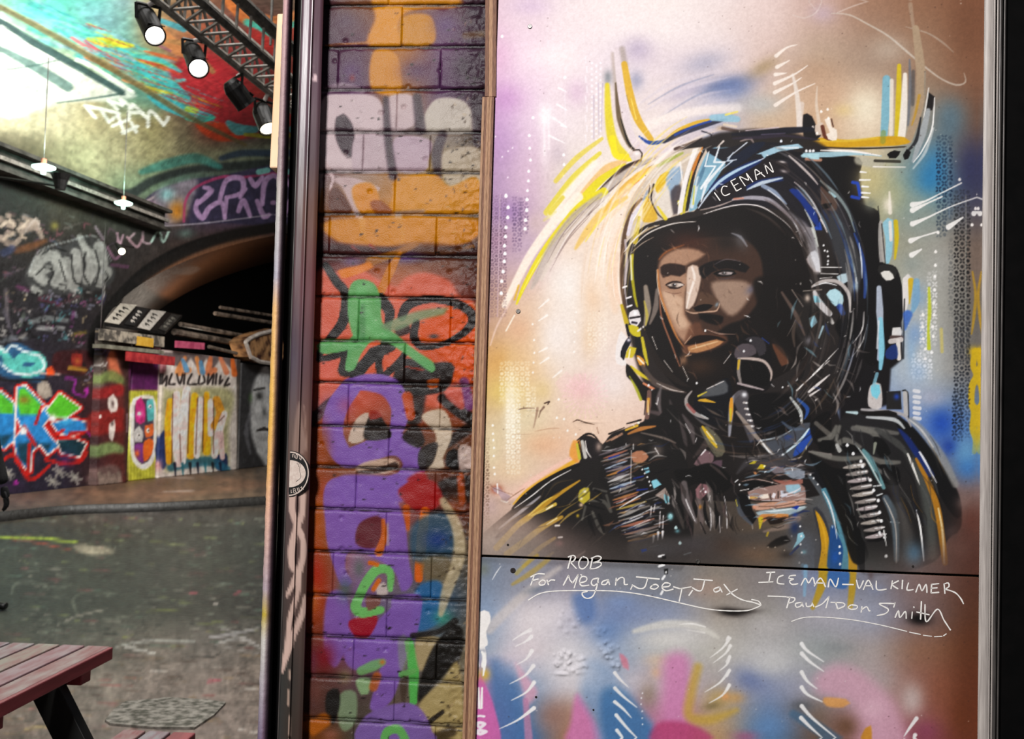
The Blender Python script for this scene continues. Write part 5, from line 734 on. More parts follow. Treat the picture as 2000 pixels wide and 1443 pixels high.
# ---- narrow yellow board with an oval of little round heads
F('650,880 795,880 790,1380 645,1380', 'aaa838', .95, 6, False); F('650,690 800,690 800,880 650,880', '5a2058', .9, 26, False); B(720, 730, 60, 40, '702c68', .7)
for k in range(9): S([(655+k*16, 890), (650+k*16, 1375)], 4, 'c8c858', .7)
F('690,915 750,905 785,950 785,1180 760,1260 715,1280 670,1240 655,1150 660,950', 'e4dcd4', .97, 6); F('695,930 745,925 770,960 770,1170 745,1240 715,1255 685,1220 675,1150 678,960', '3c3040', .9, 8)
F('685,935 710,915 728,950 728,1040 685,1040', 'c03478', .97, 6); F('740,930 770,925 775,1030 745,1040', '58a8a8', .97, 6); B(705, 1000, 20, 18, 'e080b0', .9); F('670,1100 700,1060 720,1090 715,1140 680,1140', 'c8c4c0', .97, 6); F('730,1060 770,1050 770,1110 735,1120', 'd86c34', .97, 6); F('675,1160 720,1150 720,1250 690,1230', '7c3c80', .97, 6); F('725,1140 770,1130 765,1200 725,1240', 'dc6824', .97, 6); dots('755,960 745,1080 697,1100 700,995', 10, 'fff0e8'); dots('757,962 747,1082 699,1104', 5, '181414'); B(690, 1200, 16, 22, 'e06c28', .9); S('650,1365 760,1360', 14, 'b8a898', .7, 8)
# ---- big shutter board with tall letters
F('800,680 1190,690 1190,1300 780,1365', 'd4c8c0', .96, 8, False); F('800,690 1190,690 1190,800 1150,760 1110,720 1070,780 1040,720 1000,780 960,720 920,770 880,760 850,720 820,770 800,790', '584c4c', .85, 14, False)
for q, c_ in (('830,720 820,780', 'b87880'), ('930,720 900,790 950,780', 'd88850'), ('990,720 1010,790', 'dc8c50'), ('1060,720 1050,790 1080,780', 'd87c50'), ('1110,720 1140,790', 'd87c58'), ('1170,730 1180,800', 'dc6c2c'), ('920,730 940,780', '5c90b8'), ('1010,740 1020,790', '5c90b8')): S(q, '20,40,30', c_, .9, 8)
for q in ('820,800 815,850 840,810 835,860', '865,800 850,850 880,850', '890,800 905,850 920,800', '930,800 925,850', '965,800 945,850 990,850', '1005,810 1000,850 1030,840 1025,810', '1050,800 1045,850 1075,800 1070,850', '1090,800 1085,850', '1110,810 1105,850 1120,830', '1150,820 1130,860 1155,850'): S(q, 11, '241c1c', .9, 4)
F('820,900 860,880 1160,880 1150,1080 1140,1280 1000,1240 860,1290 820,1240', '8c8c50', .6, 40); F('780,1180 830,1080 850,1200 820,1280', '1c2c60', .9, 14); F('1080,1220 1140,1200 1140,1290 1090,1280', '1c2c58', .9, 12); S('860,1270 950,1250 1060,1240 1140,1280', '40,50,50,40', '2c6478', .8, 16)
for q, w_, c_ in (('860,940 850,1060 850,1240', '40,44,30', 'f0a820'), ('890,900 885,1080 900,1250', '34,50,40', 'f6d4d0'), ('940,880 920,1060 920,1240', '40,50,30', 'f8d8d4'), ('980,910 970,1060 960,1210', '34,44,40', 'f0a820'), ('1010,930 1000,1060 990,1210', '30,44,30', 'f8dcd8'), ('1040,900 1040,1060 1040,1190', '26,40,40', 'f0a820'), ('1060,940 1060,1100', '30,30', 'f6d4d0'), ('1090,930 1110,1000 1080,1060', '40,44,40', 'd89430'), ('1130,1000 1100,1100 1080,1210', '30,40,30', 'f6d4d0'), ('1110,1100 1120,1220', '30,24', 'e4bcb8')): S(q, w_, c_, .96, 6)
for q in ('870,900 865,1250', '905,1100 910,1240', '955,890 945,1200', '995,920 985,1200', '1025,920 1020,1190', '1075,930 1075,1200', '1100,1040 1130,1010'): S(q, 5, '402418', .8, 4)
for k in range(7): S([(880+k*38, 1250), (884+k*38, 1320-k*6)], '16,6', ('181c30', '2c6c78', '201c20')[k % 3], .85, 5)
B(800, 1260, 26, 40, 'c88c90', .8); S('1180,1000 1182,1290', 20, 'c8bcb4', .6, 8)
# ---- grey portrait on the dark leaf
F('1210,740 1360,740 1360,1300 1200,1310', '38383a', .95, 8, False); F('1270,880 1300,800 1360,780 1360,1240 1310,1220 1270,1120 1260,1000', 'c4c4c4', .92, 26); B(1305, 910, 26, 30, '303030', .9); S('1280,880 1330,870', 12, '282828', .8, 6); B(1330, 990, 16, 34, '505050', .8); S('1295,1085 1330,1075 1360,1085', '10,20,10', '282424', .9, 6); B(1330, 1130, 30, 30, '989898', .7); S('1255,1000 1240,1100 1260,1200', '10,24,10', '84848a', .5, 14); B(1260, 920, 14, 30, '60884c', .5)
# dense small tags over the dark pier
view(0, 420, 2.577)
for k in range(150):
    x_, y_ = 540*_r.random(), 380+480*_r.random(); a_ = 6.3*_r.random(); P_ = [(x_, y_)]
    if 380 < y_ < 640 or x_ > 430:
        for j in range(3+int(3*_r.random())):
            a_ += 2.4*(_r.random()-.5)*2; P_.append((P_[-1][0]+(8+16*_r.random())*math.cos(a_), P_[-1][1]+(8+14*_r.random())*math.sin(a_)))
        S(P_, 3+4*_r.random(), ('a8a4a0', '787480', '8c4c74', '4c7c80', '0c0b0c', '0c0b0c', '9c8c70', '54507c')[int(8*_r.random())], .75, 3)
view(0, 420, 2.577)
for q, w_, c_ in (('0,60 50,30 90,70 140,30', '14,18,14', 'b8a898'), ('20,120 80,90 130,120', '16,20,12', 'a89888'), ('60,10 90,40 70,80', '12,14,10', '0c0a0a'), ('0,100 40,70 100,100', 7, '0a0909'), ('130,80 180,20 200,70', '10,14,8', '9c9088'), ('590,90 600,150 620,100', '10,14,10', 'a88c98'), ('540,160 580,220 620,180', '10,16,10', '7c5c70'), ('560,250 640,260', '16,20', '54384c'), ('480,60 520,120', '12,16', '80747c'), ('640,110 690,160 720,110', '12,14,12', '9c8088')): S(q, w_, c_, .85, 4)
n_ = vnoise(560, 1000, 9, 31)*.6+vnoise(560, 1000, 4, 32)*.4
C[:1000, :560] *= (1+(n_-.5)*.35)[..., None]
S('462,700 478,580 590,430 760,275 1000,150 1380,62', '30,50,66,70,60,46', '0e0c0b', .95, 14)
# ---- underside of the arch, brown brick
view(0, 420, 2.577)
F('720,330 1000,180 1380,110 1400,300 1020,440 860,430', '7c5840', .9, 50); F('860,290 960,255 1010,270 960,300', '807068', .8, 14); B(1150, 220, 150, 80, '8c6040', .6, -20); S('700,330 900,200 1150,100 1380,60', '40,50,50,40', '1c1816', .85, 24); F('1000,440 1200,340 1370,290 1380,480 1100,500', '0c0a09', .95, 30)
C_WALL = C.copy()
# ---- road and pavement paint, the lit near ground put in lighter
lattice([0, 100, 200, 300, 400, 560], [940, 975, 1010, 1040, 1100, 1180, 1260, 1330, 1443], ['5c4c40 5c4c42 60493a 684e3a 66503e 5c4c40', '5c4c44 604e42 644c3c 6a5240 645444 54483c', '40382f 453f35 4c4640 444240 40403c 3c3a34', '32362f 34362f 383a31 383b34 333631 2e312c', '3a4036 3a3e36 373c34 363b34 32382f 2f332e', '343b34 343932 383d36 363b34 383b34 363834', '545046 52524a 605c54 70685f 706a64 686058', '74665a 7c7066 847a70 867a72 887c74 7c7066', '74645a 80726a 887c74 8c8078 8a7c74 7c7068'], 0, 940, 560, 1443)
view(0, 900, 2.658)
S('0,395 200,400 400,425', '14,16,12', '8ca034', .9, 8); S('60,405 200,425 400,470', '10,14,4', '843c2c', .8, 8); F('380,440 480,430 600,470 500,490 400,470', '9c9480', .85, 24)
S('60,690 80,640 180,630 300,660 370,640', '14,16,12,10,6', '686e62', .7, 10); S('400,790 380,720 450,680 600,690', '20,16,10,6', '6c7264', .6, 10); S('300,850 420,800 560,770', '10,16,6', '8c887c', .8, 6)
for k in range(420):
    x_, y_ = 1420*_r.random(), 290+680*_r.random(); l_ = 20+90*_r.random(); d_ = (y_-200)/900
    S([(x_, y_), (x_+l_*.6, y_-6+10*_r.random()), (x_+l_, y_-10+20*_r.random())], '2,%.1f,2' % (3+10*d_*_r.random()), ('7c8074', '2a2e2a', '686c60', '8c887c', '222622', '54685a', '6c4444', '70784c')[int(8*_r.random())], .8, 5)
S('600,965 760,935 980,940 1010,930', '6,18,14,6', 'a8a8a0', .85, 6); S('650,965 700,975 800,998', '12,16,12', 'b8b4ac', .9, 6); S('710,940 690,965 720,990', '8,12,8', 'b0aca4', .85, 6); S('1090,915 1200,900 1340,870', '10,22,10', 'a8a4a4', .85, 8); S('1120,950 1250,920 1350,970', '10,22,14', 'a8a4a0', .85, 8); S('1150,870 1210,885', 12, '9c9894', .8); S('1150,960 1340,1000', '6,14,6', '94908c', .7, 8); S('980,1010 1100,1020 1150,985', '6,10,5', '2c2a28', .7, 8)
for k in range(240):
    x_, y_ = 1420*_r.random(), 1000+440*_r.random(); l_ = 20+110*_r.random()
    S([(x_, y_), (x_+l_*.6, y_-8+16*_r.random()), (x_+l_, y_-14+28*_r.random())], '3,%.1f,3' % (6+12*_r.random()), ('7c7068', '544a42', '8c8078', '746860', '905c58', '5c4c44', '847058')[int(7*_r.random())], .6, 8)
hatch('1110,740 1130,742;1115,1065 1155,1067;780,1095 890,1085;1240,1395 1330,1410;1250,1190 1330,1180', '10,16,8', 'b4aca4', .8, 6); hatch('1080,1145 1140,1140;1220,690 1245,680;990,690 1020,685', 14, 'a84c5c', .7, 10); S('130,1390 250,1380 340,1390', '10,20,8', 'a89464', .7, 12); hatch('760,780 860,775 950,770;640,915 690,905;780,420 880,425', '8,16,6', '7c8440', .6, 10)
for k in range(22): S([(360+k*21, 262+8*math.sin(k)), (374+k*21, 270)], '6,10,5', '8c8c8c', .6, 5)
S('0,310 160,280 400,265 800,255 1000,250 1370,230', '16,30,26,26,20,16', '1c1a18', .65, 14)
S('400,160 900,170 1370,120', '30,40,30', '80604c', .5, 30); S('850,160 1000,155', '8,14', '94847c', .7, 8)
n_ = vnoise(560, 503, 14, 21)*.5+vnoise(560, 503, 5, 22)*.5
C[940:, :560] *= (1+(n_-.5)*.55)[..., None]
C_ROAD = C.copy()
# ---------------------------------------------------------------- building kit
def lin(c):
    c = np.asarray(c, float); return np.where(c <= .04045, c/12.92, ((c+.055)/1.055)**2.4)
def hexl(c): return lin(hx(c))
def obj(name, V, F_, mat=None, parent=None, cols=None, smooth=False, kind=None, label=None, cat=None, group=None):
    me = bpy.data.meshes.new(name)
    V = np.asarray(V, np.float32)
    if isinstance(F_, np.ndarray):
        n, k = F_.shape
        me.vertices.add(len(V)); me.vertices.foreach_set('co', V.ravel())
        me.loops.add(n*k); me.loops.foreach_set('vertex_index', F_.astype(np.int32).ravel())
        me.polygons.add(n); me.polygons.foreach_set('loop_start', np.arange(0, n*k, k, dtype=np.int32))
        me.update(calc_edges=True)
    else:
        me.from_pydata(V.tolist(), [], F_); me.update()
    if smooth: me.polygons.foreach_set('use_smooth', np.ones(len(me.polygons), bool))
    if cols is not None:
        a = me.attributes.new('paint', 'FLOAT_COLOR', 'POINT')
        a.data.foreach_set('color', np.concatenate([cols, np.ones((len(cols), 1))], 1).astype(np.float32).ravel())
    o = bpy.data.objects.new(name, me); COL.objects.link(o)
    if mat: me.materials.append(mat)
    if parent: o.parent = parent
    tag(o, label, cat, group, kind)
    return o
def tag(o, label=None, cat=None, group=None, kind=None):
    for k, v in (('label', label), ('category', cat), ('group', group), ('kind', kind)):
        if v: o[k] = v
    return o
def thing(name, label, cat, loc=(0, 0, 0), group=None):
    o = bpy.data.objects.new(name, None); COL.objects.link(o); o.empty_display_size = .1
    o.location = loc
    bpy.context.view_layer.update()
    return tag(o, label, cat, group)
def put(o, root):
    'make o a part of root without moving it'
    o.parent = root; o.matrix_parent_inverse = Matrix.Translation(-Vector(root.location)); return o
def gridf(nx, ny):
    i = np.arange((nx-1)*(ny-1)); x = i % (nx-1); y = i//(nx-1); a = y*nx+x
    return np.stack([a, a+1, a+nx+1, a+nx], 1)
class MB:
    def __init__(s): s.v = []; s.f = []
    def add(s, V, F_):
        n = len(s.v); s.v += [tuple(map(float, p)) for p in V]; s.f += [tuple(i+n for i in f) for f in F_]; return s
    def hexa(s, P):      # four bottom corners round, four top corners round
        return s.add(P, [(3, 2, 1, 0), (4, 5, 6, 7), (0, 1, 5, 4), (1, 2, 6, 5), (2, 3, 7, 6), (3, 0, 4, 7)])
    def bar(s, p, q, w, h, up=(0, 0, 1)):
        p, q, up = map(lambda t: np.asarray(t, float), (p, q, up)); d = q-p; d /= np.linalg.norm(d)
        x = np.cross(d, up); x /= np.linalg.norm(x); y = np.cross(x, d)
        c = [(-1, -1), (1, -1), (1, 1), (-1, 1)]
        return s.hexa([p+x*w/2*i+y*h/2*j for i, j in c]+[q+x*w/2*i+y*h/2*j for i, j in c])
    def tube(s, p, q, r, n=8, r2=None):
        return s.lathe(p, q, [(0, 0), (0, r), (1, r if r2 is None else r2), (1, 0)], n)
    def lathe(s, p, q, prof, n=16):
        p, q = np.asarray(p, float), np.asarray(q, float); d = q-p; L = np.linalg.norm(d); k = d/L
        a = np.array([0, 0, 1.]) if abs(k[2]) < .9 else np.array([1., 0, 0]); x = np.cross(k, a); x /= np.linalg.norm(x); y = np.cross(k, x)
        V = []; F_ = []; m = len(prof)
        for i in range(n):
            an = 2*math.pi*i/n; r_ = x*math.cos(an)+y*math.sin(an)
            V += [p+d*t+r_*r for t, r in prof]
        for i in range(n):
            for j in range(m-1):
                a0, b0 = i*m+j, ((i+1) % n)*m+j
                F_.append((a0, a0+1, b0+1, b0))
        return s.add(V, F_)
    def path(s, pts, r, n=6):
        for a, b in zip(pts[:-1], pts[1:]): s.tube(a, b, r, n)
        return s
    def obj(s, name, mat, parent=None, **kw):
        o = obj(name, np.array(s.v), s.f, mat, None, **kw)
        if parent is not None: put(o, parent)
        return o
def bevel(o, w=.004, seg=2):
    m = o.modifiers.new('bevel', 'BEVEL'); m.width = w; m.segments = seg; m.limit_method = 'ANGLE'; return o
# ---- materials
def mat_base(name, rough=.6, metal=0.0, spec=.5):
    m = bpy.data.materials.new(name); m.use_nodes = True; nt = m.node_tree; b = nt.nodes['Principled BSDF']
    b.inputs['Roughness'].default_value = rough; b.inputs['Metallic'].default_value = metal; b.inputs['Specular IOR Level'].default_value = spec
    return m, nt, b
def bump(nt, b, scale, dist, detail=4, strength=.6, stretch=None):
    tc = nt.nodes.new('ShaderNodeTexCoord'); n = nt.nodes.new('ShaderNodeTexNoise'); n.inputs['Scale'].default_value = scale; n.inputs['Detail'].default_value = detail
    src = tc.outputs['Object']
    if stretch:
        mp = nt.nodes.new('ShaderNodeMapping'); mp.inputs['Scale'].default_value = stretch; nt.links.new(src, mp.inputs[0]); src = mp.outputs[0]
    nt.links.new(src, n.inputs['Vector'])
    bp = nt.nodes.new('ShaderNodeBump'); bp.inputs['Strength'].default_value = strength; bp.inputs['Distance'].default_value = dist
    nt.links.new(n.outputs['Fac'], bp.inputs['Height']); nt.links.new(bp.outputs[0], b.inputs['Normal'])
    return n
def paint_mat(name, rough, bscale, bdist, spec=.5, rvar=.15, strength=.6, stretch=None, mottle=.12):
    m, nt, b = mat_base(name, rough, 0, spec)
    at = nt.nodes.new('ShaderNodeAttribute'); at.attribute_name = 'paint'
    n = bump(nt, b, bscale, bdist, 5, strength, stretch)
    hs = nt.nodes.new('ShaderNodeMix'); hs.data_type = 'RGBA'; hs.blend_type = 'MULTIPLY'; hs.inputs[0].default_value = 1
    mr = nt.nodes.new('ShaderNodeMapRange'); mr.inputs[3].default_value = 1-mottle; mr.inputs[4].default_value = 1+mottle
    nt.links.new(n.outputs['Fac'], mr.inputs[0]); nt.links.new(at.outputs['Color'], hs.inputs[6]); nt.links.new(mr.outputs[0], hs.inputs[7]); nt.links.new(hs.outputs[2], b.inputs['Base Color'])
    r2 = nt.nodes.new('ShaderNodeMapRange'); r2.inputs[3].default_value = rough-rvar; r2.inputs[4].default_value = rough+rvar
    nt.links.new(n.outputs['Fac'], r2.inputs[0]); nt.links.new(r2.outputs[0], b.inputs['Roughness'])
    return m
def noisy_mat(name, c1, c2, scale=20, rough=.6, metal=0, bdist=.002, stretch=None, spec=.5, detail=5, lo=.35, hi=.65):
    m, nt, b = mat_base(name, rough, metal, spec)
    n = bump(nt, b, scale, bdist, detail, .5, stretch)
    cr = nt.nodes.new('ShaderNodeValToRGB'); cr.color_ramp.elements[0].color = (*hexl(c1), 1); cr.color_ramp.elements[1].color = (*hexl(c2), 1); cr.color_ramp.elements[0].position = lo; cr.color_ramp.elements[1].position = hi
    nt.links.new(n.outputs['Fac'], cr.inputs[0]); nt.links.new(cr.outputs[0], b.inputs['Base Color'])
    return m
def glow_mat(name, col, power):
    m, nt, b = mat_base(name, .4); b.inputs['Base Color'].default_value = (*hexl(col), 1); b.inputs['Emission Color'].default_value = (*hexl(col), 1); b.inputs['Emission Strength'].default_value = power; return m
M = {}
M['board_paint'] = paint_mat('board_paint', .6, 900, .0003, .22, .08, .4, (.35, 1, 1.6), .05)
M['brick_paint'] = paint_mat('brick_paint', .44, 420, .0010, .28, .14, .7, None, .16)
M['wall_paint'] = paint_mat('wall_paint', .6, 9, .03, .4, .15, .6, None, .22)
M['road_paint'] = paint_mat('road_paint', .5, 14, .012, .5, .2, .5, None, .25)
M['post_paint'] = paint_mat('post_paint', .28, 60, .0006, .6, .1, .4, (1, 1, .15), .1)
M['letter'] = noisy_mat('letter', 'f0ebe4', 'faf7f2', 300, .5, 0, .0003)
M['ply'] = noisy_mat('ply', '8c6448', 'c49a78', 60, .65, 0, .001, (40, 40, 1.2))
M['ply_dark'] = noisy_mat('ply_dark', '5c3c2c', '946850', 60, .65, 0, .001, (40, 40, 1.2))
M['alu'] = noisy_mat('alu', 'a49b95', 'c0b7b0', 40, .5, .0, .0004, (8, 8, .4))
M['alu_dark'] = noisy_mat('alu_dark', '3c3836', '5c5754', 40, .4, .2, .0004, (8, 8, .4))
M['black'] = noisy_mat('black', '020202', '060505', 30, .8, 0, .001, spec=.1)
M['steel'] = noisy_mat('steel', '34312e', '5c5650', 20, .5, .0, .002)
M['truss'] = noisy_mat('truss', '6c6760', '989088', 14, .5, .0, .002)
M['dark_steel'] = noisy_mat('dark_steel', '121111', '232120', 18, .45, .3, .001)
M['beam'] = noisy_mat('beam', '302c28', '54504a', 5, .6, .2, .01)
M['red_wood'] = noisy_mat('red_wood', '82343a', 'a84a50', 26, .5, 0, .002, (1, .12, 1))
M['black_wood'] = noisy_mat('black_wood', '0c0d0c', '1c1d1a', 26, .55, 0, .002, (1, 1, .12))
M['screw'] = noisy_mat('screw', '54504c', '8c8680', 300, .35, .8, .0003)
M['hole'] = noisy_mat('hole', '120c0a', '241a16', 300, .8, 0, .0003)
M['lens'] = glow_mat('lens', 'fffaf4', 14)
M['lens_dim'] = glow_mat('lens_dim', 'fff6d8', 6)
M['pendant'] = glow_mat('pendant', 'd8fff0', 2.2)
M['orange_board'] = noisy_mat('orange_board', 'f4c090', 'ffe8c8', 12, .6, 0, .0008, (1, 1, .2))
# ---- sampling the paint
def crisp(c, k):
    c = np.clip(c, 0, 1); return c+(c*c*(3-2*c)-c)*k
C_MURAL = crisp(C_MURAL, .42); C_WALL = crisp(C_WALL, .3); C_ROAD = crisp(C_ROAD, .2); C_BRICK = crisp(C_BRICK, .2)
def samp(cv, px, py, x0, x1, y0, y1):
    'paint at a place; beyond the traced part the wall goes on with the paint mirrored'
    def mir(v, a, b):
        L = b-a; q = np.mod(v-a, 2*L); return a+np.where(q > L, 2*L-q, q)
    x = np.clip(mir(px, x0, x1), 0, CW-1.01); y = np.clip(mir(py, y0, y1), 0, CH-1.01)
    i = x.astype(int); j = y.astype(int); t = (x-i)[:, None]; u = (y-j)[:, None]
    return (cv[j, i]*(1-t)+cv[j, i+1]*t)*(1-u)+(cv[j+1, i]*(1-t)+cv[j+1, i+1]*t)*u
def pcol(P, cv, rect, k=1.0, base=None):
    P = np.asarray(P, float); d = P-EYE; z = d@_f; ok = z > .3; zz = np.where(ok, z, 1)
    px = 1000+FPX*(d@_rt)/zz; py = 721.5-FPX*(d@_up)/zz
    px = np.nan_to_num(np.clip(px, -9000, 9000)); py = np.nan_to_num(np.clip(py, -9000, 9000))
    c = lin(samp(cv, px, py, *rect))*k
    if base is not None:
        b = hexl(base)*k
        far = np.clip(np.maximum(np.maximum(rect[0]-px, px-rect[1]), np.maximum(rect[2]-py, py-rect[3]))/220, 0, 1); far = np.where(ok, far, 1)[:, None]
        c = c*(1-far)+b*far
    return np.clip(c, 0, .95)
# ================================================================ the near partition: brick pier, post, boards
YAW = 5.0
E_ = np.array([math.cos(R(YAW)), -math.sin(R(YAW)), 0.]); N_ = np.array([-math.sin(R(YAW)), -math.cos(R(YAW)), 0.]); P0 = np.array([0., 1.85, 0.])
def L(a, z, c=0.0):
    a, z, c = np.broadcast_arrays(np.asarray(a, float), np.asarray(z, float), np.asarray(c, float))
    return P0 + a[..., None]*E_ + c[..., None]*N_ + z[..., None]*np.array([0, 0, 1.])
def at(px, py, c=0.0):
    'place (a, z) on the partition, c in front of it, seen at a pixel'
    p = hit(px, py, P0+c*N_, N_); d = p-P0; return float(d@E_), float(p[2])
def lbox(mb, a0, a1, z0, z1, c0, c1, sh=0.0):
    'box in partition coordinates; sh shifts its foot sideways'
    return mb.hexa([L(a0+sh, z0, c0), L(a1+sh, z0, c0), L(a1+sh, z0, c1), L(a0+sh, z0, c1), L(a0, z1, c0), L(a1, z1, c0), L(a1, z1, c1), L(a0, z1, c1)])
def front_mural():
    KB = 1.0
    jz = lambda a: 1.3445+(a+.0513)*(1.3424-1.3445)/(.8199+.0513)
    aL = lambda z: -.0443+(2.3608-z)*(-.0514+.0443)/(2.3608-1.0195)+.0016
    aR = lambda z: .8226+(2.3527-z)*(.8174-.8226)/(2.3527-1.0655)
    out = []
    for k in range(2):
        s = .00145
        nx = int(.87/s); 
        zz0, zz1 = (1.3465, 2.62) if k == 0 else (.80, 1.3418)
        ny = int((zz1-zz0)/s)
        u, v = np.meshgrid(np.linspace(0, 1, nx), np.linspace(0, 1, ny))
        z = zz0+(zz1-zz0)*v
        if k == 0: z = z+(jz(aL(z)+(aR(z)-aL(z))*u)-1.3445)*(1-v)
        else: z = z+(jz(aL(z)+(aR(z)-aL(z))*u)-1.3445)*v
        a = aL(z)+(aR(z)-aL(z))*u
        c = np.zeros_like(a)
        if k == 1:       # blistered paint
            rr = np.random.default_rng(3)
            for bx, by, br, am, nb in ((1112, 1214, 24, .0012, 26), (1172, 1232, 11, .0014, 8), (1100, 1287, 20, .0022, 26), (1124, 1296, 24, .0018, 30), (1188, 1268, 20, .0022, 30), (1203, 1300, 12, .0018, 14)):
                for _ in range(nb):
                    an, rd = rr.random()*6.3, br*math.sqrt(rr.random())
                    a1, z1 = at(bx+rd*math.cos(an), by+rd*math.sin(an)); q = (.0022+.0025*rr.random())
                    c += am*np.exp(-((a-a1)**2+(z-z1)**2)/q**2)*(.4+.6*rr.random())
            a1, z1 = at(1098, 1318); c += .003*np.exp(-((a-a1)/.012)**2-((z-z1-.002)/.003)**2)
        else:
            for bx, by, rx, rz, am in ((983, 972, .014, .008, .003), (1148, 824, .02, .002, .0015), (1040, 800, .02, .002, .001)):
                a1, z1 = at(bx, by); c += am*np.exp(-((a-a1)/rx)**2-((z-z1)/rz)**2)
        P = L(a, z, c).reshape(-1, 3)
        cols = pcol(P, C_MURAL, (938, 1908, 3, 1440), KB)
        F_ = gridf(nx, ny)
        n = len(P); idx = np.arange(n).reshape(ny, nx)
        ring = np.concatenate([idx[0, :], idx[1:, -1], idx[-1, -2::-1], idx[-2:0:-1, 0]])
        Q = P[ring]-N_*.012; m = len(ring); b = np.arange(m)+n
        side = np.stack([ring, b, np.roll(b, -1), np.roll(ring, -1)], 1)
        o = obj('mural_board', np.concatenate([P, Q]), np.concatenate([F_, side]), M['board_paint'], cols=np.concatenate([cols, np.tile(hexl('6c5440'), (m, 1))]), smooth=False)
        tag(o, ('large upper plywood board spray-painted with a helmeted aviator', 'lower plywood board with white handwritten dedication and pastel spray stripes')[k], 'mural panel')
        out.append(o)
    return out
BOARD, BOARD_LOW = front_mural()
def ribbons(name, rows, parent, col='letter', c=.0007, label=None):
    'brush or pen lines as thin raised paint; rows: (view, width, strokes split by ;)'
    V = []; F_ = []
    for vw, wd, st in rows:
        view(*vw)
        for q in st.split(';'):
            P, ws = curve(tp(q), np.array([wd, wd], float)/VS, 2.5)
            d = np.gradient(P, axis=0); d /= np.maximum(np.hypot(d[:, 0], d[:, 1]), 1e-6)[:, None]
            P = np.concatenate([P[:1]-d[:1]*ws[0]*.35, P, P[-1:]+d[-1:]*ws[-1]*.35]); d = np.concatenate([d[:1], d, d[-1:]])
            h = np.concatenate([ws[:1]*.6, ws, ws[-1:]*.6])/2*(1+.14*np.sin(np.arange(len(P))*.9+len(V)))
            nrm = np.stack([-d[:, 1], d[:, 0]], 1)
            n0 = len(V)
            for p, nn, hh in zip(P, nrm, h):
                for sg in (1, -1):
                    x, y = p+nn*hh*sg; V.append(L(*at(x, y, c), c))
            for i in range(len(P)-1): F_.append((n0+2*i, n0+2*i+1, n0+2*i+3, n0+2*i+2))
    o = obj(name, np.array(V), F_, M[col], label=label, kind='stuff')
    if parent: o.parent = parent
    return o
v2, v3, v4 = (920, 1060, 3.7037), (1420, 1060, 3.7037), (1200, 250, 3.9)
ribbons('lettering', [(v4, 7.5, '762,492 805,552;858,445 828,444 815,482 838,514 880,500;886,405 930,480;886,405 922,386;905,442 942,422;930,480 966,460;996,440 955,372 1022,396 1005,346 1054,410;1082,392 1074,316 1146,370;1085,358 1122,338;1166,346 1150,286 1210,336 1182,262')], BOARD, label='white capital letters on the painted helmet')
ribbons('lettering', [
 (v2, 9, '700,185 725,97;703,102 738,90 756,106 738,134 716,141;720,141 762,186;800,104 780,140 786,180 815,186 846,150 840,112 810,100;878,112 862,186;870,112 912,95 942,106 928,126 886,146;886,146 932,140 942,160 902,184 862,187'),
 (v2, 9.5, '456,238 432,306;432,246 482,224 532,226;442,272 486,262;512,270 492,290 502,306 532,300 536,276 514,268;550,270 560,303;556,286 580,268 606,270;668,306 705,236;705,236 716,270 736,290;736,290 776,230;776,230 746,326;786,290 832,276 836,250 802,244 785,280 800,310 852,306;793,230 800,233;918,255 880,265 870,294 890,310 922,284;922,255 906,330 880,386 842,402 812,388 804,362 840,352;988,266 952,280 946,300 976,300 992,272;992,266 1002,302;1050,255 1045,306;1048,280 1080,252 1106,256 1110,300 1132,300;1168,308 1155,336'),
 (v2, 9.5, '1196,246 1362,262;1278,256 1256,320 1216,330 1166,304;1316,305 1296,325 1330,335 1356,315 1336,300 1314,306;1380,320 1430,315 1440,296 1402,290 1380,320 1410,346 1462,335;1465,318 1512,332;1512,332 1592,318;1526,330 1506,422;1602,344 1576,380;1612,262 1746,272;1690,270 1670,340 1640,346 1602,325;1792,320 1756,335 1766,356 1800,342 1795,320;1798,320 1816,356;1830,300 1890,370 1962,412 2040,430 2090,448;1926,335 1850,376'),
 (v2, 8, '415,414 500,366 620,348 850,345 1050,350 1250,376 1500,432 1700,476 1850,491 1990,490 2060,470 2098,452;2030,410 2080,422 2098,450')], BOARD_LOW, label='white handwritten dedication with long swash')
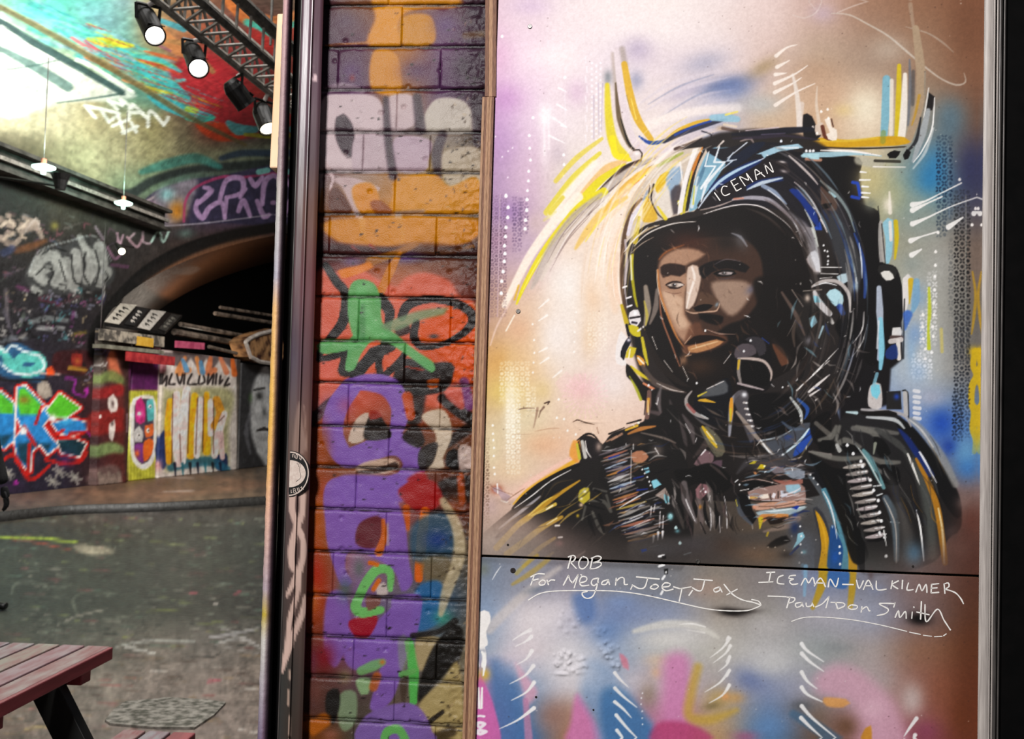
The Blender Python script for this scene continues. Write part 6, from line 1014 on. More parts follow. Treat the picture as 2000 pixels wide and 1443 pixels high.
ribbons('lettering', [
 (v3, 9.5, '286,215 346,212;316,214 302,286;230,286 332,282;406,235 372,250 366,290 412,298;496,235 452,240 446,256 482,262 452,276 470,300 512,296;536,306 566,256 590,290 620,250 636,308;632,312 676,255 712,318;652,290 706,292;732,320 746,262 786,318 806,255;836,300 914,302;936,270 956,330 986,275;986,338 1022,270 1056,338;1002,310 1050,310;1080,276 1086,338 1152,335;1196,275 1186,332;1240,275 1196,302 1236,332;1270,270 1266,332;1312,290 1302,340 1346,338;1366,356 1390,300 1410,346 1440,300 1446,360;1480,300 1476,360;1480,300 1532,295;1478,328 1520,325;1476,362 1532,358;1570,296 1576,366;1570,297 1600,290 1606,315 1576,335;1580,335 1650,360 1690,402 1710,440'),
 (v3, 9.5, '296,385 432,390;456,390 432,470;432,392 490,400 480,425 446,436;536,430 496,440 502,466 536,455 540,430;540,432 552,462;572,435 576,460 610,455 616,435;616,435 628,462;640,464 690,440 738,388;738,388 716,470;786,430 800,476;752,430 840,435 850,456 802,478;896,450 876,465 896,481 936,476 942,456 902,448;976,460 970,502;975,482 1010,462 1026,490 1034,492;1216,440 1102,440 1166,480 1146,511 1086,526;1216,434 1206,465;1216,540 1240,490 1250,540 1290,496 1296,546;1340,500 1336,546;1350,463 1353,467;1406,425 1400,552;1372,500 1462,520;1432,446 1442,570 1522,480 1570,560 1616,630'),
 (v3, 7, '466,568 560,540 700,538 900,556 1100,592 1300,640;1320,646 1400,662;1420,668 1480,676;1500,679 1556,676;1566,672 1586,658')], BOARD_LOW, label='white handwritten title and signature')
def screw(px, py, r, parent, dark=False):
    a, z = at(px, py); mb = MB()
    p = L(a, z, -.002); q = L(a, z, .0018)
    if dark:
        mb.lathe(L(a, z, .0004), L(a, z, .0012), [(0, 0), (0, r), (1, r*.8), (1, r*.3)], 12)
    else:
        mb.lathe(p, q, [(0, 0), (0, r), (.8, r), (1, r*.8), (1, r*.35), (.6, r*.3), (.6, 0)], 14)
    o = mb.obj('screw', M['hole' if dark else 'screw']); o.parent = parent
    return o
for x_, y_ in ((1035, 52), (1012, 608), (1363, 1096)): screw(x_, y_, .0042, BOARD)
screw(992, 1064, .0022, BOARD, True); screw(1783, 1106, .0022, BOARD, True)
screw(1002, 1114, .0050, BOARD_LOW, True); screw(1047, 1361, .0022, BOARD_LOW, True); screw(1159, 1386, .0018, BOARD_LOW, True)
# ---- battens of plywood edge
def strip(name, pxt, pxb, yt, yb, c0, c1, mats, label, cat, layers=4, parent_kind=None):
    (l0, r0), (l1, r1) = pxt, pxb
    t = thing(name, label, cat, L(at((l1+r1)/2, yb)[0], max(at((l1+r1)/2, yb)[1], 0)))
    for k in range(layers):
        f0, f1 = k/layers, (k+1)/layers
        a0, z1 = at(l0+(r0-l0)*f0, yt, c1); a1 = at(l0+(r0-l0)*f1, yt, c1)[0]; b0, z0 = at(l1+(r1-l1)*f0, yb, c1); b1 = at(l1+(r1-l1)*f1, yb, c1)[0]
        cc = c1-(.0012 if k % 2 else 0)
        mb = MB().hexa([L(b0, z0, c0), L(b1, z0, c0), L(b1, z0, cc), L(b0, z0, cc), L(a0, z1, c0), L(a1, z1, c0), L(a1, z1, cc), L(a0, z1, cc)])
        mb.obj('ply_layer', mats[k % len(mats)], t)
    return t
strip('wooden_batten', (949, 971), (947, 968.5), -260, 188, -.03, .004, (M['ply_dark'], M['ply']), 'short upper wooden batten between brick pier and mural', 'batten', 3)
strip('wooden_batten', (942, 964.8), (897, 922), 189, 1640, -.03, .009, (M['ply'], M['ply_dark'], M['ply'], M['ply'], M['ply_dark']), 'long lower wooden batten with plywood layers along the mural edge', 'batten', 5)
# ---- brick pier
ZR = [10, 92, 175, 258, 336, 419, 500, 581, 668, 749, 835, 916, 998, 1082, 1168, 1249, 1328, 1412]
JX = [[785], [660, 860], [775], [709, 840], [771], [643, 852], [760], [700, 880], [790], [680, 860], [759], [695, 850], [754], [650, 842], [755], [690, 852], [770]]
CB_ = -.03
_pn = np.random.default_rng(11)
WALL = obj('wall_front', *(lambda mb: (np.array(mb.v), mb.f))(MB().hexa([L(-.44, 0, -.40), L(1.3, 0, -.40), L(1.3, 0, -.052), L(-.44, 0, -.052), L(-.44, 3.4, -.40), L(1.3, 3.4, -.40), L(1.3, 3.4, -.052), L(-.44, 3.4, -.052)])), M['black'], kind='structure')
_N = [(vnoise(420, 2300, c, 30+k)-.5)*am for k, (c, am) in enumerate(((34, .0030), (14, .0022), (6, .0017), (2.6, .0012)))]
def relief(a, z, fine=1.0):
    i = np.clip(((a+.46)/.0011).astype(int), 0, 419); j = np.clip(((z-.45)/.0011).astype(int), 0, 2299)
    return _N[0][j, i]+_N[1][j, i]+fine*(_N[2][j, i]+_N[3][j, i])
def rich(c):
    g = c.mean(1, keepdims=True); return np.clip(g+(c-g)*1.1, .002, .95)**1.05
def bricks():
    yr = [10-82*k for k in (3, 2, 1)]+ZR+[1412+83*k for k in range(1, 5)]
    jx = [[720], [690, 850], [760]]+JX+[[690, 850], [760], [670, 850], [775]]
    mort_a = [at(600, 720, CB_)[0]-.03, at(968, 720, CB_)[0]]
    for i in range(len(yr)-1):
        z1 = at(780, yr[i], CB_)[1]; z0 = at(780, yr[i+1], CB_)[1]
        ym = (yr[i]+yr[i+1])/2
        js = [mort_a[0]]+[at(x, ym, CB_)[0] for x in jx[i]]+[mort_a[1]]
        for j in range(len(js)-1):
            g = .0014+.0012*_pn.random(); a0, a1 = js[j]+.0005, js[j+1]-.0005
            b0, b1 = z0+g, z1-g
            if a1-a0 < .01: continue
            nx, ny = max(4, int((a1-a0)/.0026)), max(4, int((b1-b0)/.0026))
            a, z = np.meshgrid(np.linspace(a0, a1, nx), np.linspace(b0, b1, ny))
            ed = np.minimum(np.minimum(a-a0, a1-a)+.0042, np.minimum(z-b0, b1-z))
            wob = relief(a, z)*.9
            ro = np.clip((ed+wob)/.0055, 0, 1); ro = 1-(1-ro)**2
            rt = np.clip((a-at(840, 700, CB_)[0])/.1, 0, 1)        # rougher, spalled towards the right
            c = CB_-.0050*(1-ro)+relief(a, z, .3+1.5*rt)*(.55+1.1*rt)+.0025*(_pn.random()-.5)
            if _pn.random() < .5:                                     # chips
                for _ in range(2):
                    ca, cz = a0+(a1-a0)*_pn.random(), b0+(b1-b0)*_pn.random(); c -= .004*np.exp(-(((a-ca)/.004)**2+((z-cz)/.003)**2)**2)
            P = L(a, z, c).reshape(-1, 3); cols = rich(pcol(P, C_BRICK, (612, 958, 2, 1441), .70))
            idx = np.arange(nx*ny).reshape(ny, nx)
            ring = np.concatenate([idx[0, :], idx[1:, -1], idx[-1, -2::-1], idx[-2:0:-1, 0]]); n = nx*ny; m = len(ring); b = np.arange(m)+n
            Q = P[ring]-N_*.022
            o = obj('brick', np.concatenate([P, Q]), np.concatenate([gridf(nx, ny), np.stack([ring, b, np.roll(b, -1), np.roll(ring, -1)], 1)]), M['brick_paint'], cols=np.concatenate([cols, cols[ring]*.8]), smooth=True)
            o.parent = WALL
    # mortar bed, clogged with paint
    nx, ny = 130, 620
    a, z = np.meshgrid(np.linspace(mort_a[0], mort_a[1], nx), np.linspace(at(780, yr[-1], CB_)[1], at(780, yr[0], CB_)[1], ny))
    c = CB_-.0046+relief(a, z, .8)*.9
    P = L(a, z, c).reshape(-1, 3)
    o = obj('mortar', P, gridf(nx, ny), M['brick_paint'], cols=pcol(P, C_BRICK, (612, 958, 2, 1441), .45), smooth=True); o.parent = WALL
bricks()
# ---- steel post: a folded channel, painted over
def extrude(name, prof, ylim, mat, parent, paint=None, kpaint=1.0, nseg=300):
    'profile of (px at top, px at foot, c) carried along the post'
    rows = []
    for t in np.linspace(0, 1, nseg):
        y = ylim[0]+(ylim[1]-ylim[0])*t
        row = []
        for (xt, xb, c) in prof:
            x = xt+(xb-xt)*(y-0)/1443; a, z = at(x, y, c); row.append(L(a, z, c))
        rows.append(row)
    P = np.array(rows).reshape(-1, 3); k = len(prof)
    o = obj(name, P, gridf(k, nseg), mat, cols=pcol(P, C_POST, paint, kpaint) if paint else None)
    if parent: put(o, parent)
    return o
def dens(prof, n=6):
    out = []
    for p, q in zip(prof[:-1], prof[1:]):
        for i in range(n): out.append(tuple(p[j]+(q[j]-p[j])*i/n for j in range(3)))
    return out+[prof[-1]]
POST = thing('steel_post', 'tall brown painted steel post with pink brush loops beside the brick pier', 'post', L(at(567, 1440)[0], .55))
extrude('channel', dens([(589, 543, -.05), (589.5, 543.5, .012), (591, 545, .014), (607, 560, .014), (609, 562, .0155), (611.5, 564.5, .0155), (613, 566, .010), (628, 584, .006), (632, 590, .002), (633, 592, -.03)], 5), (-260, 1650), M['post_paint'], POST, (536, 645, 2, 1441), .9)
extrude('edge_lip', [(587.5, 541.5, -.01), (587.5, 541.5, .0135), (590, 544, .0145), (590.5, 544.5, .0125)], (-260, 1650), M['alu_dark'], POST, nseg=20)
# black slot between post and door edge
SLOT = MB().hexa([L(at(517, 1443)[0], .6, -.30), L(at(548, 1443)[0], .6, -.30), L(at(548, 1443)[0], .6, -.045), L(at(517, 1443)[0], .6, -.045), L(at(560, 0)[0], 2.7, -.30), L(at(592, 0)[0], 2.7, -.30), L(at(592, 0)[0], 2.7, -.045), L(at(560, 0)[0], 2.7, -.045)])
SLOT.obj('trim_1', M['black'], kind='structure')
# ---- painted door edge with a rough, chipped arris, tunnel light put into its colours
DOOR = thing('door_edge', 'narrow dark purple door edge with thick chipped paint ridge left of the black slot', 'door', L(at(530, 1440)[0], .55))
def door_edge():
    nz, prof = 700, [(553, 503, -.10), (553, 503, -.012), (554.5, 504.5, -.003), (558.5, 509.5, .000), (562, 514, -.001), (565.5, 518.5, -.005), (568.5, 523.5, -.012), (571, 528, -.022), (572, 529, -.06)]
    rr = np.random.default_rng(2); jag = vnoise(nz, 1, 5, 4)[0]*.6+vnoise(nz, 1, 2, 5)[0]*.4
    V = []; Cc = []
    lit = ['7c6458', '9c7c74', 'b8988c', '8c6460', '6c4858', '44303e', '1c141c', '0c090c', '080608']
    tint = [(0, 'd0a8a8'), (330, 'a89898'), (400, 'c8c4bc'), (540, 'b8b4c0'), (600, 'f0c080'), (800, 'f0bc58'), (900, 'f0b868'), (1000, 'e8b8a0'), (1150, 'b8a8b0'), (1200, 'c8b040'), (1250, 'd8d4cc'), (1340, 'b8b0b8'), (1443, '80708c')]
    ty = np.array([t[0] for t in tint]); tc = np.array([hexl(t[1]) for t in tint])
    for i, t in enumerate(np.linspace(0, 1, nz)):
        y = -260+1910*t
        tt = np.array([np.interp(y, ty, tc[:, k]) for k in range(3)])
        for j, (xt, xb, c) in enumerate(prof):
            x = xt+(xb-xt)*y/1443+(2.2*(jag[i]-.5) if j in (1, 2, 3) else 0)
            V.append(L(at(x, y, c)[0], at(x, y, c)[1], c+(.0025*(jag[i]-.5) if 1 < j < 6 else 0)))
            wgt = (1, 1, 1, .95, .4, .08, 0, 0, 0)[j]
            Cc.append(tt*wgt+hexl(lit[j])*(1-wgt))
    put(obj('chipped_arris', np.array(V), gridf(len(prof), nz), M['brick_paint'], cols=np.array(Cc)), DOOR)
door_edge()
# ---- board end behind the door edge, warm light put into its pale colour
d_ = 2.0
def DP(px, py, depth): return EYE+ray(px, py)*depth
ob = MB(); q = [DP(541, 26, d_), DP(554, 26, d_), DP(545, 328, d_), DP(526, 328, d_)]
bk = _f*.06
ob.hexa([q[3]+bk, q[2]+bk, q[2], q[3], q[0]+bk, q[1]+bk, q[1], q[0]])
bevel(ob.obj('sign_board', M['orange_board'], label='pale orange end of a board sticking out behind the door edge', cat='board'), .003)
# ---- round sticker wrapped on the post
def sticker():
    mb_ = {'disc': ([], 'sticker_black'), }
    M['sticker_black'] = noisy_mat('sticker_black', '0a0908', '141212', 200, .35, 0, .0002)
    M['sticker_white'] = noisy_mat('sticker_white', 'c8b4a8', 'd8c8bc', 200, .35, 0, .0002)
    root = thing('round_sticker', 'round black and white sticker on the steel post above the pink brush loops', 'sticker', L(*at(585, 925), .0155))
    def cof(x, y):
        s = (x-(571.5-(925-y)*-.031))/40; return .0148+.0008*math.sin(max(0, min(1, s))*3.1)
    def ring(name, r0x, r1x, r0y, r1y, mat, lift, n=40):
        V = []; F_ = []
        for i in range(n+1):
            an = R(-90+180*i/n)
            for rx, ry in ((r0x, r0y), (r1x, r1y)):
                x = 565.5-(925-925)+rx*math.cos(an)+.031*(925-(925+ry*math.sin(an)))*1.0; y = 925+ry*math.sin(an)
                V.append(L(*at(x, y, .0162+lift), .0162+lift))
        for i in range(n): F_.append((2*i, 2*i+1, 2*i+3, 2*i+2))
        put(obj(name, np.array(V), F_, M[mat]), root)
    ring('black_rim', 0, 39, 0, 45, 'sticker_black', 0); ring('white_ring', 35.5, 37.5, 41, 43.4, 'sticker_white', .0003); ring('white_centre', 0, 31.5, 0, 26.5, 'sticker_white', .0003)
    rows = [((540, 860, 11.1), 13, '345,300 352,365;375,295 392,372;425,300 415,385;425,300 462,308;462,308 445,395;415,385 445,395;490,340 520,335;520,335 500,395;500,395 535,420;548,365 520,420'),
            ((540, 860, 11.1), 13, '318,1070 318,1140;318,1140 335,1125;360,1050 372,1135;360,1050 385,1045;366,1092 388,1088;372,1135 392,1130;402,1042 418,1125;418,1125 440,1120;448,1030 470,1105;470,1105 500,1095;500,1095 482,1022;520,1015 585,1060;545,1000 548,1085')]
    for row in rows: put(ribbons('lettering', [row], None, 'sticker_white', .0168), root)
    o = ribbons('drawing', [((540, 860, 11.1), 7, '440,500 470,485 515,520 498,600 505,680 530,760 515,820 460,865 420,895;450,520 480,515 480,570')], None, 'sticker_black', .0169); put(o, root)
sticker()
# ---- metal frame at the right edge of the mural
FR = thing('metal_frame', 'pale aluminium frame with grooved dark profile along the right mural edge', 'frame', L(.86, .6))
extrude('flat_strip', [(1922.5, 1909, .0003), (1922.5, 1909, .003), (1923.5, 1910, .0042), (1940, 1928, .0042), (1941, 1929, .003), (1941.5, 1929.5, .0003)], (-260, 1650), M['alu'], FR, nseg=20)
for k, (x0, x1, m_) in enumerate(((1940.5, 1945, 'alu'), (1947.5, 1951, 'alu'), (1951.5, 1958.5, 'alu_dark'), (1961, 1965.5, 'alu_dark'))):
    s_ = -12.5-1.5*k*.6
    extrude('rib', [(x0, x0+s_, -.012), (x0, x0+s_, -.001), (x0+1, x0+1+s_, .001), (x1-1, x1-1+s_, .001), (x1, x1+s_, -.001), (x1, x1+s_, -.012)], (-260, 1650), M[m_], FR, nseg=20)
extrude('back_channel', [(1938, 1925, -.012), (1968, 1953, -.012), (1968, 1953, -.04)], (-260, 1650), M['black'], FR, nseg=10)
extrude('trim_2', [(1967, 1952, -.02), (2140, 2130, -.02)], (-260, 1650), M['black'], None, nseg=4)['kind'] = 'structure'
# ================================================================ the tunnel beyond
TY = 10.0
U_ = np.array([math.sin(R(TY)), math.cos(R(TY)), 0.]); V_ = np.array([math.cos(R(TY)), -math.sin(R(TY)), 0.]); W0 = np.array([-7.5, 18.4, 0.])
def T(t, v, z):
    t, v, z = np.broadcast_arrays(np.asarray(t, float), np.asarray(v, float), np.asarray(z, float))
    return W0 + t[..., None]*U_ + v[..., None]*V_ + z[..., None]*np.array([0, 0, 1.])
def tz(px, py, v=0.0):
    p = hit(px, py, W0+v*V_, V_); return float((p-W0)@U_), float(p[2])
BGR = (1, 534, 1, 995)
def arch(t): return 2.9+3.45*np.clip((t-.15)/9, 0, 1.0)**.62
def spring(t): return np.interp(t, [-30, 1.7, 2.6, 4.2, 6, 8, 10], [5.42, 5.42, 6.0, 7.0, 7.8, 8.4, 8.6])
# vault
def vault():
    t = np.concatenate([np.arange(-22, -7, .5), np.arange(-7, 9.6, .055)]); th = np.concatenate([np.linspace(0, 1.2, 190), np.linspace(1.22, math.pi, 40)])
    tt, hh = np.meshgrid(t, th); h = spring(tt); H = 8.75; Wd = 5.3
    v = Wd-Wd*np.cos(hh); z = h+(H-h)*np.sin(hh)
    P = T(tt, v, z).reshape(-1, 3)
    obj('ceiling', P, gridf(len(t), len(th)), M['wall_paint'], cols=pcol(P, C_WALL, (1, 534, 1, 470), 1, '7c765c'), smooth=True, kind='structure')
vault()
G_ = np.array([-.25, .968, 0.])      # the side passage leads away from the road
def side_wall():
    t = np.concatenate([np.arange(-16, -6, .25), np.arange(-6, .15, .045), np.arange(.15, 9.6, .045)])
    nz = 150; V = []; k = np.linspace(0, 1, nz)
    for x in t:
        lo = 0.0 if x < .149 else float(arch(x)); V.append(T(x, 0, lo+(spring(x)-lo)*k))
    P = np.array(V).reshape(-1, 3)
    obj('wall_left', P, gridf(nz, len(t)), M['wall_paint'], cols=pcol(P, C_WALL, BGR, 1, '3a3634'), smooth=False, kind='structure')
    # underside of the arch and the dark recess behind
    ta = np.concatenate([[.15]*12, np.arange(.15, 9.6, .08)]); za = np.concatenate([np.linspace(0, 2.9, 12), arch(np.arange(.15, 9.6, .08))])
    d = np.linspace(0, 5, 60); P = np.array([T(ta, 0, za)+G_*x for x in d]).reshape(-1, 3)
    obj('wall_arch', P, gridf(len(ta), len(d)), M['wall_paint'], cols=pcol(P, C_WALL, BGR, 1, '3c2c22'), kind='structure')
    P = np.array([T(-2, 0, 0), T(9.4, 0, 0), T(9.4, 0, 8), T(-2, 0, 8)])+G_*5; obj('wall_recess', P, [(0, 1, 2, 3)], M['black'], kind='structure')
    P = np.array([T(9.5, 0, 0), T(9.5, 12, 0), T(9.5, 12, 9.5), T(9.5, 0, 9.5)]); obj('wall_back', P, [(0, 1, 2, 3)], noisy_mat('far_brick', '2c2420', '54443a', 3, .8, 0, .02), kind='structure')
side_wall()
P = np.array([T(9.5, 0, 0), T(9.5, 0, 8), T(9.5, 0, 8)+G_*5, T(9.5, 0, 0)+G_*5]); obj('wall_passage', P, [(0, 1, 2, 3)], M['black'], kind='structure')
# road and pavement
def ground():
    y = 1/np.linspace(1/1.5, 1/34, 420); x = np.linspace(-.72, .1, 520)
    xx, yy = np.meshgrid(x, y); P = np.stack([xx*yy, yy, 0*xx], -1).reshape(-1, 3)
    obj('floor', P, gridf(len(x), len(y)), M['road_paint'], cols=pcol(P, C_ROAD, (1, 534, 946, 1441), 1, '4c463e'), smooth=True, kind='structure')
    P = np.array([(-30, -4, -.012), (12, -4, -.012), (12, 40, -.012), (-30, 40, -.012)]); obj('floor_base', P, [(0, 1, 2, 3)], noisy_mat('asphalt', '38362f', '544e46', 4, .7, 0, .01), kind='structure')
    # raised pavement with a kerb
    K = [(-7.6, 11.2), (-6.75, 13.55), (-6.25, 14.75), (-5.25, 15.5), (-4.0, 17.0), (-1.8, 20.4)]
    ks = curve(np.array(K), [1, 1], .08)[0]; n = len(ks); hgt = .13
    far = np.array([T(tv, .02, 0)[:2] for tv in np.linspace(-9, 9.4, n)])
    m = 60; V = []
    for i in range(n):
        V.append((*ks[i], 0)); V.append((*(ks[i]+(far[i]-ks[i])*.004), hgt))
        for k in np.linspace(.02, 1, m): V.append((*(ks[i]+(far[i]-ks[i])*k), hgt))
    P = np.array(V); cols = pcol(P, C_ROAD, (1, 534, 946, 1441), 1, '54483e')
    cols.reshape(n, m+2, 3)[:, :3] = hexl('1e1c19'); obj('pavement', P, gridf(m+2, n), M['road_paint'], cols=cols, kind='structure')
ground()
# ---- boards and pillar filling the arch
def board(name, px0, px1, zt, v0, v1, label, cat, yref=940):
    t0, t1 = tz(px0, yref, v1)[0], tz(px1, yref, v1)[0]
    nx, nz = max(6, int((t1-t0)/.03)), int(zt/.03)
    t, z = np.meshgrid(np.linspace(t0, t1, nx), np.linspace(.13, zt, nz)); P = T(t, v1, z).reshape(-1, 3); cols = pcol(P, C_WALL, BGR, 1.25)
    idx = np.arange(nx*nz).reshape(nz, nx); ring = np.concatenate([idx[0, :], idx[1:, -1], idx[-1, -2::-1], idx[-2:0:-1, 0]]); m = len(ring); b = np.arange(m)+nx*nz
    Q = P[ring]-V_*(v1-v0)
    return obj(name, np.concatenate([P, Q]), np.concatenate([gridf(nx, nz), np.stack([ring, b, np.roll(b, -1), np.roll(ring, -1)], 1)]), M['wall_paint'], cols=np.concatenate([cols, cols[ring]*.6]), label=label, cat=cat)
board('brick_pillar', 187, 247, 2.95, -.3, .14, 'dark red graffiti-covered pillar left of the narrow yellow board', 'pillar')
board('mural_board', 250, 303, 2.75, -.05, .02, 'narrow yellow and purple board with an oval of small round heads', 'mural panel')
board('shutter', 308, 461, 2.72, -.05, .06, 'wide white shutter painted with tall pink and yellow letters', 'shutter')
board('door_leaf', 464, 534, 2.65, -.05, .03, 'dark door leaf with a grey stencilled face beside the lettered shutter', 'door')
# canopy with leaflets on its slope
def canopy():
    fl, fr = tz(203, 631, .35), tz(322, 648, .35); bl, br = tz(236, 592, -.12), tz(356, 615, -.12)
    a, b = T(fl[0], .35, fl[1]), T(fr[0], .35, fr[1]); c, d = T(br[0], -.12, br[1]), T(bl[0], -.12, bl[1])
    root = thing('canopy', 'dark sloping canopy over the pillar with white notices stuck on', 'canopy', T(fl[0], .35, 2.6))
    dn = np.array([0, 0, 1.])
    MB().hexa([a-dn*.05, b-dn*.05, c-dn*.05, d-dn*.05, a, b, c, d]).obj('roof', M['dark_steel'], root)
    MB().hexa([a-dn*.30, b-dn*.30, b-dn*.30-V_*.1, a-dn*.30-V_*.1, a-dn*.10, b-dn*.10, b-dn*.10-V_*.1, a-dn*.10-V_*.1]).obj('fascia', noisy_mat('fascia', '4c4640', 'a89c8c', 6, .6, 0, .004, lo=.45, hi=.6), root)
    MB().hexa([a-dn*.44, b-dn*.44, b-dn*.44-V_*.2, a-dn*.44-V_*.2, a-dn*.37, b-dn*.37, b-dn*.37-V_*.2, a-dn*.37-V_*.2]).obj('lower_rail', noisy_mat('rail', '5c584c', '8c8878', 6, .6, 0, .004), root)
    a1, b1 = a-dn*.31+U_*1.1+V_*.005, a-dn*.31+U_*1.7+V_*.005
    MB().hexa([a1, b1, b1-V_*.02, a1-V_*.02, a1+dn*.17, b1+dn*.17, b1+dn*.17-V_*.02, a1+dn*.17-V_*.02]).obj('yellow_label', noisy_mat('yellow_label', 'c8962c', 'd8ac44', 8, .6), root)
    a2, b2 = a-dn*.62+U_*.8-V_*.02, a-dn*.62+U_*2.6-V_*.02
    MB().hexa([a2, b2, b2-V_*.02, a2-V_*.02, a2+dn*.18, b2+dn*.18, b2+dn*.18-V_*.02, a2+dn*.18-V_*.02]).obj('red_board', noisy_mat('red_board', '8c1c24', 'c03c3c', 6, .6, 0, .004), root)
    n = np.cross(b-a, d-a); n /= np.linalg.norm(n); n *= np.sign(n[2])
    def pp(x, y): return hit(180+x/5.555, 570+y/5.555, a+n*.02, n)
    for q, c1, c2, lab, mk in ((((305, 125), (485, 142), (290, 352), (130, 325)), '948c80', 'b4aca0', 'left white notice on the dark canopy slope', '1c1816'), (((490, 165), (610, 190), (460, 370), (350, 350)), '0c0c0c', '1c1a1a', 'black notice with white strokes between two white notices', 'b0a8a0'), (((640, 195), (800, 215), (625, 415), (490, 385)), '9c948c', 'b8b0a8', 'right white notice on the dark canopy slope', '3c3834'), (((860, 240), (960, 260), (800, 430), (720, 400)), '141312', '3c3834', 'dark notice at the right end of the canopy slope', '6c6860')):
        Pq = [pp(*z) for z in q]
        r = thing('notice', lab, 'notice', Pq[3]); mm = noisy_mat('notice_paper', c1, c2, 10, .6)
        MB().hexa([p-n*.008 for p in Pq]+[p+n*.004 for p in Pq]).obj('sheet', mm, r)
        Pq = [np.array(p) for p in Pq]; mb = MB()
        def bl_(u, w_): return (Pq[0]*(1-u)+Pq[1]*u)*(1-w_)+(Pq[3]*(1-u)+Pq[2]*u)*w_+n*.006
        rr = random.Random(len(lab))
        for k in range(4):
            w_ = .2+.18*k; u0 = .3+.1*rr.random()
            mb.bar(bl_(u0, w_), bl_(u0+.35, w_+.06), .05, .006, n); mb.bar(bl_(u0, w_), bl_(u0+.1, w_+.1), .04, .006, n)
        mb.obj('writing', noisy_mat('notice_ink', mk, mk, 10, .6), r, kind='stuff')
canopy()
for k, (x0, y0, x1, y1, v, r) in enumerate(((352, 633, 482, 657, -.25, .05), (340, 648, 474, 672, -.2, .07), (420, 612, 530, 630, -.6, .05), (430, 600, 530, 616, -.7, .04), (408, 677, 462, 690, .1, .04))):
    a, b = tz(x0, y0, v), tz(x1, y1, v)
    MB().tube(T(a[0], v, a[1]), T(b[0], v, b[1]), r, 8).obj('pipe', noisy_mat('pipe', '3a322b', '8c7c6e', 5, .6, 0, .01), label=('upper front grey pipe above the lettered shutter', 'thick front grey pipe above the pink plank', 'thin dark pipe high under the arch', 'highest dark pipe under the arch', 'low grey pipe along the shutter top')[k], cat='pipe')
a, b = tz(343, 672, .2), tz(398, 676, .2)
MB().bar(T(a[0], .2, a[1]), T(b[0], .2, b[1]), .04, .14).obj('pink_plank', noisy_mat('pink_plank', 'a83c5c', 'd86484', 6, .6), label='bright pink plank above the lettered shutter', cat='plank')
def awning():
    v = .3; P = [tz(x, y, v) for x, y in ((478, 668), (488, 660), (505, 652), (545, 642), (560, 690), (545, 712), (505, 706), (488, 697))]
    root = thing('awning_end', 'curved white-edged awning end with a brown pattern under the arch', 'awning', T(P[0][0], v, P[0][1]))
    n = len(P); F_ = [tuple(range(n)), tuple(range(2*n-1, n-1, -1))]+[(i, i+n, (i+1) % n+n, (i+1) % n) for i in range(n)]
    MB().add([T(t, v, z) for t, z in P]+[T(t, v-.4, z) for t, z in P], F_).obj('cloth', noisy_mat('awning', '3c1c14', 'b08458', 4, .6, 0, .01, lo=.4, hi=.6), root)
    mb = MB(); mb.path([T(t, v+.02, z) for t, z in (P[3], P[2], P[1], P[0], P[7], P[6], P[5])], .05, 6); mb.obj('white_edge', noisy_mat('awning_edge', 'a89c94', 'd0c8c0', 6, .6), root)
awning()
# ---- steel beam along the springing, lamps, spotlights, truss
BM = thing('steel_beam', 'long dark steel beam along the left tunnel wall below the vault', 'beam', T(-7, .15, 5.1))
for nm, v0, v1, z0, z1 in (('web', .1, .16, 5.1, 5.42), ('top_flange', 0, .32, 5.42, 5.48), ('bottom_flange', 0, .32, 5.06, 5.11), ('conduit', .2, .26, 5.24, 5.30)):
    MB().hexa([T(-9, v0, z0), T(1.95, v0, z0), T(1.95, v1, z0), T(-9, v1, z0), T(-9, v0, z1), T(1.95, v0, z1), T(1.95, v1, z1), T(-9, v1, z1)]).obj(nm, M['beam'] if nm != 'conduit' else M['truss'], BM)
def pendant(px, py, depth, r, label):
    c = DP(px, py, depth); z = np.array([0, 0, 1.])
    root = thing('pendant_lamp', label, 'lamp', c, 'pendant lamps along the left wall')
    MB().lathe(c-z*.02, c+z*.05, [(0, 0), (0, r*.8), (.3, r), (.6, r), (1, r*.45), (1, 0)], 20).obj('shade', M['pendant'], root)
    MB().lathe(c-z*.10, c-z*.02, [(0, 0), (.1, r*.2), (.8, r*.25), (1, r*.2), (1, 0)], 10).obj('bulb', M['pendant'], root)
    MB().tube(c+z*.05, c+z*.13, r*.25, 8).obj('cap', noisy_mat('lamp_cap', '8c4c3c', 'b06c54', 10, .5), root)
    MB().tube(c+z*.13, c+z*1.6, .007, 6).obj('rod', M['steel'], root)
    return c
pc1 = pendant(85, 328, 14.6, .16, 'nearer pale green pendant lamp hanging beside the steel beam'); pc2 = pendant(241, 398, 17.6, .15, 'farther pale green pendant lamp hanging at the end of the beam')
light('pendant_glow', 'POINT', pc1+np.array([.1, -.1, .35]), (0, 0, 0), 22, (.75, 1, .88), .1); light('pendant_glow', 'POINT', pc2+np.array([.1, -.1, .35]), (0, 0, 0), 26, (.5, 1, .78), .1)
light('recess_fill', 'POINT', T(3.6, 0, 3.1)+G_*1.6, (0, 0, 0), 55, (1, .85, .7), .15)     # unseen fill light added to brighten the arch underside
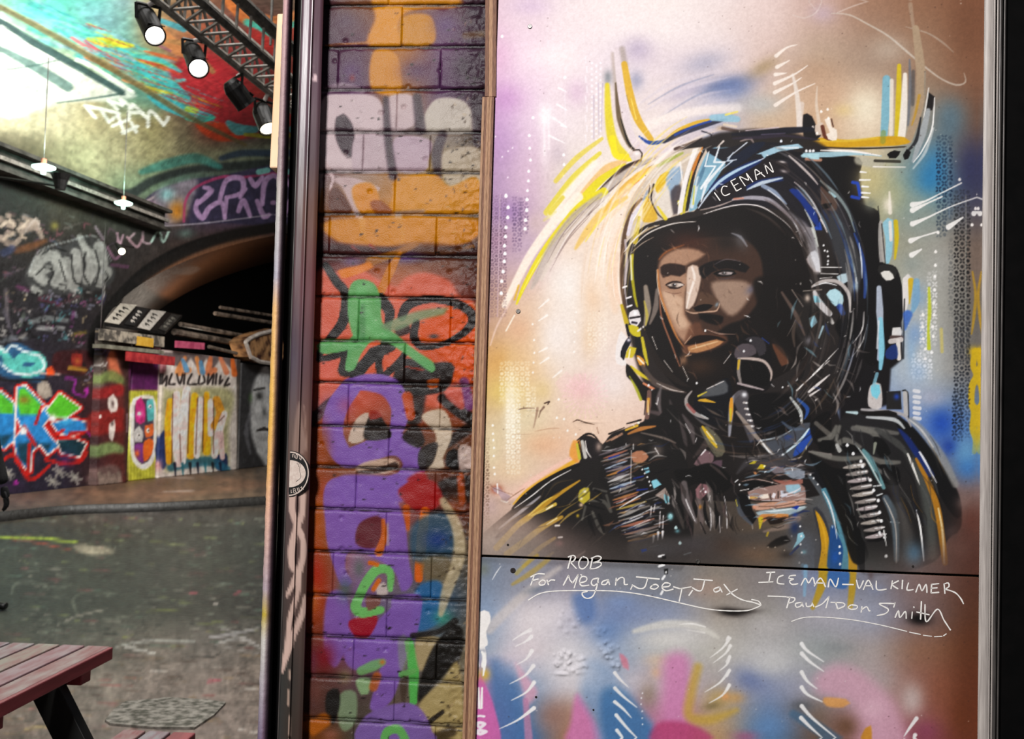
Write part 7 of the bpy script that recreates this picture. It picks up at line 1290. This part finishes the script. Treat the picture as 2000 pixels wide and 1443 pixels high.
# wall uplighter that floods the painted vault panel
up_ = T(-3.6, 1.6, 4.9)
UL = thing('uplighter', 'black floodlight aimed up at the white vault lettering', 'floodlight', up_)
light('uplighter_beam', 'SPOT', up_, tuple(hit(70, 165, T(-2.6, .9, 7.2), V_)), 300, (.92, 1, .93), .12, spot_size=R(78), spot_blend=.9)
MB().lathe(up_-np.array([0, 0, .25]), up_-np.array([0, 0, .03]), [(0, 0), (0, .07), (.6, .1), (1, .14), (1, .12), (.85, .1), (.85, 0)], 16).obj('housing', M['dark_steel'], UL)
MB().tube(up_-np.array([0, 0, .2]), T(-3.6, .2, 4.9), .02, 6).obj('bracket', M['dark_steel'], UL)
def spotlight(back, lens, r, label, dim=False, power=60, hook=None):
    b, l = np.asarray(back), np.asarray(lens); k = (l-b)/np.linalg.norm(l-b); L_ = np.linalg.norm(l-b)
    root = thing('spotlight', label, 'spotlight', b, 'stage spotlights under the truss')
    MB().lathe(b, l, [(0, 0), (0, r*.55), (.12, r*.8), (.3, r), (.9, r), (1, r*1.04), (1, r*.86), (.93, r*.82)], 20).obj('housing', M['dark_steel'], root)
    MB().lathe(b+k*L_*.93, b+k*(L_*.93+.012), [(0, r*.83), (1, r*.78), (1, 0)], 20).obj('lens', M['lens_dim' if dim else 'lens'], root)
    s = np.cross(k, (0, 0, 1.)); s /= np.linalg.norm(s); m = b+(l-b)*.45; z = np.array([0, 0, 1.])
    MB().path([m+s*r*1.05, m+s*r*1.15+z*r*1.5, m-s*r*1.15+z*r*1.5, m-s*r*1.05], .012, 6).obj('yoke', M['dark_steel'], root)
    kk = ((m-TR0)@(TR1-TR0))/((TR1-TR0)@(TR1-TR0)); ch = TR0+(TR1-TR0)*kk
    MB().tube(m+z*r*1.5, ch, .018, 8).obj('clamp', M['alu'], root)
    MB().bar(l-k*.01+z*r*1.05, l+k*r*.5+z*r*1.25, r*1.6, .006, s*0+np.cross(k, s)).obj('barn_door', M['dark_steel'], root)
    light('spotlight_beam', 'SPOT', l+k*.02, l+k*2, power, (1, .96, .9), .06, spot_size=R(60), spot_blend=.6)
TR0, TR1 = DP(262, -34, 6.95), DP(560, 208, 9.15)
spotlight(DP(277, 16, 7.35), DP(303, 70, 7.0), .072, 'nearest bright spotlight at the top of the truss')
spotlight(DP(371, 88, 8.0), DP(388, 134, 7.6), .076, 'second bright spotlight from the top of the truss')
spotlight(DP(446, 158, 8.35), DP(482, 206, 8.45), .085, 'third spotlight down the truss turned aside', True, 25)
spotlight(DP(507, 205, 8.85), DP(525, 252, 8.75), .085, 'lowest spotlight on the truss beside the door edge', True, 25)
b = DP(228, 478, 17.6); l = DP(238, 491, 17.3)
root = thing('wall_spotlight', 'small lit spotlight high on the graffiti pier', 'spotlight', b); k = (l-b)/np.linalg.norm(l-b)
MB().lathe(b, l, [(0, 0), (0, .04), (.8, .06), (1, .062), (1, 0)], 14).obj('housing', M['dark_steel'], root); MB().lathe(l, l+k*.01, [(0, .056), (1, .05), (1, 0)], 14).obj('lens', M['lens_dim'], root)
MB().tube(b, b+np.array([-.05, .9, .1]), .02, 6).obj('bracket', M['dark_steel'], root)
def truss():
    n = 14; z = np.array([0, 0, 1.]); d = TR1-TR0; d = d+d*.25; ln = np.linalg.norm(d); k = d/ln
    sd = np.cross(k, z); sd /= np.linalg.norm(sd); up = np.cross(sd, k)
    root = thing('lighting_truss', 'grey metal lattice truss carrying the spotlights under the vault', 'truss', TR0)
    A = lambda i, dv, dz: TR0+d*i/n+sd*.31*dv+up*.27*dz
    for dv, dz in ((0, 0), (1, 0), (0, 1), (1, 1)): MB().tube(A(-1, dv, dz), A(n, dv, dz), (.03, .045, .03, .05)[2*dv+dz], 8).obj('chord', M['truss' if dv == 0 else 'steel'], root)
    for i in range(-1, n):
        for (a, b_) in (((i, 0, 0), (i, 0, 1)), ((i, 0, 1), (i+1, 0, 0)), ((i, 0, 0), (i, 1, 0)), ((i, 1, 0), (i+1, 0, 0)), ((i, 1, 0), (i, 1, 1))):
            MB().tube(A(*a), A(*b_), .013, 5).obj('web_bar', M['truss'], root)
    for i in (1, 8, 13): MB().tube(A(i, .5, 1), A(i, .5, 1)+z*4.0, .012, 5).obj('hanger', M['steel'], root)
truss()
# ---- picnic table and floor patch
def picnic():
    X, Y = np.array([.998, -.064, 0]), np.array([-.064, -.998, 0])
    O = np.array([-1.385, 3.634, 0]); z = np.array([0, 0, 1.])
    root = thing('picnic_table', 'weathered red slatted picnic table with black legs and attached bench', 'table', O)
    def B_(name, x0, x1, y0, y1, z0, z1, m, bv=.004):
        c = [(x0, y0), (x1, y0), (x1, y1), (x0, y1)]
        o = MB().hexa([O+X*x+Y*y+z*z0 for x, y in c]+[O+X*x+Y*y+z*z1 for x, y in c]).obj(name, m, root); return bevel(o, bv, 2)
    worn = []
    for k, (c1, c2) in enumerate((('8c4448', 'a89c98'), ('90545c', 'a8989c'), ('94605f', 'a0a898'), ('8c5c60', 'a8a8a8'), ('84545c', 'a0a4a8'), ('8c4c50', 'a09894'))):
        worn.append(noisy_mat('worn_red', c1, c2, 7, .5, 0, .001, (5, 1.2, 1), lo=.3, hi=.75))
    pw = .0905
    for k in range(8):
        B_('plank', -pw*(k+1)+.011, -pw*k, 0, 1.75, .715, .75, worn[k % 6])
    B_('edge_board', -.006+.0, .012, 0, 1.75, .705, .748, M['red_wood'])
    for y in (.06, .60, 1.5): B_('cross_batten', -.70, -.035, y, y+.07, .645, .714, M['red_wood'])
    for k in range(3): B_('bench_plank', .03+pw*k+.011, .03+pw*(k+1), -.05, 1.78, .415, .45, (worn[0], worn[4], M['red_wood'])[k])
    for y in (.12, .62, 1.5):
        for s in (1, -1):
            o0 = O-X*.36
            a_ = o0+X*s*.22+Y*(y+.04)+z*.65; b_ = o0+X*s*.60+Y*(y+.04)
            bevel(MB().bar(a_, b_, .05, .10, tuple(X)).obj('leg', M['black_wood'], root), .003)
        o0 = O-X*.36; bevel(MB().bar(o0-X*.72+Y*(y+.09)+z*.375, o0+X*.72+Y*(y+.09)+z*.375, .045, .08).obj('bench_bearer', M['black_wood'], root), .003)
    bevel(MB().bar(O-X*.36+Y*.1+z*.36, O-X*.36+Y*1.6+z*.36, .05, .08).obj('stretcher', M['black_wood'], root), .003)
    for k in range(3): B_('bench_plank', -.72-.03-pw*(k+1)+.006, -.72-.03-pw*k, -.05, 1.78, .415, .45, worn[k])
picnic()
pts = [(205, 1405), (222, 1385), (245, 1369), (330, 1361), (410, 1366), (441, 1371), (418, 1395), (380, 1420), (300, 1419), (215, 1412)]
Q = np.array([hit(x, y, (0, 0, .012), (0, 0, 1)) for x, y in pts]); n = len(Q); c_ = Q.mean(0)
F_ = [tuple(range(n))]+[(i, i+n, (i+1) % n+n, (i+1) % n) for i in range(n)]
obj('floor_patch', np.concatenate([Q, Q-np.array([0, 0, .014])]), F_, noisy_mat('patch', '56544a', 'a8a298', 24, .8, 0, .004, detail=8, lo=.38, hi=.64), label='pale rough concrete patch on the ground beside the picnic table', cat='patch')
# ---------------------------------------------------------------- person in dark clothes at the left edge of the view
def skin(name, pts, edges, rad, mat, parent, root=0, sub=2):
    me = bpy.data.meshes.new(name); me.from_pydata([tuple(p) for p in pts], edges, []); me.update()
    o = bpy.data.objects.new(name, me); COL.objects.link(o); me.materials.append(mat)
    o.modifiers.new('skin', 'SKIN')
    for i, v in enumerate(me.skin_vertices[0].data):
        r = rad[i]; v.radius = r if isinstance(r, tuple) else (r, r); v.use_root = (i == root)
    s = o.modifiers.new('sub', 'SUBSURF'); s.levels = s.render_levels = sub
    if parent is not None: put(o, parent)
    return o
def person():
    bx, by = -4.17, 8.02
    root = thing('person', 'person in dark coat, gloves and black shoes cut by the left picture edge', 'person', (bx, by, 0))
    sk = noisy_mat('skin', 'a87860', 'c09078', 30, .5, 0, .001); cl = noisy_mat('dark_cloth', '0c0b0c', '18161a', 60, .8, 0, .002); tr = noisy_mat('dark_trousers', '0e0e12', '1a1a20', 60, .8, 0, .002); sh = noisy_mat('shoe_leather', '060606', '121212', 60, .35, 0, .001); hr = noisy_mat('hair', '140e0a', '2a1e16', 80, .6, 0, .003)
    P = lambda x, y, z: (bx+x, by+y, z)
    # head with neck, one continuous body surface under the clothes
    b = skin('body', [P(0, 0, 1.0), P(0, 0, 1.25), P(0, 0, 1.42), P(.005, 0, 1.52), P(.01, 0, 1.60), P(.02, 0, 1.68), P(.01, 0, 1.75), P(.10, 0, 1.63), P(.115, 0, 1.66)], [(0, 1), (1, 2), (2, 3), (3, 4), (4, 5), (5, 6), (4, 7), (7, 8)], [.12, .13, .09, .055, .075, .098, .07, .018, .012], sk, root)
    skin('hair', [P(-.03, 0, 1.66), P(-.01, 0, 1.74), P(.03, 0, 1.785)], [(0, 1), (1, 2)], [.095, .10, .07], hr, root)
    for s in (-1, 1):
        e = MB().lathe(P(.105, s*.035, 1.675), P(.113, s*.035, 1.675), [(0, 0), (.2, .011), (1, .006), (1, 0)], 10).obj('eye', sh, root)
    skin('coat', [P(0, 0, .82), P(0, 0, 1.0), P(0, 0, 1.25), P(0, 0, 1.43), P(0, .17, 1.40), P(.04, .22, 1.16), P(.13, .20, .93), P(0, -.17, 1.40), P(.08, -.21, 1.16), P(.19, -.2, .92)], [(0, 1), (1, 2), (2, 3), (3, 4), (4, 5), (5, 6), (3, 7), (7, 8), (8, 9)], [(.17, .14), .15, .16, .10, .075, .062, .052, .075, .062, .052], cl, root, 2)
    skin('trousers', [P(0, 0, .95), P(0, .09, .85), P(.0, .10, .48), P(-.02, .10, .10), P(0, -.09, .85), P(.10, -.10, .48), P(.17, -.10, .11)], [(0, 1), (1, 2), (2, 3), (0, 4), (4, 5), (5, 6)], [.13, .10, .072, .055, .10, .072, .055], tr, root, 2)
    for fx, fy in ((-.02, .10), (.17, -.10)):
        skin('shoe', [P(fx-.05, fy, .05), P(fx+.05, fy, .045), P(fx+.13, fy, .035), P(fx+.18, fy, .03)], [(0, 1), (1, 2), (2, 3)], [(.045, .045), (.045, .042), (.045, .032), (.035, .024)], sh, root, 2)
    for hx_, hy in ((.15, .20), (.215, -.2)):
        h = skin('hand', [P(hx_-.015, hy, .92), P(hx_, hy, .86), P(hx_+.005, hy, .82)], [(0, 1), (1, 2)], [(.022, .03), (.018, .04), (.014, .038)], cl, root, 2)
        for k, ln in enumerate((.07, .08, .075, .06)):
            y = hy-.030+.02*k; skin('finger', [P(hx_+.005, y, .83), P(hx_+.015, y, .80-ln*.3), P(hx_+.008, y, .80-ln*.7), P(hx_-.006, y, .80-ln)], [(0, 1), (1, 2), (2, 3)], [.0095, .009, .0085, .007], cl, root, 1)
        skin('thumb', [P(hx_+.005, hy-.03, .88), P(hx_+.03, hy-.045, .85), P(hx_+.035, hy-.04, .815)], [(0, 1), (1, 2)], [.012, .010, .008], cl, root, 1)
person()
